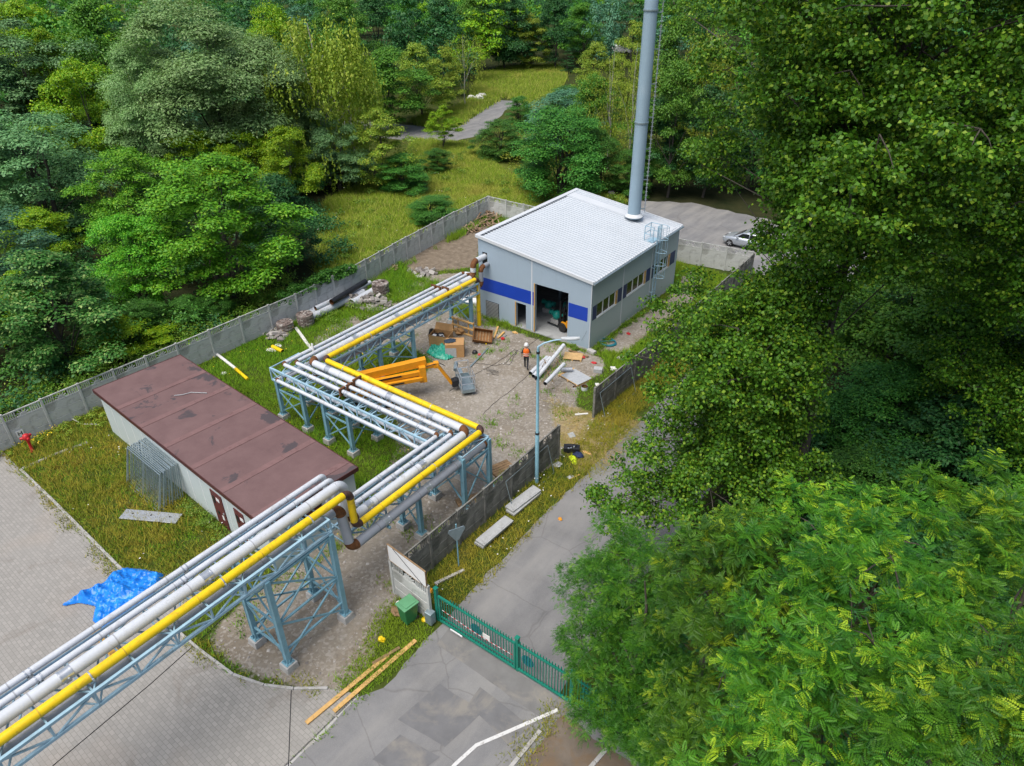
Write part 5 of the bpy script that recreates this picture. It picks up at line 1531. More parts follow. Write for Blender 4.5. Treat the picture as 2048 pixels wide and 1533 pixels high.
for nm, lab, pts in (('cable', 'long dark cable looping over the gravel from the hall door', [(-24.31, 37.60), (-24.06, 34.19), (-23.92, 32.96), (-24.48, 33.06), (-24.41, 31.32), (-24.56, 29.45), (-24.75, 28.21), (-24.63, 26.19)]),
                     ('cable', 'thin dark cable wandering between the boxes and the worker', [(-26.13, 29.86), (-25.22, 30.27), (-24.28, 30.63), (-23.92, 31.20), (-24.14, 32.31), (-24.26, 33.04), (-23.58, 31.29), (-24.18, 31.02)]),
                     ('cable', 'faint cable running from the lamp post side toward the boom lift', [(-22.04, 31.77), (-21.72, 29.30), (-21.66, 26.99), (-21.45, 25.56)])):
    P = []
    for (x0, y0), (x1, y1) in zip(pts[:-1], pts[1:]):
        for k in range(5): P.append((x0 + (x1 - x0) * k / 5 + g_.uniform(-.04, .04), y0 + (y1 - y0) * k / 5 + g_.uniform(-.04, .04), .015))
    MB().tube(P, .012, 5).solo(nm, M['black'], lab, 'cable')
b = MB()
for i in range(8):
    x, y = (-23.92, 29.90); a = g_.uniform(-.5, .9); L = g_.uniform(.25, .5); x += g_.uniform(-.25, .25); y += g_.uniform(-.25, .25)
    b.cyl((x - L * math.cos(a), y - L * math.sin(a), .02 + .01 * i), (x + L * math.cos(a), y + L * math.sin(a), .03 + .01 * i), .008, 5)
b.solo('wire_bundle', M['black'], 'loose bundle of thin rods on the gravel right of the basket', 'rods')
MB().tube([(*(-20.28, 1.48), .012), (*(-20.53, 5.05), .012), (*(-20.82, 7.51), .012), (*(-21.18, 9.62), .012), (*(-21.49, 11.64), .015), (*(-21.71, 14.07), .015)], .016, 6).solo('cable', M['black'], 'dark cable lying straight across the paving under the bridge', 'cable')
MB().tube([(*(-13.61, 5.80), .012), (*(-15.10, 7.07), .012), (*(-16.29, 8.09), .012)], .014, 6).solo('cable', M['black'], 'thin dark cable lying below the tall trestle foot', 'cable')
# yellow beam and grey plate lying on the paving below the near girder
x0, y0 = (-24.57, 5.08); x1, y1 = (-22.16, 4.92)
MB().bar((x0, y0, .12), (x1, y1, .12), .20, .22).bar((x0, y0, .24), (x1, y1, .24), .30, .03).bar((x0, y0, .0), (x1, y1, .0), .30, .03).solo('steel_beam', mat('ochre_beam', (.42, .23, .03), .6, 0, .2, 4, (.15, .08, .04), .4), 'ochre steel beam lying on the paving beneath the near girder', 'beam')

# ------------------------------------------------------------------ fence panels, slabs, plates
def meshpanel(name, label, m=None, group=None):
    t = thing(name, label, 'fence panel', group=group)
    w, h = 3.3, 2.0
    b = MB().tube([(-w / 2, 0, 0), (-w / 2, 0, h), (w / 2, 0, h), (w / 2, 0, 0), (-w / 2, 0, 0)], .024, 8, smooth=False)
    b.cyl((0, 0, 0), (0, 0, h), .015, 6)
    b.build('frame', M['galv'], t, world=False)
    b = MB()
    for i in range(1, 18): b.bar((-w / 2 + i * w / 18, 0, .02), (-w / 2 + i * w / 18, 0, h - .02), .004)
    for i in range(1, 8): b.bar((-w / 2, .004, i * h / 8), (w / 2, .004, i * h / 8), .004)
    b.build('wire_mesh', M['galv'], t, world=False)
    return t
SD = Vector((math.cos(SR), math.sin(SR), 0)); SN = Vector((math.sin(SR), -math.cos(SR), 0))
org = Vector((-30.55, 11.95, 0))
mp = meshpanel('mesh_fence_panel', 'front galvanised mesh fence panel of the row leaning on the shed wall')
ORD = ['front', 'second', 'third', 'fourth', 'fifth', 'sixth', 'seventh', 'eighth', 'ninth', 'tenth', 'eleventh', 'last']
for i in range(12):
    o = mp if i == 0 else dup(mp)
    g_ = random.Random(i)
    p = org + SN * (1.45 - i * .115) + SD * g_.uniform(-.07, .07)
    tl = R_(17 - i * .9)
    o.location = p
    from mathutils import Euler
    o.rotation_euler = (-tl, 0, SR + g_.uniform(-.015, .015))
    WM[o.name] = Matrix.Translation(p) @ o.rotation_euler.to_matrix().to_4x4()
    o['label'] = '%s mesh fence panel of the row leaning on the shed wall, from the grass side' % ORD[i]
    o['group'] = 'mesh fence panels leaning on the shed'
def tubeframe(label, p, q, lean, h=1.55):
    p, q, l = Vector((*p, 0)), Vector((*q, 0)), Vector((*lean, 0))
    b = MB().tube([p, p + l + Vector((0, 0, h)), q + l + Vector((0, 0, h)), q, p], .022, 8, smooth=False)
    b.solo('tube_frame', M['galv'], label, 'frame', 'bare tube frames leaning on the dark fence')
tubeframe('bare tube frame leaning on the dark fence behind the lamp post', (-15.30, 20.4), (-15.3, 23.9), (-.42, 0))
tubeframe('bare tube frame leaning on the dark fence beyond the driveway gap', (-15.6, 29.6), (-15.55, 33.1), (-.45, 0))
def slabs(nm, base, rz, n, labs):
    g = random.Random(n + int(base[1]))
    for i in range(n):
        b = MB().box((0, 0, .05), (.52, 2.05, .10))
        b.bx(-.20, .20, -.95, .95, .10, .112)
        o = b.solo('concrete_board', M['slab'], labs[i], 'concrete board', 'spare concrete fence boards in the verge', bevel=.012, loc=(0, 0, 0))
        o.location = (base[0] + g.uniform(-.05, .05) + .02 * i, base[1] + g.uniform(-.06, .06), .01 + i * .118); o.rotation_euler = (0, R_(2 * i), rz + g.uniform(-.04, .04))
slabs('a', (-15.05, 18.55), R_(-3), 3, ['bottom concrete board of the stack nearer the road sign', 'middle concrete board of the stack nearer the road sign', 'top concrete board of the stack nearer the road sign'])
slabs('b', (-15.2, 21.05), R_(-4), 3, ['bottom concrete board of the stack nearer the lamp post', 'middle concrete board of the stack nearer the lamp post', 'top concrete board of the stack nearer the lamp post'])
b = MB().box((0, 0, .03), (2.9, .62, .05))
o = b.solo('metal_plate', [M['alu']], 'long grey metal plate with three holes lying on the grass', 'metal plate', bevel=.006)
o.location = (-28.85, 9.95, .10); o.rotation_euler = (R_(2), R_(-1), R_(28)); WM[o.name] = Matrix.Translation(o.location) @ o.rotation_euler.to_matrix().to_4x4()
b = MB()
for x in (-.95, 0, .95): b.cyl((x, .05, .05), (x, .05, .062), .045, 14)
b.build('hole', M['black'], o, world=False)
MB().tube([(*(-41.30, 11.99), .5), (*(-40.32, 11.75), .12), (*(-39.30, 11.87), .05), (*(-38.44, 12.43), .06)], .025, 6).solo('pale_hose', M['offwhite'], 'pale hose curving through the weeds by the pale fence', 'hose')

# ------------------------------------------------------------------ pipes, rubble and wood along the pale fence
for a, e, r, m, lab, z in (((-39.85, 28.5), (-39.9, 34.3), .18, 'pipe', 'thin grey pipe of the heap, closest to the pale fence', .2), ((-39.42, 28.0), (-39.5, 33.9), .25, 'pipe', 'thick pale pipe of the heap, second from the fence', .27), ((-38.85, 27.9), (-38.98, 33.2), .27, 'pipe', 'thick pale pipe on the yard side of the heap', .29),
                    ((-39.12, 28.7), (-39.2, 34.2), .16, 'pipe', 'pale pipe lying on top of the thicker ones of the heap', .66), ((-38.62, 29.8), (-39.25, 33.8), .21, 'black', 'black pipe lying across the heap of pale pipes', .86), ((-38.2, 31.3), (-38.4, 33.7), .29, 'pipe', 'short open pale pipe in front of the black one', .31)):
    MB().hollow((*a, z), (*e, z + .03), r, .02, 18, 0, 1).solo('stored_pipe', [M[m], M['rust']], lab, 'pipe', 'pipes stored along the pale fence')
def rubble(lab, c, r, n, seed, m='brick'):
    g = random.Random(seed); b = MB()
    for i in range(n):
        a = g.uniform(0, 6.28); q = g.random() ** .5
        h = (1 - q) * r[2] + .08
        z = g.uniform(.05, h)
        rot = Matrix.Rotation(g.uniform(-.5, .5), 3, 'X') @ Matrix.Rotation(g.uniform(-.5, .5), 3, 'Y') @ Matrix.Rotation(g.uniform(0, 3), 3, 'Z')
        b.box((c[0] + r[0] * q * math.cos(a), c[1] + r[1] * q * math.sin(a), z), (g.uniform(.2, .6), g.uniform(.15, .4), g.uniform(.08, .2)), rot=rot)
    b.solo('rubble_heap', M[m], lab, 'rubble', bevel=0)
def column(lab, c, r, h, seed):
    g = random.Random(seed); b = MB()
    n = int(h / .11)
    for k in range(n):
        for i in range(14):
            a = 2 * math.pi * i / 14 + k * .22
            b.box((c[0] + r * .82 * math.cos(a), c[1] + r * .82 * math.sin(a), .06 + k * .11), (.24 + g.uniform(-.03, .03), .22, .095), a + g.uniform(-.1, .1))
        if k == n - 1:
            for i in range(12):
                a = g.uniform(0, 6.28); q = r * g.uniform(0, .7); b.box((c[0] + q * math.cos(a), c[1] + q * math.sin(a), .08 + k * .11 + g.uniform(0, .06)), (.24, .13, .09), a)
    b.cyl((c[0], c[1], 0), (c[0], c[1], n * .11 - .02), r * .8, 14)
    b.solo('paver_stack', M['brick'], lab, 'paver stack')
column('round stack of old pavers, tallest, standing behind the rubble', (-37.84, 33.96), .62, 1.1, 1)
column('low broken stack of pavers at the left rubble heap', (-39.2, 26.0), .55, .75, 2)
column('low broken stack of pavers right of the left heap', (-38.7, 27.4), .55, .9, 3)
rubble('spread of broken pavers between the stacks and the pipe bridge', (-37.46, 32.49), (1.6, 1.3, .95), 120, 4, 'stone')
rubble('broken paver heap beside the pipe heap', (-38.64, 31.88), (1.0, .8, .8), 60, 5, 'stone')
rubble('scatter of broken stone under the left paver stacks', (-39.48, 25.19), (1.5, .8, .35), 36, 6, 'stone')
rubble('stone scatter in front of the far fence beside the hall', (-38.15, 38.92), (1.2, 1.0, .25), 26, 8, 'stone')
b = MB()
for i in range(6): b.box(((-39.62, 33.15)[0] + .1 * i, (-39.62, 33.15)[1] - .14 * i, .35 + .05 * (i % 3)), (1.6, .14, .09), R_(62 + i * 2))
b.solo('board_pile', M['stone'], 'pile of weathered kerb boards beside the tallest paver stack', 'boards')
def woodpile(lab, c, r, n, seed):
    g = random.Random(seed); b = MB()
    for i in range(n):
        a = g.uniform(0, 6.28); q = g.random() ** .6
        x, y = c[0] + r[0] * q * math.cos(a), c[1] + r[1] * q * math.sin(a)
        L = g.uniform(.4, 1.3); t_ = g.uniform(0, 3.14); z = .06 + (1 - q) * r[2] * g.random()
        b.bar((x - L / 2 * math.cos(t_), y - L / 2 * math.sin(t_), z), (x + L / 2 * math.cos(t_), y + L / 2 * math.sin(t_), z + g.uniform(-.05, .4)), g.uniform(.06, .16), .04, g.randrange(2))
    b.solo('wood_heap', [M['debris'], M['debris']], lab, 'wood heap')
woodpile('large heap of broken boards in the fence corner behind the hall', (-41.90, 52.06), (2.2, 1.8, .9), 110, 1)
woodpile('small scatter of broken boards in front of the corner heap', (-41.57, 49.22), (1.4, 1.0, .3), 34, 2)
woodpile('low heap of sticks beside the pale fence', (-41.42, 37.90), (1.4, .7, .3), 30, 3)
MB().hollow((*(-37.82, 23.83), .14), (*(-36.71, 23.78), .14), .13, .012, 14, 0, 1).solo('yellow_pipe_piece', [M['yellow'], M['black']], 'short yellow pipe offcut lying in the lawn', 'pipe')
MB().hollow((*(-33.05, 26.38), .14), (*(-32.07, 26.75), .14), .13, .012, 14, 0, 1).solo('yellow_pipe_piece', [M['yellow'], M['black']], 'yellow pipe offcut lying under the far girder', 'pipe')
wp = thing('white_pipe', 'long white pipe with a yellow end lying in the lawn behind the shed', 'pipe', (*(-37.88, 20.72), 0))
MB().tube([(*(-40.01, 21.03), .12), (*(-39.61, 20.99), .12), (*(-37.37, 20.63), .12)], .10, 12).build('run', M['offwhite'], wp)
MB().tube([(*(-37.35, 20.62), .12), (*(-35.66, 20.29), .12)], .10, 12).build('end_length', M['yellow'], wp)
MB().cyl((*(-40.01, 21.03), .12), (*(-40.08, 21.31), .12), .13, 12).build('elbow', M['film'], wp)
for i, q in enumerate((((-37.06, 66.54)), ((-35.92, 65.83)), ((-38.80, 68.23)))): MB().blob((*q, .2), (.5, .4, .3), i).solo('boulder', M['stone'], ['pale boulder nearest the roof behind the hall', 'second pale boulder right behind the hall', 'pale boulder at the bush edge behind the hall'][i], 'boulder')
for i, q in enumerate(((-82.17, 99.43), (-81.24, 100.04), (-81.95, 101.75))): MB().blob((*q, .3), (.9, .6, .45), i + 4).solo('dumped_bag', M['offwhite'], ['white dumped bag nearest the thin birch', 'white dumped bag lowest beside the track', 'white dumped bag right of the other two by the track'][i], 'rubbish')
vn = thing('parked_van', 'white vehicle roof glimpsed far off between the trees', 'van', (*(-88.97, 163.52), 0), R_(20))
b = MB().box((0, 0, 1.1), (4.6, 1.9, 1.5), taper=.9); b.build('body', M['white'], vn, .1, world=False)
MB().box((1.9, 0, 1.4), (.5, 1.72, .6)).build('windscreen', M['glassdark'], vn, world=False)
for sx in (-1.4, 1.4):
    for s in (-.9, .9): MB().cyl((sx, s - .1, .35), (sx, s + .1, .35), .35, 14).build('wheel', M['rubber'], vn, world=False)

# ------------------------------------------------------------------ foliage
def unit(a):
    return a / np.maximum(np.linalg.norm(a, axis=-1, keepdims=True), 1e-9)

def leaf_quads(P, N, T, size, aspect, fold=.12):
    N = unit(N); T = unit(T - N * (T * N).sum(-1, keepdims=True)); S = np.cross(N, T)
    sz = np.asarray(size).reshape(-1, 1) if np.ndim(size) else np.full((len(P), 1), size)
    a = T * sz * .5; c = S * sz * aspect * .5; u = N * sz * fold * min(1., aspect * 1.6)
    V = np.stack([P - a, P + c + u - a * .12, P + a, P - c + u - a * .12], 1).reshape(-1, 3)
    return V

def quads(n):
    return np.arange(n * 4).reshape(n, 4)

def lobe_leaves(rs, C, R, per, leaf, aspect, flat=.65, up=.7, jit=.75, droop=.25, inner=.45):
    """leaves on the outside of leafy clumps at C (n,3) with radii R (n,)"""
    n = len(C)
    k = np.repeat(np.arange(n), per)
    d = unit(rs.normal(size=(len(k), 3)))
    d[:, 2] = np.where(d[:, 2] < -.25, -d[:, 2] * .6, d[:, 2])
    rad = R[k] * (inner + (1 - inner) * rs.rand(len(k)) ** .55) * (1 + .22 * rs.normal(size=len(k)))
    P = C[k] + d * rad[:, None] * np.array([1, 1, flat])
    N = d * .55 + np.array([0, 0, up]) + rs.normal(size=P.shape) * jit * .6
    T = d * .8 + rs.normal(size=P.shape) * .7 + np.array([0, 0, -droop])
    sz = leaf * rs.uniform(.65, 1.3, len(k))
    return leaf_quads(P, N, T, sz, aspect)

PROF = {'round': lambda t: np.sqrt(np.clip(1 - (2 * t - 1) ** 2, 0, 1)) ** .85, 'egg': lambda t: np.clip(np.sin(np.pi * np.clip(t, 0, 1) ** .72), 0, 1) ** .75,
        'cone': lambda t: (1 - t) ** .8 * .92 + .06, 'column': lambda t: np.clip(np.sin(np.pi * np.clip(t * .93 + .05, 0, 1)), 0, 1) ** .45,
        'dome': lambda t: np.sqrt(np.clip(1 - t ** 2, 0, 1)) ** .8 * (.75 + .25 * np.clip(t * 3, 0, 1)), 'umbrella': lambda t: .35 + .75 * np.clip(np.sin(np.pi * np.clip(t * .9 + .12, 0, 1)), 0, 1)}

def crown_arrays(seed, H, R, base, shape, nclump, per, leaf, aspect, flat=.65, cr=.27, weep=False, up=.7):
    rs = np.random.RandomState(seed)
    prof = PROF[shape]
    C = []
    ph = rs.uniform(0, 6.28, 4)
    while len(C) < nclump:
        t = rs.rand(); r = float(prof(np.array(t)))
        if rs.rand() > r + .15: continue
        a = rs.uniform(0, 6.28)
        lob = 1 + .24 * math.sin(2 * a + ph[0] + 3 * t) + .17 * math.sin(3 * a + ph[1] - 5 * t) + .10 * math.sin(5 * a + ph[2] + 7 * t)
        q = (.30 + .70 * rs.rand() ** .42) * r * lob
        C.append((R * q * math.cos(a), R * q * math.sin(a), base + (H - base) * (t * .96 + .02)))
    C = np.array(C)
    CR = R * cr * rs.uniform(.5, 1.35, len(C))
    if not weep:
        fine = aspect < .46
        V = lobe_leaves(rs, C, CR, per, leaf, aspect * (1.35 if fine else 1), flat, up, jit=.4 if fine else .65, inner=.72 if fine else .55)
    else:                                   # hanging strands of small leaves
        k = np.repeat(np.arange(len(C)), per)
        ns = 16
        st = rs.randint(0, ns, len(k))
        off = unit(np.random.RandomState(seed + 5).normal(size=(len(C) * ns, 3)))[k * ns + st] * CR[k][:, None]
        dz = rs.rand(len(k)) ** .8 * (1.0 + 1.6 * ((k * ns + st) * 7919 % 97) / 97.)
        P = C[k] + off * np.array([1, 1, .5]) + np.stack([off[:, 0] * .12 * dz, off[:, 1] * .12 * dz, -dz], 1) + rs.normal(size=(len(k), 3)) * .05
        N = unit(off) * .8 + rs.normal(size=P.shape) * .6 + np.array([0, 0, .35]); T = np.array([0, 0, -1.]) + rs.normal(size=P.shape) * .45
        V = leaf_quads(P, N, T, leaf * rs.uniform(.6, 1.3, len(k)), aspect)
    return V, C

def trunk_mb(seed, H, C, r0, multi=1, bare=.0):
    g = random.Random(seed); b = MB()
    for s in range(multi):
        ang = g.uniform(0, 6.28); sp = .0 if multi == 1 else .10 * H * g.uniform(.5, 1.2)
        top = Vector((sp * math.cos(ang), sp * math.sin(ang), H * (.80 + bare)))
        b0 = Vector((0, 0, -.1)) if multi == 1 else Vector((.22 * math.cos(ang), .22 * math.sin(ang), -.1))
        pts = [b0 + (top - b0) * (i / 6) + Vector((g.uniform(-.02, .02) * H, g.uniform(-.02, .02) * H, 0)) * (1 if 0 < i < 6 else 0) for i in range(7)]
        b.tube(pts, [r0 * (1 - .86 * i / 6) for i in range(7)], 8)
        idx = list(range(len(C))); g.shuffle(idx)
        for i in idx[:max(3, 10 // multi)]:
            e = Vector(C[i]); k = max(1, min(5, int(6 * (e.z / H) * .62)))
            p = pts[k]; mid = (p + e) / 2 + Vector((0, 0, .06 * H))
            b.tube([p, mid, e], [r0 * .30, r0 * .17, r0 * .05], 6)
    return b

SPEC = {  # leaf material, crown shape, base fraction, clumps, leaves per clump, leaf size, aspect, flat, clump radius, weeping, stems, bark
    'robinia': ('l_robinia', 'egg', .22, 64, 436, 0.186, .55, .62, .25, False, 1, 'bark'),
    'walnut': ('l_bright', 'dome', .18, 110, 408, 0.177, .50, .72, .21, False, 3, 'bark'),
    'tipped': ('l_tipped', 'egg', .06, 95, 300, 0.198, .45, .6, .22, False, 1, 'bark'),
    'dark': ('l_dark', 'egg', .08, 60, 413, 0.201, .6, .7, .30, False, 1, 'bark'),
    'blue': ('l_blue', 'egg', .06, 70, 374, 0.190, .45, .7, .28, False, 2, 'bark'),
    'willow': ('l_willow', 'dome', .20, 85, 936, 0.144, .34, .8, .24, False, 2, 'bark'),
    'greywillow': ('l_greywillow', 'round', .08, 80, 456, 0.178, .42, .75, .26, False, 3, 'bark'),
    'birch': ('l_birch', 'column', .10, 90, 260, 0.204, .6, 1., .30, True, 1, 'birch_bark'),
    'thinbirch': ('l_birch', 'column', .25, 34, 120, .16, .6, 1., .34, True, 1, 'birch_bark'),
    'maple': ('l_maple', 'egg', .10, 72, 436, 0.177, .7, .65, .27, False, 1, 'bark'),
    'lime': ('l_lime', 'egg', .06, 66, 399, 0.172, .7, .6, .26, False, 1, 'bark'),
    'bush': ('l_bush', 'dome', .0, 130, 390, 0.174, .5, .75, .26, False, 4, 'bark'),
    'spruce': ('l_dark', 'cone', .04, 60, 130, .26, .3, .4, .26, False, 1, 'bark'),
}
TM = {}
def tree_mesh(kind, var, dens=1.0):
    """unit tree 10 m high, 3.6 m crown radius, kept once per variant"""
    key = (kind, var)
    if key not in TM:
        lm, shape, bf, nc, per, leaf, asp, flat, cr, weep, st, bk = SPEC[kind]
        V, C = crown_arrays(var * 131 + sum(map(ord, kind)), 10., 3.6, 10 * bf, shape, nc, int(per * dens), leaf, asp, flat, cr, weep)
        TM[key] = (V, C, M[lm], M[bk], st)
    return TM[key]
PROTO = {}
def tree(name, label, kind, var, x, y, H, R, group=None, cat='tree', rz=None):
    t = thing(name, label, cat, (x, y, 0), group=group)
    key = (kind, var)
    if key not in PROTO:
        V, C, lm, bk, st = tree_mesh(kind, var)
        cr = fastmesh('crown', V, quads(len(V) // 4), lm, t)
        tr = trunk_mb(var + 3, 10., C, .17 if kind != 'thinbirch' else .10, st, .12 if 'birch' in kind else 0).build('trunk', bk, t, world=False)
        PROTO[key] = (cr, tr)
    else:
        a, c = PROTO[key]
        cr, tr = a.copy(), c.copy()
        for o in (cr, tr): COL.objects.link(o); o.parent = t
    g = random.Random(int(x * 13 + y * 7))
    k_ = .92 if 'birch' not in kind else 1.0
    t.scale = (R * k_ / 3.6, R * k_ / 3.6, H * .95 / 10.)
    t.rotation_euler = (0, 0, g.uniform(0, 6.28) if rz is None else rz)
    return t
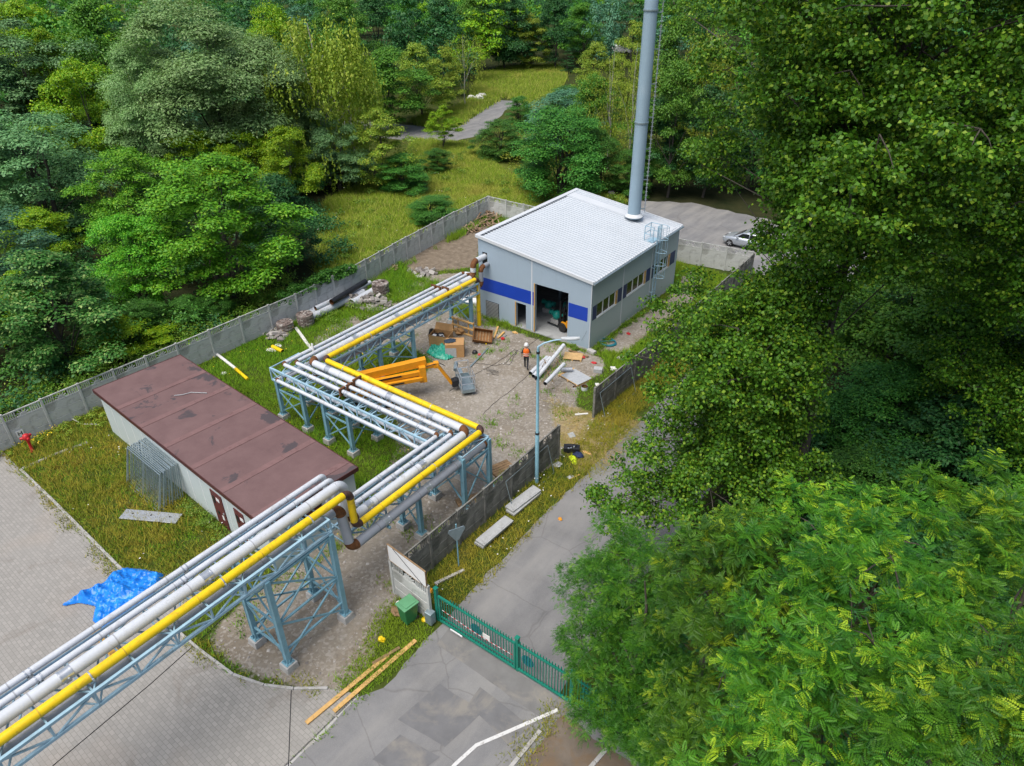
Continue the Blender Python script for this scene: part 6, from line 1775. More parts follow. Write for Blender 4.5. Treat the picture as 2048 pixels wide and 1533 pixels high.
TREES = [
 ('ornamental_tree', 'tree with pale tipped hanging branches just behind the pale fence', 'tipped', 0, (-45.8, 14.6, 8.4, 4.24)),
 ('blue_green_tree', 'blue green willowy tree at the left edge of the view behind the fence', 'blue', 0, (-57.4, 15.2, 9.4, 4.57)),
 ('acacia', 'dark feathery acacia low at the left edge of the view', 'robinia', 1, (-50.7, 12.8, 6.8, 3.33)),
 ('walnut', 'big bright green spreading tree with bare stems showing at its foot', 'walnut', 0, (-45.8, 26.2, 11.3, 5.83)),
 ('dark_tree', 'dark green tree hugging the right side of the big bright spreading tree', 'dark', 0, (-47.5, 32.7, 8.2, 3.19)),
 ('walnut', 'mid green leafy tree left behind the big bright spreading tree', 'walnut', 1, (-59.5, 27.6, 9.9, 4.06)),
 ('leafy_tree', 'leafy tree between the tipped tree and the big bright spreading tree', 'walnut', 2, (-48.6, 21.3, 8.1, 2.96)),
 ('birch', 'small slender yellow birch in the gap left of the big bright tree', 'thinbirch', 0, (-67.5, 29.5, 6.3, 2.01)),
 ('acacia', 'pale feathery acacia above the tipped tree', 'robinia', 2, (-61.9, 20.8, 6.4, 2.87)),
 ('silver_willow', 'huge silver green willow towering over the middle of the left wood', 'willow', 0, (-71.2, 43.1, 19.3, 8.87)),
 ('silver_willow', 'silver green willow, right shoulder of the huge one', 'willow', 1, (-66.2, 46.6, 15.5, 5.49)),
 ('silver_willow', 'silver green willow, left shoulder of the huge one', 'willow', 1, (-73.9, 38.0, 15.2, 4.74)),
 ('weeping_birch', 'tall weeping birch with drooping yellow green strands beside the meadow wood', 'birch', 0, (-63.7, 51.6, 18.6, 5.10)),
 ('weeping_birch', 'shorter weeping birch on the right flank of the tall one', 'birch', 1, (-66.8, 58.3, 14.9, 3.47)),
 ('maple', 'dense round maple standing left of the dirt track', 'maple', 0, (-77.0, 74.8, 11.5, 5.73)),
 ('lime', 'lime tree with yellow flower tips left of the dirt track', 'lime', 0, (-78.4, 82.7, 11.2, 4.25)),
 ('lime', 'lime tree with yellow tips, right one of the pair by the track', 'lime', 1, (-79.1, 89.0, 10.1, 3.38)),
 ('birch', 'thin white-stemmed birch beside the white dumped bags', 'thinbirch', 1, (-79.3, 94.1, 12.2, 3.27)),
 ('grey_willow', 'tall grey green willow with a bare forked trunk in the upper left', 'greywillow', 0, (-100.2, 37.0, 17.0, 7.95)),
 ('acacia', 'yellow green acacia between the grey willow and the silver willow', 'robinia', 0, (-79.7, 35.1, 14.5, 4.66)),
 ('acacia', 'yellow green acacia higher up left, below the top edge', 'robinia', 1, (-98.7, 40.9, 15.6, 4.17)),
 ('grey_willow', 'broad blue grey sallow in front of the grey willow', 'greywillow', 1, (-72.4, 26.1, 11.5, 6.37)),
 ('acacia', 'bright acacia below the silver willow, left of three', 'robinia', 2, (-67.4, 38.5, 8.5, 3.36)),
 ('acacia', 'dark acacia below the silver willow, middle of three', 'robinia', 3, (-63.2, 41.4, 8.4, 3.00)),
 ('acacia', 'bright acacia below the silver willow, right of three', 'robinia', 0, (-58.5, 42.7, 9.0, 3.15)),
 ('sallow', 'pale sallow bush at the upper meadow edge', 'greywillow', 2, (-60.7, 50.3, 7.9, 3.13)),
 ('rowan', 'rowan with reddish tips at the upper meadow edge', 'lime', 2, (-57.3, 53.7, 8.9, 3.54)),
 ('dark_tree', 'low dark thorn bush at the meadow edge below the rowan', 'bush', 0, (-54.9, 54.3, 4.2, 3.09)),
 ('acacia', 'small airy acacia standing alone beside the dirt track', 'robinia', 1, (-63.5, 70.7, 5.7, 2.12)),
 ('sallow', 'round bush below the small airy acacia', 'bush', 1, (-57.3, 62.1, 2.8, 1.90)),
 ('goat_willow', 'big dense round goat willow between the track and the white-roofed hall', 'bush', 2, (-40.4, 62.8, 9.4, 5.53)),
 ('goat_willow', 'blue green top bush rising behind the big goat willow', 'blue', 1, (-49.4, 77.2, 8.1, 4.93)),
 ('goat_willow', 'yellow green bush left of the big goat willow', 'bush', 3, (-54.8, 71.2, 4.9, 3.08)),
 ('goat_willow', 'small bush at the bend of the dirt track', 'bush', 0, (-61.7, 85.0, 4.8, 2.26)),
 ('goat_willow', 'light bush on the far side of the goat willows', 'bush', 1, (-58.8, 93.7, 5.3, 3.76)),
 ('birch', 'sparse birch with bare white stem left of the chimney', 'thinbirch', 2, (-41.3, 74.4, 15.1, 2.88)),
 ('birch', 'second sparse birch just left of the chimney', 'thinbirch', 0, (-36.0, 69.5, 16.4, 2.51)),
 ('lime', 'yellow green tree behind the sparse birches', 'lime', 0, (-56.6, 97.2, 11.2, 3.60)),
 ('maple', 'dense tree directly right of the chimney', 'maple', 1, (-30.8, 68.7, 13.7, 3.51)),
 ('dark_tree', 'dark tree between the chimney and the poplar, above the rear yard', 'dark', 1, (-27.8, 70.8, 12.3, 3.55)),
 ('maple', 'tall tree right behind the chimney', 'maple', 0, (-36.7, 80.1, 16.8, 4.07)),
 ('birch', 'slim tall birch right of the chimney top', 'birch', 1, (-32.8, 80.1, 16.2, 3.08)),
 ('lime', 'light crown left behind the chimney near the top edge', 'lime', 1, (-56.1, 106.4, 13.5, 3.84)),
 ('dark_tree', 'dark tree peeping past the poplar above the silver car', 'dark', 0, (-24.7, 76.1, 11.5, 4.31)),
 ('maple', 'broad tree behind the poplar crown', 'maple', 1, (-19.5, 79.7, 15.4, 5.27)),
 ('dark_tree', 'dark broad tree behind the second poplar', 'dark', 1, (-12.9, 86.4, 16.5, 6.22)),
 ('maple', 'tree far back behind the second poplar', 'maple', 0, (-5.7, 93.6, 17.2, 6.66)),
 ('spruce', 'small dark conifer at the far edge of the back meadow', 'spruce', 0, (-84.3, 132.7, 5.0, 2.12)),
 ('maple', 'tall dark green tree at the back of the meadow, left end', 'maple', 1, (-103.6, 91.1, 16.8, 5.36)),
 ('dark_tree', 'dark tall tree at the back, right of the weeping birch', 'dark', 1, (-108.2, 103.8, 17.3, 5.82)),
 ('maple', 'green tree at the back of the meadow above the round maple', 'maple', 0, (-109.1, 113.9, 16.1, 5.01)),
 ('dark_tree', 'dark tree at the back of the meadow above the lime pair', 'dark', 0, (-103.9, 117.2, 14.3, 4.98)),
 ('maple', 'tree at the back of the meadow above the thin birch', 'maple', 1, (-101.6, 124.9, 15.3, 5.12)),
 ('dark_tree', 'dark tall tree in the middle of the back wood', 'dark', 1, (-96.7, 128.0, 17.4, 5.66)),
 ('lime', 'yellowish crown standing out in the dark back wood', 'lime', 2, (-91.7, 130.3, 11.1, 4.06)),
 ('dark_tree', 'dark tree right of the yellowish crown in the back wood', 'dark', 0, (-88.6, 134.7, 14.7, 5.12)),
 ('maple', 'tree at the right end of the back meadow', 'maple', 0, (-87.5, 143.7, 12.5, 4.76)),
 ('acacia', 'acacia in the upper left corner of the view', 'robinia', 0, (-122.2, 49.4, 18.0, 6.52)),
 ('maple', 'dark leafy tree at the top edge left of the silver willow', 'maple', 1, (-98.6, 47.1, 18.6, 5.80)),
 ('acacia', 'light acacia at the top edge above the weeping birch', 'robinia', 3, (-90.3, 66.7, 17.6, 4.77)),
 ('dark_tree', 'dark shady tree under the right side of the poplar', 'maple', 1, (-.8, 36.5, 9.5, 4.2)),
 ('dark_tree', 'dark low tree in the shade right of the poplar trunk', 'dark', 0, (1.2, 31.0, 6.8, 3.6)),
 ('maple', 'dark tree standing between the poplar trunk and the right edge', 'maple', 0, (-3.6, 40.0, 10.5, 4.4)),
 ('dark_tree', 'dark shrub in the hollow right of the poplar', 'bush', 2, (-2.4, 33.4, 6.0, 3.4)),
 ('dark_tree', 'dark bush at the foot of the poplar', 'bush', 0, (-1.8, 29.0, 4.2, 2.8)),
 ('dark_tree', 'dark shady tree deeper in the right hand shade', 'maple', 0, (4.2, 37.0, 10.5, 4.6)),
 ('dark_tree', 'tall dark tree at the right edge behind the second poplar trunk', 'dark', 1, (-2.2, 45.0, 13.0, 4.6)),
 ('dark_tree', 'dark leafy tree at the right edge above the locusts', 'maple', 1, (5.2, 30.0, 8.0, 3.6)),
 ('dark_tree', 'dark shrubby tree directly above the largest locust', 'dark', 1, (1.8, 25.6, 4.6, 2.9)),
 ('goat_willow', 'dense dark bush at the back edge of the rear yard, nearest the hall', 'bush', 1, (-34.2, 67.9, 5.3, 2.63)),
 ('goat_willow', 'dense bush at the back edge of the rear yard beside the birches', 'bush', 3, (-37.8, 66.2, 6.9, 2.76)),
 ('maple', 'rounded tree between the big goat willow and the birches', 'maple', 1, (-44.1, 75.1, 10.6, 3.43)),
 ('dark_tree', 'dark undergrown tree right of the two bare birches', 'dark', 0, (-33.1, 69.3, 9.8, 3.04)),
 ('sallow', 'round bush leaning over the pale fence in the meadow', 'bush', 2, (-45.5, 48.5, 2.7, 2.58)),
 ('acacia', 'low acacia sprouts along the forest side of the pale fence', 'robinia', 2, (-44.7, 17.5, 2.8, 2.77)),
 ('sallow', 'bush under the big bright tree, right foot', 'bush', 3, (-43.8, 23.8, 2.5, 1.34)),
 ('sallow', 'bush under the big bright tree, left foot', 'bush', 1, (-44.7, 22.2, 2.7, 1.53)),
 ('sallow', 'dark shrub right of the tipped tree trunk', 'bush', 0, (-45.1, 19.3, 3.4, 1.69)),
]
for nm, lab, kind, var, (x, y, H, R) in TREES:
    tree(nm, lab, kind, var, x, y, H, R)

# ------------------------------------------------------------------ distant wood and undergrowth: one mass each
def forest():
    rs = np.random.RandomState(11)
    VS, MI, mats = [], [], []
    kinds = ['maple', 'dark', 'robinia', 'dark', 'blue', 'dark', 'maple', 'dark', 'bush']
    lo = {}
    for k in set(kinds):
        lm, shape, bf, nc, per, leaf, asp, flat, cr, weep, st, bk = SPEC[k]
        lo[k] = crown_arrays(77 + len(k), 10., 3.6, 10 * bf, shape, 46, 64, .40, asp, flat, cr * 1.15)[0]
        mats.append((k, M[lm]))
    mi = {k: i for i, (k, _) in enumerate(mats)}
    n = 0
    spots = []
    tries = 0
    while n < 330 and tries < 6000:
        tries += 1
        az = rs.uniform(-52, 46); d = rs.uniform(62, 330)
        # camera looks along (-.6, .8)
        a = R_(az); fx, fy = -.5995, .8004
        x = d * (fx * math.cos(a) + fy * math.sin(a)); y = d * (fy * math.cos(a) - fx * math.sin(a))
        p = np.array([[x, y]])
        if inpoly(p, [(-90, 125), (-60, 140), (-36, 100), (-16, 66), (-8, 40), (-18, 30), (-45, 36), (-64, 50), (-72, 66), (-100, 62), (-100, 80), (-86, 90)])[0]: continue
        if -43 < x < 5 and y < 72: continue
        if d < 95 and az < 8: continue
        if d < 75: continue
        if any((x - u) ** 2 + (y - v) ** 2 < (3.6 + d * .008) ** 2 for u, v in spots): continue
        spots.append((x, y))
        k = kinds[rs.randint(len(kinds))]
        h = rs.uniform(.95, 1.75); r = rs.uniform(.9, 1.5)
        V = lo[k]
        t = rs.uniform(0, 6.28); c, s = math.cos(t), math.sin(t)
        W_ = np.stack([(V[:, 0] * c - V[:, 1] * s) * r + x, (V[:, 0] * s + V[:, 1] * c) * r + y, V[:, 2] * h], 1)
        VS.append(W_); MI.append(np.full(len(V) // 4, mi[k]))
        n += 1
    V = np.concatenate(VS)
    o = fastmesh('distant_forest', V, quads(len(V) // 4), [m for _, m in mats], None, np.concatenate(MI))
    tag(o, 'far-off mixed green wood filling the view behind the nearer trees', 'forest', kind='stuff')
forest()

def clump_stuff(name, label, cat, poly, n, rr, hh, per, leaf, asp, m, seed, avoid=()):
    rs = np.random.RandomState(seed)
    a = np.array(poly); lo, hi = a.min(0), a.max(0)
    P = rs.uniform(lo, hi, (n * 6, 2)); P = P[inpoly(P, poly)]
    for av in avoid: P = P[~inpoly(P, av)]
    P = P[:n]
    R = rs.uniform(rr[0], rr[1], len(P)); H = rs.uniform(hh[0], hh[1], len(P))
    C = np.stack([P[:, 0], P[:, 1], H * .5], 1)
    V = lobe_leaves(rs, C, R, per, leaf, asp, .8)
    V[:, 2] = np.maximum(V[:, 2], .02)
    o = fastmesh(name, V, quads(len(V) // 4), m)
    return tag(o, label, cat, kind='stuff')
clump_stuff('undergrowth', 'dark shrub layer under the trees behind the pale fence', 'undergrowth', [(-41.2, -4), (-41.2, 31), (-44, 36), (-58, 46), (-66, 60), (-86, 64), (-100, 60), (-95, 0)], 420, (.7, 1.7), (.6, 2.4), 220, .26, .5, M['l_dark'], 5)
clump_stuff('undergrowth', 'bright sprouting weeds along the forest side of the fence', 'undergrowth', [(-41.0, -4), (-41.0, 30), (-42.5, 33), (-46, 31), (-45.5, -4)], 360, (.35, 1.0), (.2, 2.0), 130, .17, .45, M['l_weed'], 6)
clump_stuff('undergrowth', 'mid green saplings filling the gaps between the trees of the left wood', 'undergrowth', [(-43, -4), (-43, 31), (-46, 36), (-58, 46), (-66, 60), (-86, 64), (-100, 60), (-95, 0)], 240, (.7, 1.6), (1.2, 4.0), 260, .22, .5, M['l_bush'], 15)
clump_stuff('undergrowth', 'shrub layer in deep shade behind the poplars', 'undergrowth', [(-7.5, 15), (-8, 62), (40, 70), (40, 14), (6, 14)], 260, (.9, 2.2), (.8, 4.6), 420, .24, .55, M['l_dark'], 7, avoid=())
clump_stuff('undergrowth', 'low shrubs between the goat willows and the back meadow', 'undergrowth', [(-62, 74), (-50, 66), (-36, 62), (-30, 74), (-44, 98), (-66, 112), (-72, 104), (-64, 88)], 130, (.7, 1.6), (.6, 2.6), 110, .24, .5, M['l_lime'], 8)

POPLAR_BOUGHS = [(-8.2, 24.6, 3.6, 1.19), (-7.4, 22.4, 3.8, 1.34), (-5.3, 24.1, 2.8, 1.27), (-5.6, 26.3, 3.8, 1.21), (-7.3, 27.1, 4.0, 1.44), (-8.6, 25.5, 2.8, 1.13), (-7.4, 23.8, 4.8, 1.27), (-5.7, 24.8, 3.8, 1.53), (-7.2, 26.6, 4.1, 1.33), (-8.6, 25.3, 4.7, 1.21), (-6.9, 24.6, 5.6, 1.51), (-7.1, 25.8, 5.1, 1.44), (-8.0, 25.1, 5.4, 1.20), (-5.2, 24.1, 5.1, 1.23), (-5.4, 25.7, 5.8, 1.24), (-6.0, 27.3, 5.5, 1.68), (-8.9, 27.6, 5.3, 1.56), (-7.9, 25.2, 5.3, 1.35), (-7.7, 24.8, 5.0, 1.48), (-7.2, 22.0, 5.0, 1.24), (-5.3, 25.4, 6.4, 1.37), (-8.1, 26.9, 6.6, 1.66), (-8.4, 24.7, 6.7, 1.33), (-6.5, 23.4, 6.0, 1.31), (-7.0, 25.8, 6.3, 1.58), (-8.1, 25.0, 7.2, 1.22), (-7.0, 24.4, 6.7, 1.27), (-6.9, 28.2, 7.7, 1.67), (-9.5, 27.3, 6.9, 1.66), (-8.5, 25.3, 6.6, 1.16), (-7.7, 24.7, 7.7, 1.34), (-7.8, 23.0, 7.6, 1.21), (-5.9, 22.5, 7.5, 1.20), (-5.3, 24.4, 6.6, 1.33), (-5.3, 25.8, 7.3, 1.18), (-5.9, 26.8, 7.7, 1.13), (-8.4, 26.4, 7.5, 1.41), (-8.9, 24.6, 8.3, 1.13), (-7.3, 23.4, 8.1, 1.30), (-5.8, 24.0, 8.0, 1.54), (-5.9, 25.8, 8.4, 1.46), (-7.2, 27.3, 7.5, 1.42), (-8.1, 25.3, 8.4, 1.54), (-6.7, 24.4, 8.6, 1.21), (-6.8, 25.9, 9.3, 1.33), (-8.1, 23.8, 9.9, 1.19), (-6.6, 21.8, 9.7, 1.78), (-5.3, 23.3, 9.4, 1.41), (-5.4, 24.9, 10.0, 1.32), (-5.5, 26.2, 8.9, 1.18), (-6.0, 27.3, 9.7, 1.36), (-8.2, 28.1, 9.6, 1.51), (-8.6, 26.2, 9.3, 1.25), (-8.3, 25.3, 9.1, 1.48), (-6.1, 23.2, 10.2, 1.40), (-5.8, 25.0, 10.5, 1.60), (-5.9, 26.1, 10.3, 1.49), (-7.5, 26.9, 10.5, 1.51), (-7.9, 25.6, 10.5, 1.47), (-7.7, 24.8, 10.2, 1.44), (-5.9, 24.8, 11.6, 1.28), (-6.8, 26.3, 10.9, 1.35), (-7.5, 25.1, 10.8, 1.59), (-6.0, 26.3, 11.4, 1.45), (-6.3, 29.5, 12.1, 1.44), (-7.1, 23.2, 11.0, 1.53), (-5.4, 24.3, 11.0, 1.38), (-5.8, 25.2, 11.8, 1.26), (-5.6, 26.8, 12.0, 1.29), (-5.4, 25.5, 12.9, 1.46), (-6.0, 25.1, 13.6, 1.28), (-4.7, 24.7, 13.9, 1.57), (-4.2, 25.6, 13.5, 1.64), (-2.2, 26.9, 13.8, 1.66), (-3.8, 29.5, 14.3, 1.64), (-5.4, 31.2, 14.4, 1.87), (-5.3, 22.8, 15.3, 1.37), (-3.4, 24.6, 15.0, 1.78), (-4.0, 27.6, 15.4, 1.66), (-6.6, 28.6, 15.5, 1.67), (-6.6, 26.3, 15.4, 1.41), (-6.2, 25.6, 15.2, 1.50), (-4.9, 26.5, 15.2, 1.38), (-6.5, 26.6, 15.0, 1.56), (-2.3, 23.4, 17.0, 1.65), (-0.3, 26.6, 16.0, 1.49), (-0.6, 28.6, 16.8, 1.78), (-3.2, 30.6, 16.4, 1.57), (-5.4, 31.2, 16.5, 1.62), (-7.6, 31.6, 16.6, 1.81), (-8.2, 27.5, 17.1, 1.41), (-7.1, 26.3, 16.7, 1.52), (-6.2, 25.7, 16.1, 1.34), (-6.0, 23.5, 16.5, 1.25), (-4.0, 21.1, 16.5, 1.62), (-2.2, 27.0, 17.5, 1.75), (-4.3, 29.7, 17.2, 1.50), (-7.1, 29.5, 17.9, 1.47), (-7.8, 26.8, 16.9, 1.38), (-7.2, 25.0, 17.8, 1.36), (-5.3, 23.6, 17.1, 1.48), (-2.8, 24.4, 17.1, 1.74), (-4.4, 27.6, 17.9, 1.47), (-6.5, 26.8, 18.3, 1.59), (-5.0, 25.0, 18.3, 1.37), (-7.8, 31.4, 18.9, 1.74), (-8.3, 28.0, 19.2, 1.64), (-7.7, 26.8, 19.3, 1.64), (-6.7, 25.6, 18.7, 1.72), (-7.0, 23.6, 18.9, 1.42), (-3.8, 21.6, 18.5, 1.74), (-1.6, 22.2, 18.8, 1.64), (-0.8, 25.3, 18.6, 1.54), (0.4, 29.0, 18.7, 1.51), (-2.2, 30.4, 18.9, 1.90), (-3.9, 32.3, 19.0, 1.50), (-8.2, 27.8, 19.4, 1.57), (-7.2, 24.8, 19.9, 1.66), (-5.4, 23.8, 19.7, 1.99), (-2.3, 24.6, 19.3, 1.74), (-1.8, 28.2, 20.0, 1.55), (-4.3, 29.5, 20.5, 1.91), (-6.7, 29.6, 19.5, 1.65), (-6.3, 26.0, 20.5, 1.92), (-4.0, 25.9, 20.1, 1.64), (-5.1, 28.4, 20.2, 1.63), (-4.5, 21.9, 21.5, 1.58), (-0.7, 23.4, 21.5, 1.86), (0.0, 27.3, 21.7, 1.66), (-0.8, 29.8, 21.4, 1.64), (-3.3, 32.3, 21.5, 1.56), (-6.4, 31.1, 22.0, 1.65), (-9.0, 28.2, 21.8, 1.71), (-9.1, 24.9, 21.5, 1.61), (-7.2, 22.2, 21.8, 1.73), (-1.8, 25.3, 22.9, 1.53), (-2.1, 28.9, 22.7, 2.02), (-5.3, 29.7, 23.1, 1.64), (-7.8, 28.7, 22.1, 1.68), (-7.0, 25.4, 22.2, 1.92), (-4.5, 23.8, 22.8, 1.96), (-3.4, 27.5, 23.8, 1.74), (-5.7, 27.9, 23.8, 1.83), (-5.2, 25.6, 23.0, 1.52), (-4.4, 29.6, 23.6, 1.41), (-7.7, 28.3, 23.7, 1.72), (-7.0, 25.0, 24.0, 1.61), (-3.1, 24.6, 24.1, 1.77), (-1.9, 27.3, 24.4, 1.83), (-6.2, 27.9, 25.3, 1.54), (-5.1, 25.0, 24.7, 1.55), (-3.2, 27.8, 25.3, 1.82), (-5.7, 27.1, 25.2, 1.55), (-4.5, 26.3, 25.5, 1.37), (-4.4, 27.7, 25.9, 1.67), (-8.0, 27.6, 13.2, 0.70), (-8.0, 27.3, 12.4, 0.60), (-10.3, 19.1, 4.0, 0.80), (-9.5, 19.8, 4.3, 1.10), (-9.0, 20.7, 5.0, 1.40), (-10.7, 24.3, 8.0, 1.10), (-11.0, 26.2, 9.0, 1.20), (-9.5, 23.2, 6.5, 1.20), (-9.0, 21.9, 6.0, 1.30), (-11.1, 27.9, 9.5, 1.30), (-11.5, 28.7, 15.0, 0.80), (-10.7, 30.0, 14.2, 0.70), (-11.1, 29.5, 15.5, 1.30), (-16.6, 38.0, 19.5, 1.30), (-18.3, 39.2, 20.0, 0.90), (-11.5, 30.0, 18.5, 1.50), (-10.9, 30.2, 16.8, 1.50), (-8.1, 20.9, 4.0, 1.50), (-6.5, 21.3, 5.0, 1.60), (-8.5, 18.8, 3.0, 1.10), (-4.6, 22.4, 5.0, 1.60), (-3.5, 23.5, 5.5, 1.40), (-5.7, 22.6, 6.5, 1.70)]
POPLAR_BOUGHS_2 = [(0.9, 36.2, 6.7, 1.27), (0.3, 34.0, 7.1, 1.34), (0.0, 32.6, 6.5, 1.58), (1.2, 29.8, 6.9, 1.31), (2.9, 29.7, 6.5, 1.62), (5.4, 30.9, 7.2, 1.64), (6.8, 31.9, 6.9, 1.28), (6.7, 35.9, 7.8, 1.64), (5.2, 37.1, 7.3, 1.64), (3.0, 36.6, 6.8, 1.58), (2.7, 34.3, 7.1, 1.26), (4.0, 32.8, 6.8, 1.66), (6.2, 33.9, 7.4, 1.37), (5.2, 35.3, 6.8, 1.56), (3.9, 35.6, 7.2, 1.30), (4.0, 34.1, 6.5, 1.39), (-0.4, 31.9, 8.0, 1.56), (0.3, 30.1, 7.7, 1.32), (2.6, 29.3, 8.0, 1.43), (5.7, 29.5, 8.2, 1.68), (6.7, 31.4, 8.3, 1.67), (7.6, 33.4, 8.4, 1.76), (6.8, 35.4, 8.8, 1.55), (3.9, 36.5, 8.5, 1.41), (3.4, 37.2, 8.9, 1.41), (1.8, 35.7, 9.1, 1.61), (2.7, 33.5, 9.5, 1.38), (5.3, 32.6, 8.9, 1.57), (7.1, 35.0, 8.6, 1.50), (6.1, 36.9, 9.1, 1.41), (4.0, 35.9, 7.9, 1.43), (3.8, 34.3, 8.7, 1.80), (5.5, 35.0, 8.9, 1.53), (4.5, 28.1, 9.3, 1.47), (5.9, 29.7, 9.7, 1.31), (8.2, 31.7, 9.5, 1.37), (8.1, 33.6, 9.5, 1.68), (7.0, 35.5, 10.1, 1.63), (5.7, 37.5, 10.2, 1.53), (1.9, 37.4, 9.4, 1.48), (0.1, 36.1, 9.3, 1.36), (-0.8, 35.2, 10.0, 1.51), (1.5, 34.0, 10.3, 1.63), (3.7, 32.4, 10.1, 1.33), (6.1, 33.4, 10.4, 1.62), (7.1, 36.1, 10.5, 1.32), (4.6, 37.6, 10.8, 1.79), (2.5, 36.5, 10.3, 1.54), (3.5, 34.7, 10.0, 1.62), (5.4, 34.4, 10.6, 1.70), (4.6, 36.1, 9.6, 1.69), (7.5, 34.1, 11.5, 1.51), (6.5, 36.4, 11.8, 1.88), (4.4, 37.5, 11.3, 1.89), (1.9, 37.2, 11.3, 1.80), (0.1, 36.3, 11.4, 1.90), (-0.6, 35.3, 11.7, 1.87), (-1.4, 31.7, 11.8, 1.90), (-0.5, 30.7, 11.2, 1.80), (0.6, 28.9, 12.0, 1.47), (5.9, 32.5, 12.8, 1.65), (7.7, 34.9, 12.5, 1.44), (5.6, 37.5, 12.8, 1.90), (3.0, 37.5, 11.9, 1.51), (1.8, 35.3, 12.5, 1.39), (2.9, 32.4, 12.5, 1.68), (5.1, 34.1, 11.3, 1.69), (5.2, 36.1, 12.3, 1.75), (3.3, 34.9, 11.8, 1.57), (1.5, 37.7, 13.5, 1.94), (-0.0, 37.2, 13.1, 2.14), (-1.9, 34.6, 13.3, 1.97), (-2.6, 32.0, 13.6, 1.70), (-0.6, 30.6, 13.8, 1.72), (0.8, 29.1, 13.6, 1.64), (1.4, 28.5, 13.9, 1.77), (4.4, 27.4, 14.1, 1.69), (6.8, 28.6, 13.9, 1.75), (8.1, 30.1, 13.2, 1.84), (9.0, 32.6, 13.2, 1.95), (6.3, 37.1, 14.2, 1.94), (2.8, 38.2, 13.8, 1.86), (1.5, 35.4, 14.7, 1.62), (2.6, 33.0, 14.4, 1.94), (5.5, 31.6, 14.4, 1.66), (7.9, 35.1, 14.0, 2.07), (5.3, 35.9, 13.7, 2.13), (3.2, 35.2, 13.4, 2.05), (4.8, 33.6, 13.6, 1.88), (1.5, 28.1, 16.0, 1.93), (2.8, 27.6, 16.2, 1.73), (4.0, 28.4, 16.1, 1.89), (6.7, 29.5, 16.2, 1.82), (8.6, 30.0, 16.0, 1.80), (8.1, 32.6, 16.4, 1.86), (8.7, 33.5, 16.5, 2.15), (7.4, 35.9, 16.5, 1.71), (6.6, 36.8, 16.0, 1.95), (4.9, 38.0, 16.3, 1.75), (2.6, 38.9, 15.9, 1.97), (-0.2, 38.1, 16.0, 2.14), (1.1, 33.6, 16.7, 1.91), (3.6, 32.2, 17.2, 2.04), (7.4, 32.7, 16.8, 2.16), (8.1, 36.1, 16.2, 1.77), (5.2, 38.6, 16.7, 2.03), (1.9, 37.5, 17.1, 1.91), (2.9, 34.8, 15.7, 1.72), (5.3, 33.8, 15.9, 1.98), (4.9, 36.2, 16.5, 2.11), (9.0, 33.3, 18.4, 1.92), (7.5, 35.0, 18.0, 2.09), (6.5, 37.7, 18.1, 1.96), (3.6, 38.0, 18.8, 2.06), (1.3, 38.4, 18.7, 1.75), (0.0, 37.2, 18.6, 1.92), (-2.2, 35.7, 18.0, 1.64), (-1.9, 34.6, 18.8, 1.69), (-2.2, 32.2, 18.3, 1.93), (-2.5, 30.0, 18.1, 2.10), (-0.0, 28.5, 18.0, 1.94), (2.2, 27.8, 18.8, 1.86), (7.7, 33.2, 19.0, 1.83), (7.0, 37.7, 19.6, 1.76), (3.5, 37.8, 19.3, 1.80), (0.9, 35.8, 19.4, 2.04), (1.8, 33.0, 18.7, 1.75), (4.6, 31.4, 18.8, 2.11), (5.7, 34.6, 18.3, 1.81), (4.2, 36.2, 19.4, 1.76), (3.4, 34.2, 18.6, 1.70), (-0.6, 35.4, 20.8, 1.91), (-1.6, 34.2, 21.0, 1.57), (-1.8, 32.2, 21.3, 1.80), (-1.1, 29.7, 20.7, 1.88), (0.5, 28.3, 21.0, 1.94), (4.2, 27.4, 21.6, 1.68), (6.3, 29.0, 20.8, 1.82), (8.5, 30.3, 21.4, 1.72), (7.7, 31.7, 21.2, 1.97), (7.5, 33.7, 21.6, 1.74), (3.2, 37.8, 21.2, 2.04), (1.2, 34.8, 22.2, 1.61), (2.6, 32.1, 21.8, 1.81), (6.0, 32.2, 22.2, 2.13), (7.9, 35.7, 21.3, 1.55), (5.4, 37.7, 21.7, 1.83), (3.5, 35.9, 20.9, 1.66), (3.9, 33.6, 20.9, 2.14), (5.8, 35.0, 21.4, 2.07), (3.1, 29.4, 23.6, 2.07), (5.6, 28.9, 23.4, 1.76), (6.7, 31.2, 23.5, 2.13), (7.8, 33.8, 23.1, 1.76), (6.2, 35.8, 22.9, 2.08), (5.0, 37.1, 24.1, 1.71), (2.3, 37.0, 23.6, 2.15), (0.5, 35.9, 24.0, 1.70), (4.4, 32.2, 23.6, 1.55), (7.0, 33.6, 24.4, 1.82), (6.9, 35.8, 23.7, 1.73), (5.0, 37.5, 24.2, 1.71), (2.7, 36.4, 23.6, 1.61), (2.6, 33.7, 24.5, 1.82), (4.4, 34.0, 24.4, 2.04), (5.4, 35.4, 24.3, 1.63), (3.4, 35.5, 23.9, 1.87), (4.9, 34.5, 25.7, 1.56), (2.9, 35.2, 26.3, 1.60), (0.7, 33.2, 26.5, 1.50), (1.8, 30.9, 26.3, 1.43), (5.4, 36.2, 26.8, 1.49), (3.8, 36.7, 26.2, 1.90), (2.9, 35.0, 26.2, 1.64), (3.7, 33.9, 27.0, 1.80), (4.7, 33.4, 26.3, 1.42), (5.8, 34.7, 26.9, 1.66), (4.9, 35.5, 25.7, 1.81), (3.7, 35.2, 26.4, 1.62), (4.6, 34.3, 26.7, 1.90)]
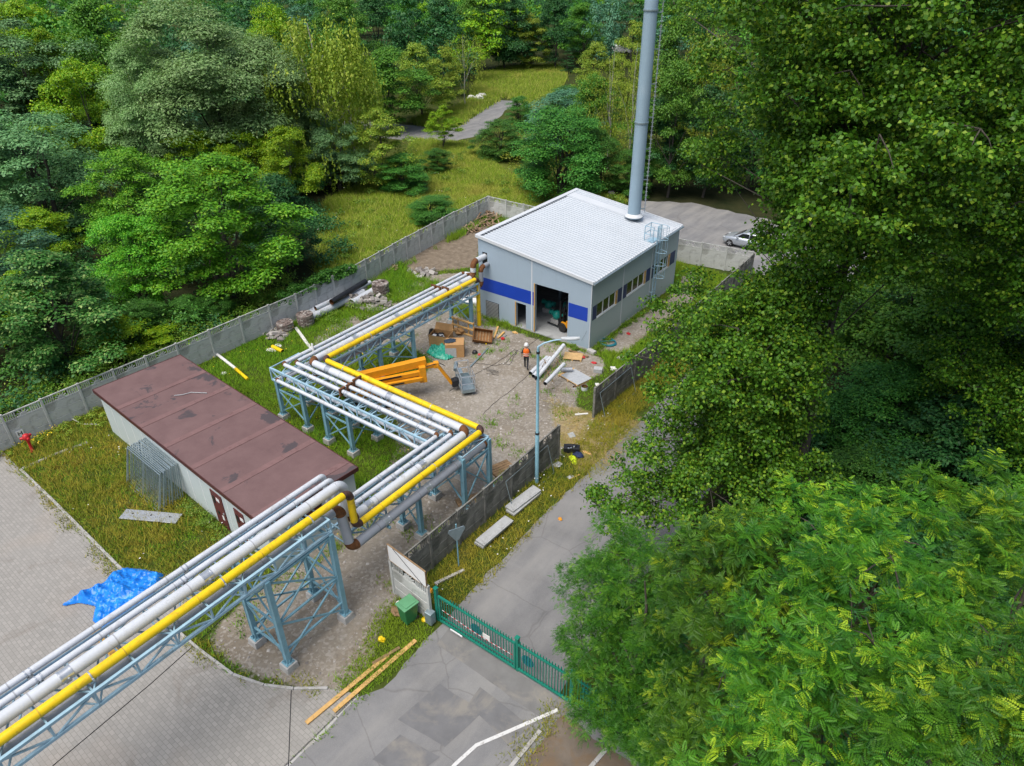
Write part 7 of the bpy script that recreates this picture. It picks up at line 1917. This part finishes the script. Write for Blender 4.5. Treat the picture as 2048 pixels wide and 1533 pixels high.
LOCUSTS = [
    ('locust', 'small leaved locust tree overhanging the right end of the green gate', (-5.3, 13.2), 8.2, 0.17, [(-5.8, 12.5, 2.4, 0.80), (-4.6, 12.5, 2.5, 0.90), (-3.4, 12.3, 3.0, 1.00), (-2.4, 11.5, 4.0, 1.10), (-7.8, 14.6, 5.4, 0.80), (-7.2, 13.7, 4.6, 0.90), (-7.2, 13.2, 3.6, 0.80), (-6.7, 14.4, 5.6, 1.10), (-6.2, 13.2, 3.6, 1.00), (-5.1, 13.8, 5.0, 1.20), (-4.8, 13.1, 3.2, 1.10), (-5.4, 12.4, 2.0, 0.90), (-7.4, 14.3, 5.0, 1.10), (-6.7, 14.9, 6.5, 1.20), (-6.8, 13.6, 4.0, 1.10), (-6.3, 12.9, 3.0, 0.90), (-5.7, 14.2, 6.0, 1.30), (-5.4, 13.4, 4.0, 1.20), (-4.5, 13.8, 5.5, 1.30), (-5.4, 13.0, 2.5, 0.90), (-4.3, 13.2, 3.5, 1.20), (-7.4, 15.4, 6.0, 0.80), (-5.2, 14.6, 7.0, 1.20), (-3.8, 12.9, 2.5, 1.10)], 165, 61, 0.17, 'l_locust2', 5),
    ('locust', 'feathery locust tree between the gate-side locust and the largest one', (-3.4, 13.4), 10.8, 0.2, [(-3.9, 13.6, 10.0, 1.00), (-3.1, 13.5, 10.0, 1.10), (-4.3, 13.2, 9.0, 0.90), (-3.3, 12.6, 9.5, 1.10), (-2.5, 13.7, 9.5, 1.00), (-2.3, 12.3, 9.5, 1.20), (-3.6, 12.6, 8.0, 1.10), (-2.5, 11.9, 8.0, 1.20), (-2.7, 11.1, 7.0, 1.20), (-1.4, 11.2, 8.0, 1.20), (-2.1, 10.5, 6.5, 1.30)], 100, 62, 0.2, 'l_locust', 7),
    ('locust', 'largest feathery locust tree filling the lower right foreground', (-0.5, 12.9), 12.2, 0.24, [(-1.6, 14.2, 11.0, 1.00), (-0.9, 14.6, 11.3, 1.10), (-0.0, 15.1, 11.0, 1.00), (-1.6, 12.7, 11.0, 1.10), (-0.6, 12.4, 11.6, 1.20), (0.3, 12.9, 11.5, 1.20), (1.0, 15.1, 10.5, 1.00), (-0.7, 11.3, 11.0, 1.20), (0.2, 11.2, 11.5, 1.20), (-1.3, 11.0, 10.0, 1.10), (-0.5, 9.7, 10.5, 1.30), (0.4, 9.8, 11.0, 1.30), (1.1, 12.4, 10.5, 1.20), (-1.1, 9.0, 9.5, 1.20), (0.1, 9.2, 10.0, 1.20), (1.2, 9.8, 10.5, 1.20)], 92, 63, 0.22, 'l_locust', 7),
    ('locust', 'feathery locust tree with tall shoots in the lower right corner', (2.4, 14.2), 12.6, 0.22, [(0.6, 17.8, 10.5, 0.80), (1.3, 17.9, 11.0, 0.90), (1.6, 16.3, 11.0, 1.00), (2.3, 14.6, 11.0, 1.10), (1.7, 15.0, 10.5, 1.00), (2.1, 12.3, 11.5, 1.20), (1.8, 10.9, 11.5, 1.20), (2.5, 10.8, 12.0, 1.20), (1.7, 9.6, 11.5, 1.20), (2.5, 9.5, 12.0, 1.20), (2.8, 17.8, 10.5, 1.20)], 92, 64, 0.23, 'l_locust', 7),
]
# ------------------------------------------------------------------ the two poplars and the locusts by the drive
def limb(b, pts, r0, r1, n=8):
    k = len(pts)
    b.tube(pts, [r0 + (r1 - r0) * i / (k - 1) for i in range(k)], n)

def big_tree(name, label, base, H, r0, lobes, per_area, leaf, aspect, lm, seed, inner=True, dead=0, shape=None):
    """lobes: leafy boughs (x, y, z, radius) in world space, each on its own limb from the trunk"""
    t = thing(name, label, 'tree', (base[0], base[1], 0))
    rs = np.random.RandomState(seed); g = random.Random(seed)
    L = np.array(lobes)
    b = MB()
    n = 9
    pts = [Vector((base[0] + .12 * math.sin(i * 1.3), base[1] + .10 * math.cos(i * 1.7), -.1 + (H * .97) * i / (n - 1))) for i in range(n)]
    limb(b, pts, r0, r0 * .12, 12)
    V = []
    for (x, y, z, r) in lobes:
        zz = max(.5, z - r * .5 - .16 * math.hypot(x - base[0], y - base[1]))
        k = min(n - 2, max(1, int(zz / (H * .97) * (n - 1))))
        p = pts[k]; e = Vector((x, y, z)); mid = p.lerp(e, .55) + Vector((0, 0, .35))
        limb(b, [p, mid, e], r0 * .12, .012, 6)
        m = max(6, int(9 * r ** 1.6))
        d = unit(rs.normal(size=(m, 3))); q = r * (.45 + .55 * rs.rand(m) ** .6)
        C = e_ = np.array([x, y, z]) + d * q[:, None] * np.array([1, 1, .8])
        for c in C[::9]: limb(b, [e, (e + Vector(c)) / 2 + Vector((0, 0, .1)), Vector(c)], .025, .006, 5)
        CR = np.full(m, .62) * rs.uniform(.7, 1.35, m) * (.75 + .12 * r)
        V.append((C, CR))
    b.build('trunk', M['bark'], t)
    C = np.concatenate([c for c, _ in V]); CR = np.concatenate([c for _, c in V])
    return t, rs, C, CR

def poplar(name, label, base, H, r0, lobes, per, seed, leaf=.128):
    t, rs, C, CR = big_tree(name, label, base, H, r0, lobes, 0, leaf, .85, 'l_poplar', seed)
    W_ = lobe_leaves(rs, C, CR, per, leaf, .82, .8, .45, 1.0, .55, .25)
    W_ = (W_ - np.array([base[0], base[1], 0]))
    fastmesh('crown', W_, quads(len(W_) // 4), M['l_poplar'], t)
    return t
PB = (-4.75, 27.0)
poplar('poplar', 'tall dense poplar with glossy round leaves spreading over the road', PB, 26.5, .34, POPLAR_BOUGHS, 118, 31)
PB2 = (4.4, 35.0)
poplar('poplar', 'second tall poplar at the right edge, its crown starting high above the dark shrubs', PB2, 28, .36, POPLAR_BOUGHS_2, 104, 47)

def frond_arrays(P, D, N, L, rs, pairs=7, wid=.42):
    """pinnate leaves: P base, D direction, N up side, L length -> quads"""
    n = len(P)
    D = unit(D); N = unit(N - D * (N * D).sum(-1, keepdims=True)); S = np.cross(D, N)
    out = []
    Lc = L[:, None]
    sag = lambda u: -N * Lc * (.32 * u ** 2)
    for i in range(pairs):
        u = (i + 1.0) / (pairs + .6)
        c = P + D * Lc * u + sag(u)
        for s in (-1, 1):
            ll = Lc * wid * (1 - .35 * abs(u - .45) * 2) * .62
            tip = unit(S * s + D * .35)
            ctr = c + tip * ll * .52
            nn = N + S * s * .25
            T = tip
            sz = ll[:, 0]
            out.append(leaf_quads(ctr, nn, T, sz, .52, .06))
    out.append(leaf_quads(P + D * Lc * 1.0 + sag(1.), N, D, Lc[:, 0] * wid * .6, .46, .06))
    return np.concatenate(out)

def locust(name, label, base, H, r0, lobes, per, seed, L=.30, lm='l_locust', pairs=7):
    """every bough ends in plumes: long shoots feathered with pinnate leaves"""
    t, rs, C, CR = big_tree(name, label, base, H, r0, lobes, 0, L, .5, lm, seed)
    cen = np.array(lobes)[:, :3].mean(0)
    S, D, SL = [], [], []
    for x, y, z, r in lobes:
        nsub = 7
        for _ in range(nsub):                    # leafy tufts on the bough, with gaps between them
            q = unit(rs.normal(size=3) * np.array([1, 1, .7]) + np.array([0, 0, .25]))
            c = np.array([x, y, z]) + q * r * rs.uniform(.55, 1.05) * np.array([1.1, 1.1, .95])
            rr = r * rs.uniform(.26, .46)
            n = max(4, int(per * r ** 1.2 / nsub * (rr / (.36 * r))))
            d = unit(rs.normal(size=(n, 3)) * np.array([1, 1, .8]) + q * .45 + np.array([0, 0, .35]))
            S.append(c + d * rr * (.15 + .6 * rs.rand(n, 1))); D.append(d); SL.append(rs.uniform(.7, 1.25, n) * rr * 1.05)
    S, D, SL = np.concatenate(S), np.concatenate(D), np.concatenate(SL)
    nf = 9
    k = np.repeat(np.arange(len(S)), nf)
    u = np.tile(np.linspace(.12, 1., nf), len(S)) + rs.normal(size=len(k)) * .02
    droop = np.zeros((len(k), 3)); droop[:, 2] = -.22 * SL[k] * u ** 2
    P = S[k] + D[k] * (SL[k] * u)[:, None] + droop
    side = unit(np.cross(D, np.array([0, 0, 1.]) + rs.normal(size=D.shape) * .3))
    sgn = np.where(np.arange(len(k)) % 2 == 0, 1., -1.)[:, None]
    F_ = side[k] * sgn * (1.05 - .75 * u[:, None] ** 2) + D[k] * (.35 + .75 * u[:, None]) + rs.normal(size=P.shape) * .38
    F_[:, 2] = F_[:, 2] * .6 - .12
    N = np.array([0, 0, 1.0]) + rs.normal(size=P.shape) * .22 + D[k] * .25
    LL = L * rs.uniform(.75, 1.2, len(k)) * (1.05 - .45 * u ** 3)
    W_ = frond_arrays(P, F_, N, LL, rs, pairs) - np.array([base[0], base[1], 0])
    o = fastmesh('crown', W_, quads(len(W_) // 4), M[lm], t)
    tone = np.clip(rs.rand(len(S)) ** 1.2 * .95 + .0, 0, 1)[k] + rs.normal(size=len(k)) * .07
    tone = np.tile(tone, 2 * pairs + 1) + rs.normal(size=(2 * pairs + 1) * len(k)) * .05
    at = o.data.attributes.new('tone', 'FLOAT', 'FACE')
    at.data.foreach_set('value', np.clip(tone, 0, 1).astype(np.float32))
    return t
for nm, lab, base, H, r0, lobes, per, seed, L, lm, pr in LOCUSTS:
    locust(nm, lab, base, H, r0, lobes, per, seed, L, lm, pr)

# ------------------------------------------------------------------ grass and weeds
def vnoise(P, sc, seed):
    """smooth value noise 0..1"""
    rs = np.random.RandomState(seed); T_ = rs.rand(64, 64)
    q = P / sc; i = np.floor(q).astype(int); f = q - i; f = f * f * (3 - 2 * f)
    g = lambda a, c: T_[(i[:, 0] + a) % 64, (i[:, 1] + c) % 64]
    return (g(0, 0) * (1 - f[:, 0]) + g(1, 0) * f[:, 0]) * (1 - f[:, 1]) + (g(0, 1) * (1 - f[:, 0]) + g(1, 1) * f[:, 0]) * f[:, 1]

def grass(name, label, polys, dens, h, w, nb, m, seed, avoid=(), spread=.14, thin=0., lean=.5, tn=2.2):
    rs = np.random.RandomState(seed)
    PP = []
    for poly in polys:
        a = np.array(poly); lo, hi = a.min(0), a.max(0)
        n = int(dens * np.prod(hi - lo))
        P = rs.uniform(lo, hi, (n, 2)); P = P[inpoly(P, poly)]
        PP.append(P)
    P = np.concatenate(PP)
    for av in avoid: P = P[~inpoly(P, av)]
    nz = vnoise(P, tn, seed) * .6 + vnoise(P, tn * .31, seed + 1) * .4
    P = P[nz > thin]; nz = nz[nz > thin]
    k = np.repeat(np.arange(len(P)), nb)
    b = P[k] + rs.normal(size=(len(k), 2)) * spread
    H = h * (.45 + 1.0 * nz[k]) * rs.uniform(.55, 1.25, len(k))
    a = rs.uniform(0, 6.28, len(k)); l = rs.normal(size=(len(k), 2)) * lean * H[:, None]
    d = np.stack([np.cos(a), np.sin(a)], 1) * (w * rs.uniform(.6, 1.4, len(k)))[:, None]
    z0 = np.full(len(k), .0)
    V = np.stack([np.column_stack([b - d / 2, z0]), np.column_stack([b + d / 2, z0]), np.column_stack([b + l, H])], 1).reshape(-1, 3)
    o = fastmesh(name, V, np.arange(len(V)).reshape(-1, 3), m)
    return tag(o, label, 'grass', kind='stuff')

SHEDF = [(-37.6, 12.3), (-20.6, 11.1), (-20.3, 16.2), (-37.3, 17.4)]
HALLF = [(BX0 - .05, BY0 - .05), (BX1 + .05, BY0 - .05), (BX1 + .05, BY1), (BX0 - .05, BY1)]
PAV = pav
PLOT = [(-40.2, 7.9), (-37.7, 7.9), (-26.2, KY(-26.2) + .1), (-22.4, 8.8), (-20.7, 10.9), (-20.7, 11.4), (-37.2, 12.6), (-38.4, 17.5), (-39.8, 18)]
grass('plot_grass', 'yellow green grass and weeds on the plot before the brown-roofed shed', [PLOT], 30, .26, .035, 9, M['g_plot'], 1, [SHEDF], thin=.2, tn=1.3)
BACKLAWN = [(-39.8, 17.6), (-21, 16.4), (-20.2, 12), (-19.9, 16), (-23.0, 18.2), (-21.0, 19.4), (-20.6, 21.6), (-24, 21.2), (-27.5, 21), (-27.8, 25.5), (-30.5, 28), (-33, 27), (-36.5, 29.5), (-38, 33), (-40.1, 33.5), (-39.6, 27.7)]
grass('back_lawn', 'lush green grass between the shed, the pale fence and the pipe bridge', [BACKLAWN], 30, .24, .035, 9, M['g_lawn'], 2, [SHEDF], thin=.2, tn=1.2)
grass('rough_grass', 'tufts of rough grass along the fence beside the hall', [[(-40.2, 33), (-36, 30), (-32.2, 35), (-30, 34.6), (-29.8, 36), (-34, 38.5), (-38.5, 38), (-41, 39.8)]], 26, .42, .04, 9, M['g_lawn'], 3, (), thin=.42)
grass('fence_weeds', 'weeds growing along the foot of the pale fence behind the hall', [[(-40.9, 38), (-40.1, 38), (-41.6, 52.6), (-42.2, 52.6)], [(-41, 51.8), (-30, 52.2), (-30, 53), (-41, 53)]], 30, .55, .05, 8, M['g_lawn'], 4, (), thin=.45)
VERGE = [(-15.8, 13.8), (-13.9, 14.0), (-13.6, 16), (-13.75, 19), (-14.0, 22), (-13.8, 24.4), (-13.9, 27), (-14.4, 31), (-13.8, 40), (-14, 53), (-16.0, 53), (-16.1, 29.5), (-15.7, 27), (-15.7, 25)]
grass('verge_grass', 'grass verge between the dark fence and the road', [VERGE], 42, .24, .035, 9, M['g_plot'], 5, (), thin=.15)
GATEV = [(-16.2, 12.8), (-14.9, 8.9), (-14.05, 9.4), (-13.75, 10.6), (-13.7, 12.2), (-14.0, 13.1), (-16.0, 13.3)]
grass('gate_grass', 'dark green grass patch between the timber planks and the bin', [GATEV], 60, .20, .035, 9, M['g_lawn'], 6, (), thin=.1)
HALLSIDE = [(-20.3, 36.2), (-16.3, 33), (-16.3, 52.8), (-23, 52.8), (-29, 52.8), (-29, 49), (-20.3, 48.6)]
grass('side_grass', 'weedy grass strip between the hall and the dark fence', [HALLSIDE], 34, .30, .04, 9, M['g_lawn'], 7, [SIDE], thin=.36)
grass('yard_weeds', 'sparse weed tufts coming up through the gravel', [YARD], 14, .16, .04, 9, M['g_lawn'], 8, (), thin=.70, tn=1.5)
grass('yard_weeds', 'weed tufts around the foot of the hall wall', [[(-29.5, 35.3), (-24.9, 35.3), (-24.9, 35.72), (-29.5, 35.72)], [(-22.0, 34.9), (-20.6, 34.9), (-20.6, 35.7), (-22.0, 35.7)], [(-17.3, 13.5), (-16.2, 13.5), (-16.05, 25), (-16.9, 25)]], 40, .34, .045, 9, M['g_lawn'], 9, (), thin=.5, tn=.9)
grass('paving_weeds', 'weeds sprouting along the kerbs', [[(-22.4, 6.75), (-18.4, 6.85), (-15.3, 8.3), (-15.2, 9.1), (-18.4, 7.6), (-22.4, 7.5)], [(-26.2, 7.3), (-22.2, 8.2), (-21.2, 9.9), (-26.0, 8.0)], [(-38.2, 7.6), (-26.3, 6.9), (-26.3, 7.4), (-38.2, 8.1)], [(-8.5, 9.5), (-7.6, 9.5), (-7.4, 13.2), (-8.3, 13.1)]], 46, .13, .035, 8, M['g_plot'], 10, (), thin=.52, tn=.8)
grass('meadow', 'tall yellow green meadow grass beyond the pale fence', [MEADOW], 20, .55, .06, 11, M['g_meadow'], 11, (), .22, .06, .45, 3)
grass('far_meadow', 'pale seeding grass of the clearing at the end of the track', [[(-83.99, 100.97), (-97.84, 121.08), (-99.23, 129.60), (-91.71, 139.34), (-82.89, 130.57), (-71.63, 109.02), (-70.23, 99.56), (-76.08, 103.41), (-79.61, 103.83)], [(-78.78, 80.39), (-78.99, 90.45), (-84.01, 103.78), (-78.22, 102.01), (-74.56, 91.96), (-70.61, 81.78), (-71.85, 78.25)]], 9, .8, .09, 11, M['g_meadow'], 12, (), .3, .05, .35, 5)
grass('straw', 'dry straw scattered over the ground in the driveway gap', [STRAW], 40, .06, .03, 9, M['g_straw'], 13, (), .16, .28, 2.5, 1.6)
GAPS = [(-40.6, 6.5), (-13.9, 6.5), (-13.6, 13), (-16.2, 13.4), (-16.1, 53), (-41.5, 53), (-40.2, 33), (-39.8, 18)]
grass('thin_grass', 'thin grass on the open ground between the gravel and the fences', [GAPS], 20, .15, .035, 9, M['g_lawn'], 15, [YARD, MULCH, SIDE, pav, SHEDF, HALLF, STRAW], thin=.22, tn=1.1)
# broad-leaved weeds, vine
def weeds(name, label, polys, n, rr, hh, per, leaf, m, seed, cat='weeds'):
    for i, pl in enumerate(polys):
        clump_stuff(name, label[i] if isinstance(label, list) else label, cat, pl, n, rr, hh, per, leaf, .55, m, seed + i)
weeds('weeds', 'leafy weeds growing in the heaps along the pale fence', [[(-40.2, 26), (-36, 29), (-34.5, 34), (-31, 36), (-37, 38), (-40.6, 35)]], 46, (.18, .5), (.15, .8), 70, .11, M['l_weed'], 3)
weeds('weeds', 'yellow flowering weeds by the pale fence and hydrant', [[(-40.2, 6), (-39.3, 8.4), (-38.0, 12.4), (-38.6, 17.5), (-39.9, 17.5)]], 70, (.12, .3), (.1, .5), 60, .09, M['l_lime'], 4)
weeds('weeds', 'leafy weeds at the corner and side of the hall', [[(-22.0, 35.0), (-20.4, 35.2), (-19.8, 37), (-19.9, 45), (-20.3, 45), (-20.35, 35.75), (-22, 35.7)]], 34, (.12, .28), (.1, .4), 60, .09, M['l_weed'], 5)
weeds('weeds', 'leafy weeds along the shed wall and stored mesh panels', [[(-28.5, 11.0), (-24.5, 10.8), (-23.5, 11.3), (-28.5, 11.7)]], 26, (.15, .35), (.1, .5), 60, .09, M['l_weed'], 6)
rs = np.random.RandomState(8)
y = rs.uniform(26.8, 33.6, 150); top = .35 + .65 * np.clip((y - 26) / 5, 0, 1)
C = np.stack([-40.28 + rs.normal(size=150) * .13, y, rs.uniform(.72, 1.0, 150) * 2.05 * np.clip(1.15 - .35 * np.abs(y - 30.3) / 3.4 * rs.rand(150), .3, 1.15)], 1)
V = lobe_leaves(rs, C, rs.uniform(.22, .42, 150), 90, .15, .85, .8, .5, 1., .3)
o = fastmesh('vine', V - np.array([-40, 30, 0]), quads(len(V) // 4), M['l_vine'])
o.location = (-40, 30, 0); WM[o.name] = Matrix.Translation(o.location)
tag(o, 'dark green climbing vine hanging over the pale fence by the pipe heap', 'climber')
# loose stones on the gravel
def stones(poly, n, seed):
    rs = np.random.RandomState(seed); a = np.array(poly)
    P = rs.uniform(a.min(0), a.max(0), (n * 3, 2)); P = P[inpoly(P, poly)][:n]
    r = rs.uniform(.015, .06, len(P)) * rs.uniform(.6, 1.6, len(P))
    base = np.array([(1, 0, -.3), (0, 1, -.3), (-1, 0, -.3), (0, -1, -.3), (.1, .1, .6)])
    fc = np.array([(0, 1, 4), (1, 2, 4), (2, 3, 4), (3, 0, 4)])
    B_ = base[None] * (1 + .35 * rs.normal(size=(len(P), 5, 1))) * r[:, None, None]
    V = (B_ + np.column_stack([P, r * .3])[:, None]).reshape(-1, 3)
    F = (fc[None] + (np.arange(len(P)) * 5)[:, None, None]).reshape(-1, 3)
    o = fastmesh('gravel', V, F, M['stone'])
    return tag(o, 'loose stones scattered over the yard', 'gravel', kind='stuff')
stones(YARD, 2600, 5)

def flowers(label, polys, n, m, seed, h):
    rs = np.random.RandomState(seed); V = []
    for poly in polys:
        a = np.array(poly); P = rs.uniform(a.min(0), a.max(0), (n * 4, 2)); P = P[inpoly(P, poly)]
        P = P[vnoise(P, 1.6, seed) > .58][:n]
        c = np.column_stack([P, h * rs.uniform(.7, 1.3, len(P))]); N = np.tile([0, 0, 1.], (len(P), 1)) + rs.normal(size=(len(P), 3)) * .3
        V.append(leaf_quads(c, N, rs.normal(size=c.shape), rs.uniform(.05, .10, len(P)), .9, .05))
    V = np.concatenate(V)
    tag(fastmesh('wildflowers', V, quads(len(V) // 4), m), label, 'wildflowers', kind='stuff')
flowers('white flower heads dotted through the grass plot and verge', [PLOT, VERGE], 70, M['offwhite'], 3, .3)
flowers('white umbel flowers standing in the meadow', [MEADOW], 160, M['offwhite'], 5, .95)
flowers('yellow flower heads by the fence and the shed', [[(-40.2, 6), (-39.3, 8.4), (-38.0, 12.4), (-38.6, 17.5), (-39.9, 17.5)], BACKLAWN], 120, M['yellow'], 7, .34)
weeds('meadow_shrub', 'low leafy thickets growing in the meadow', [MEADOW], 60, (.35, .9), (.4, 1.3), 130, .16, M['l_weed'], 21, 'shrubs')
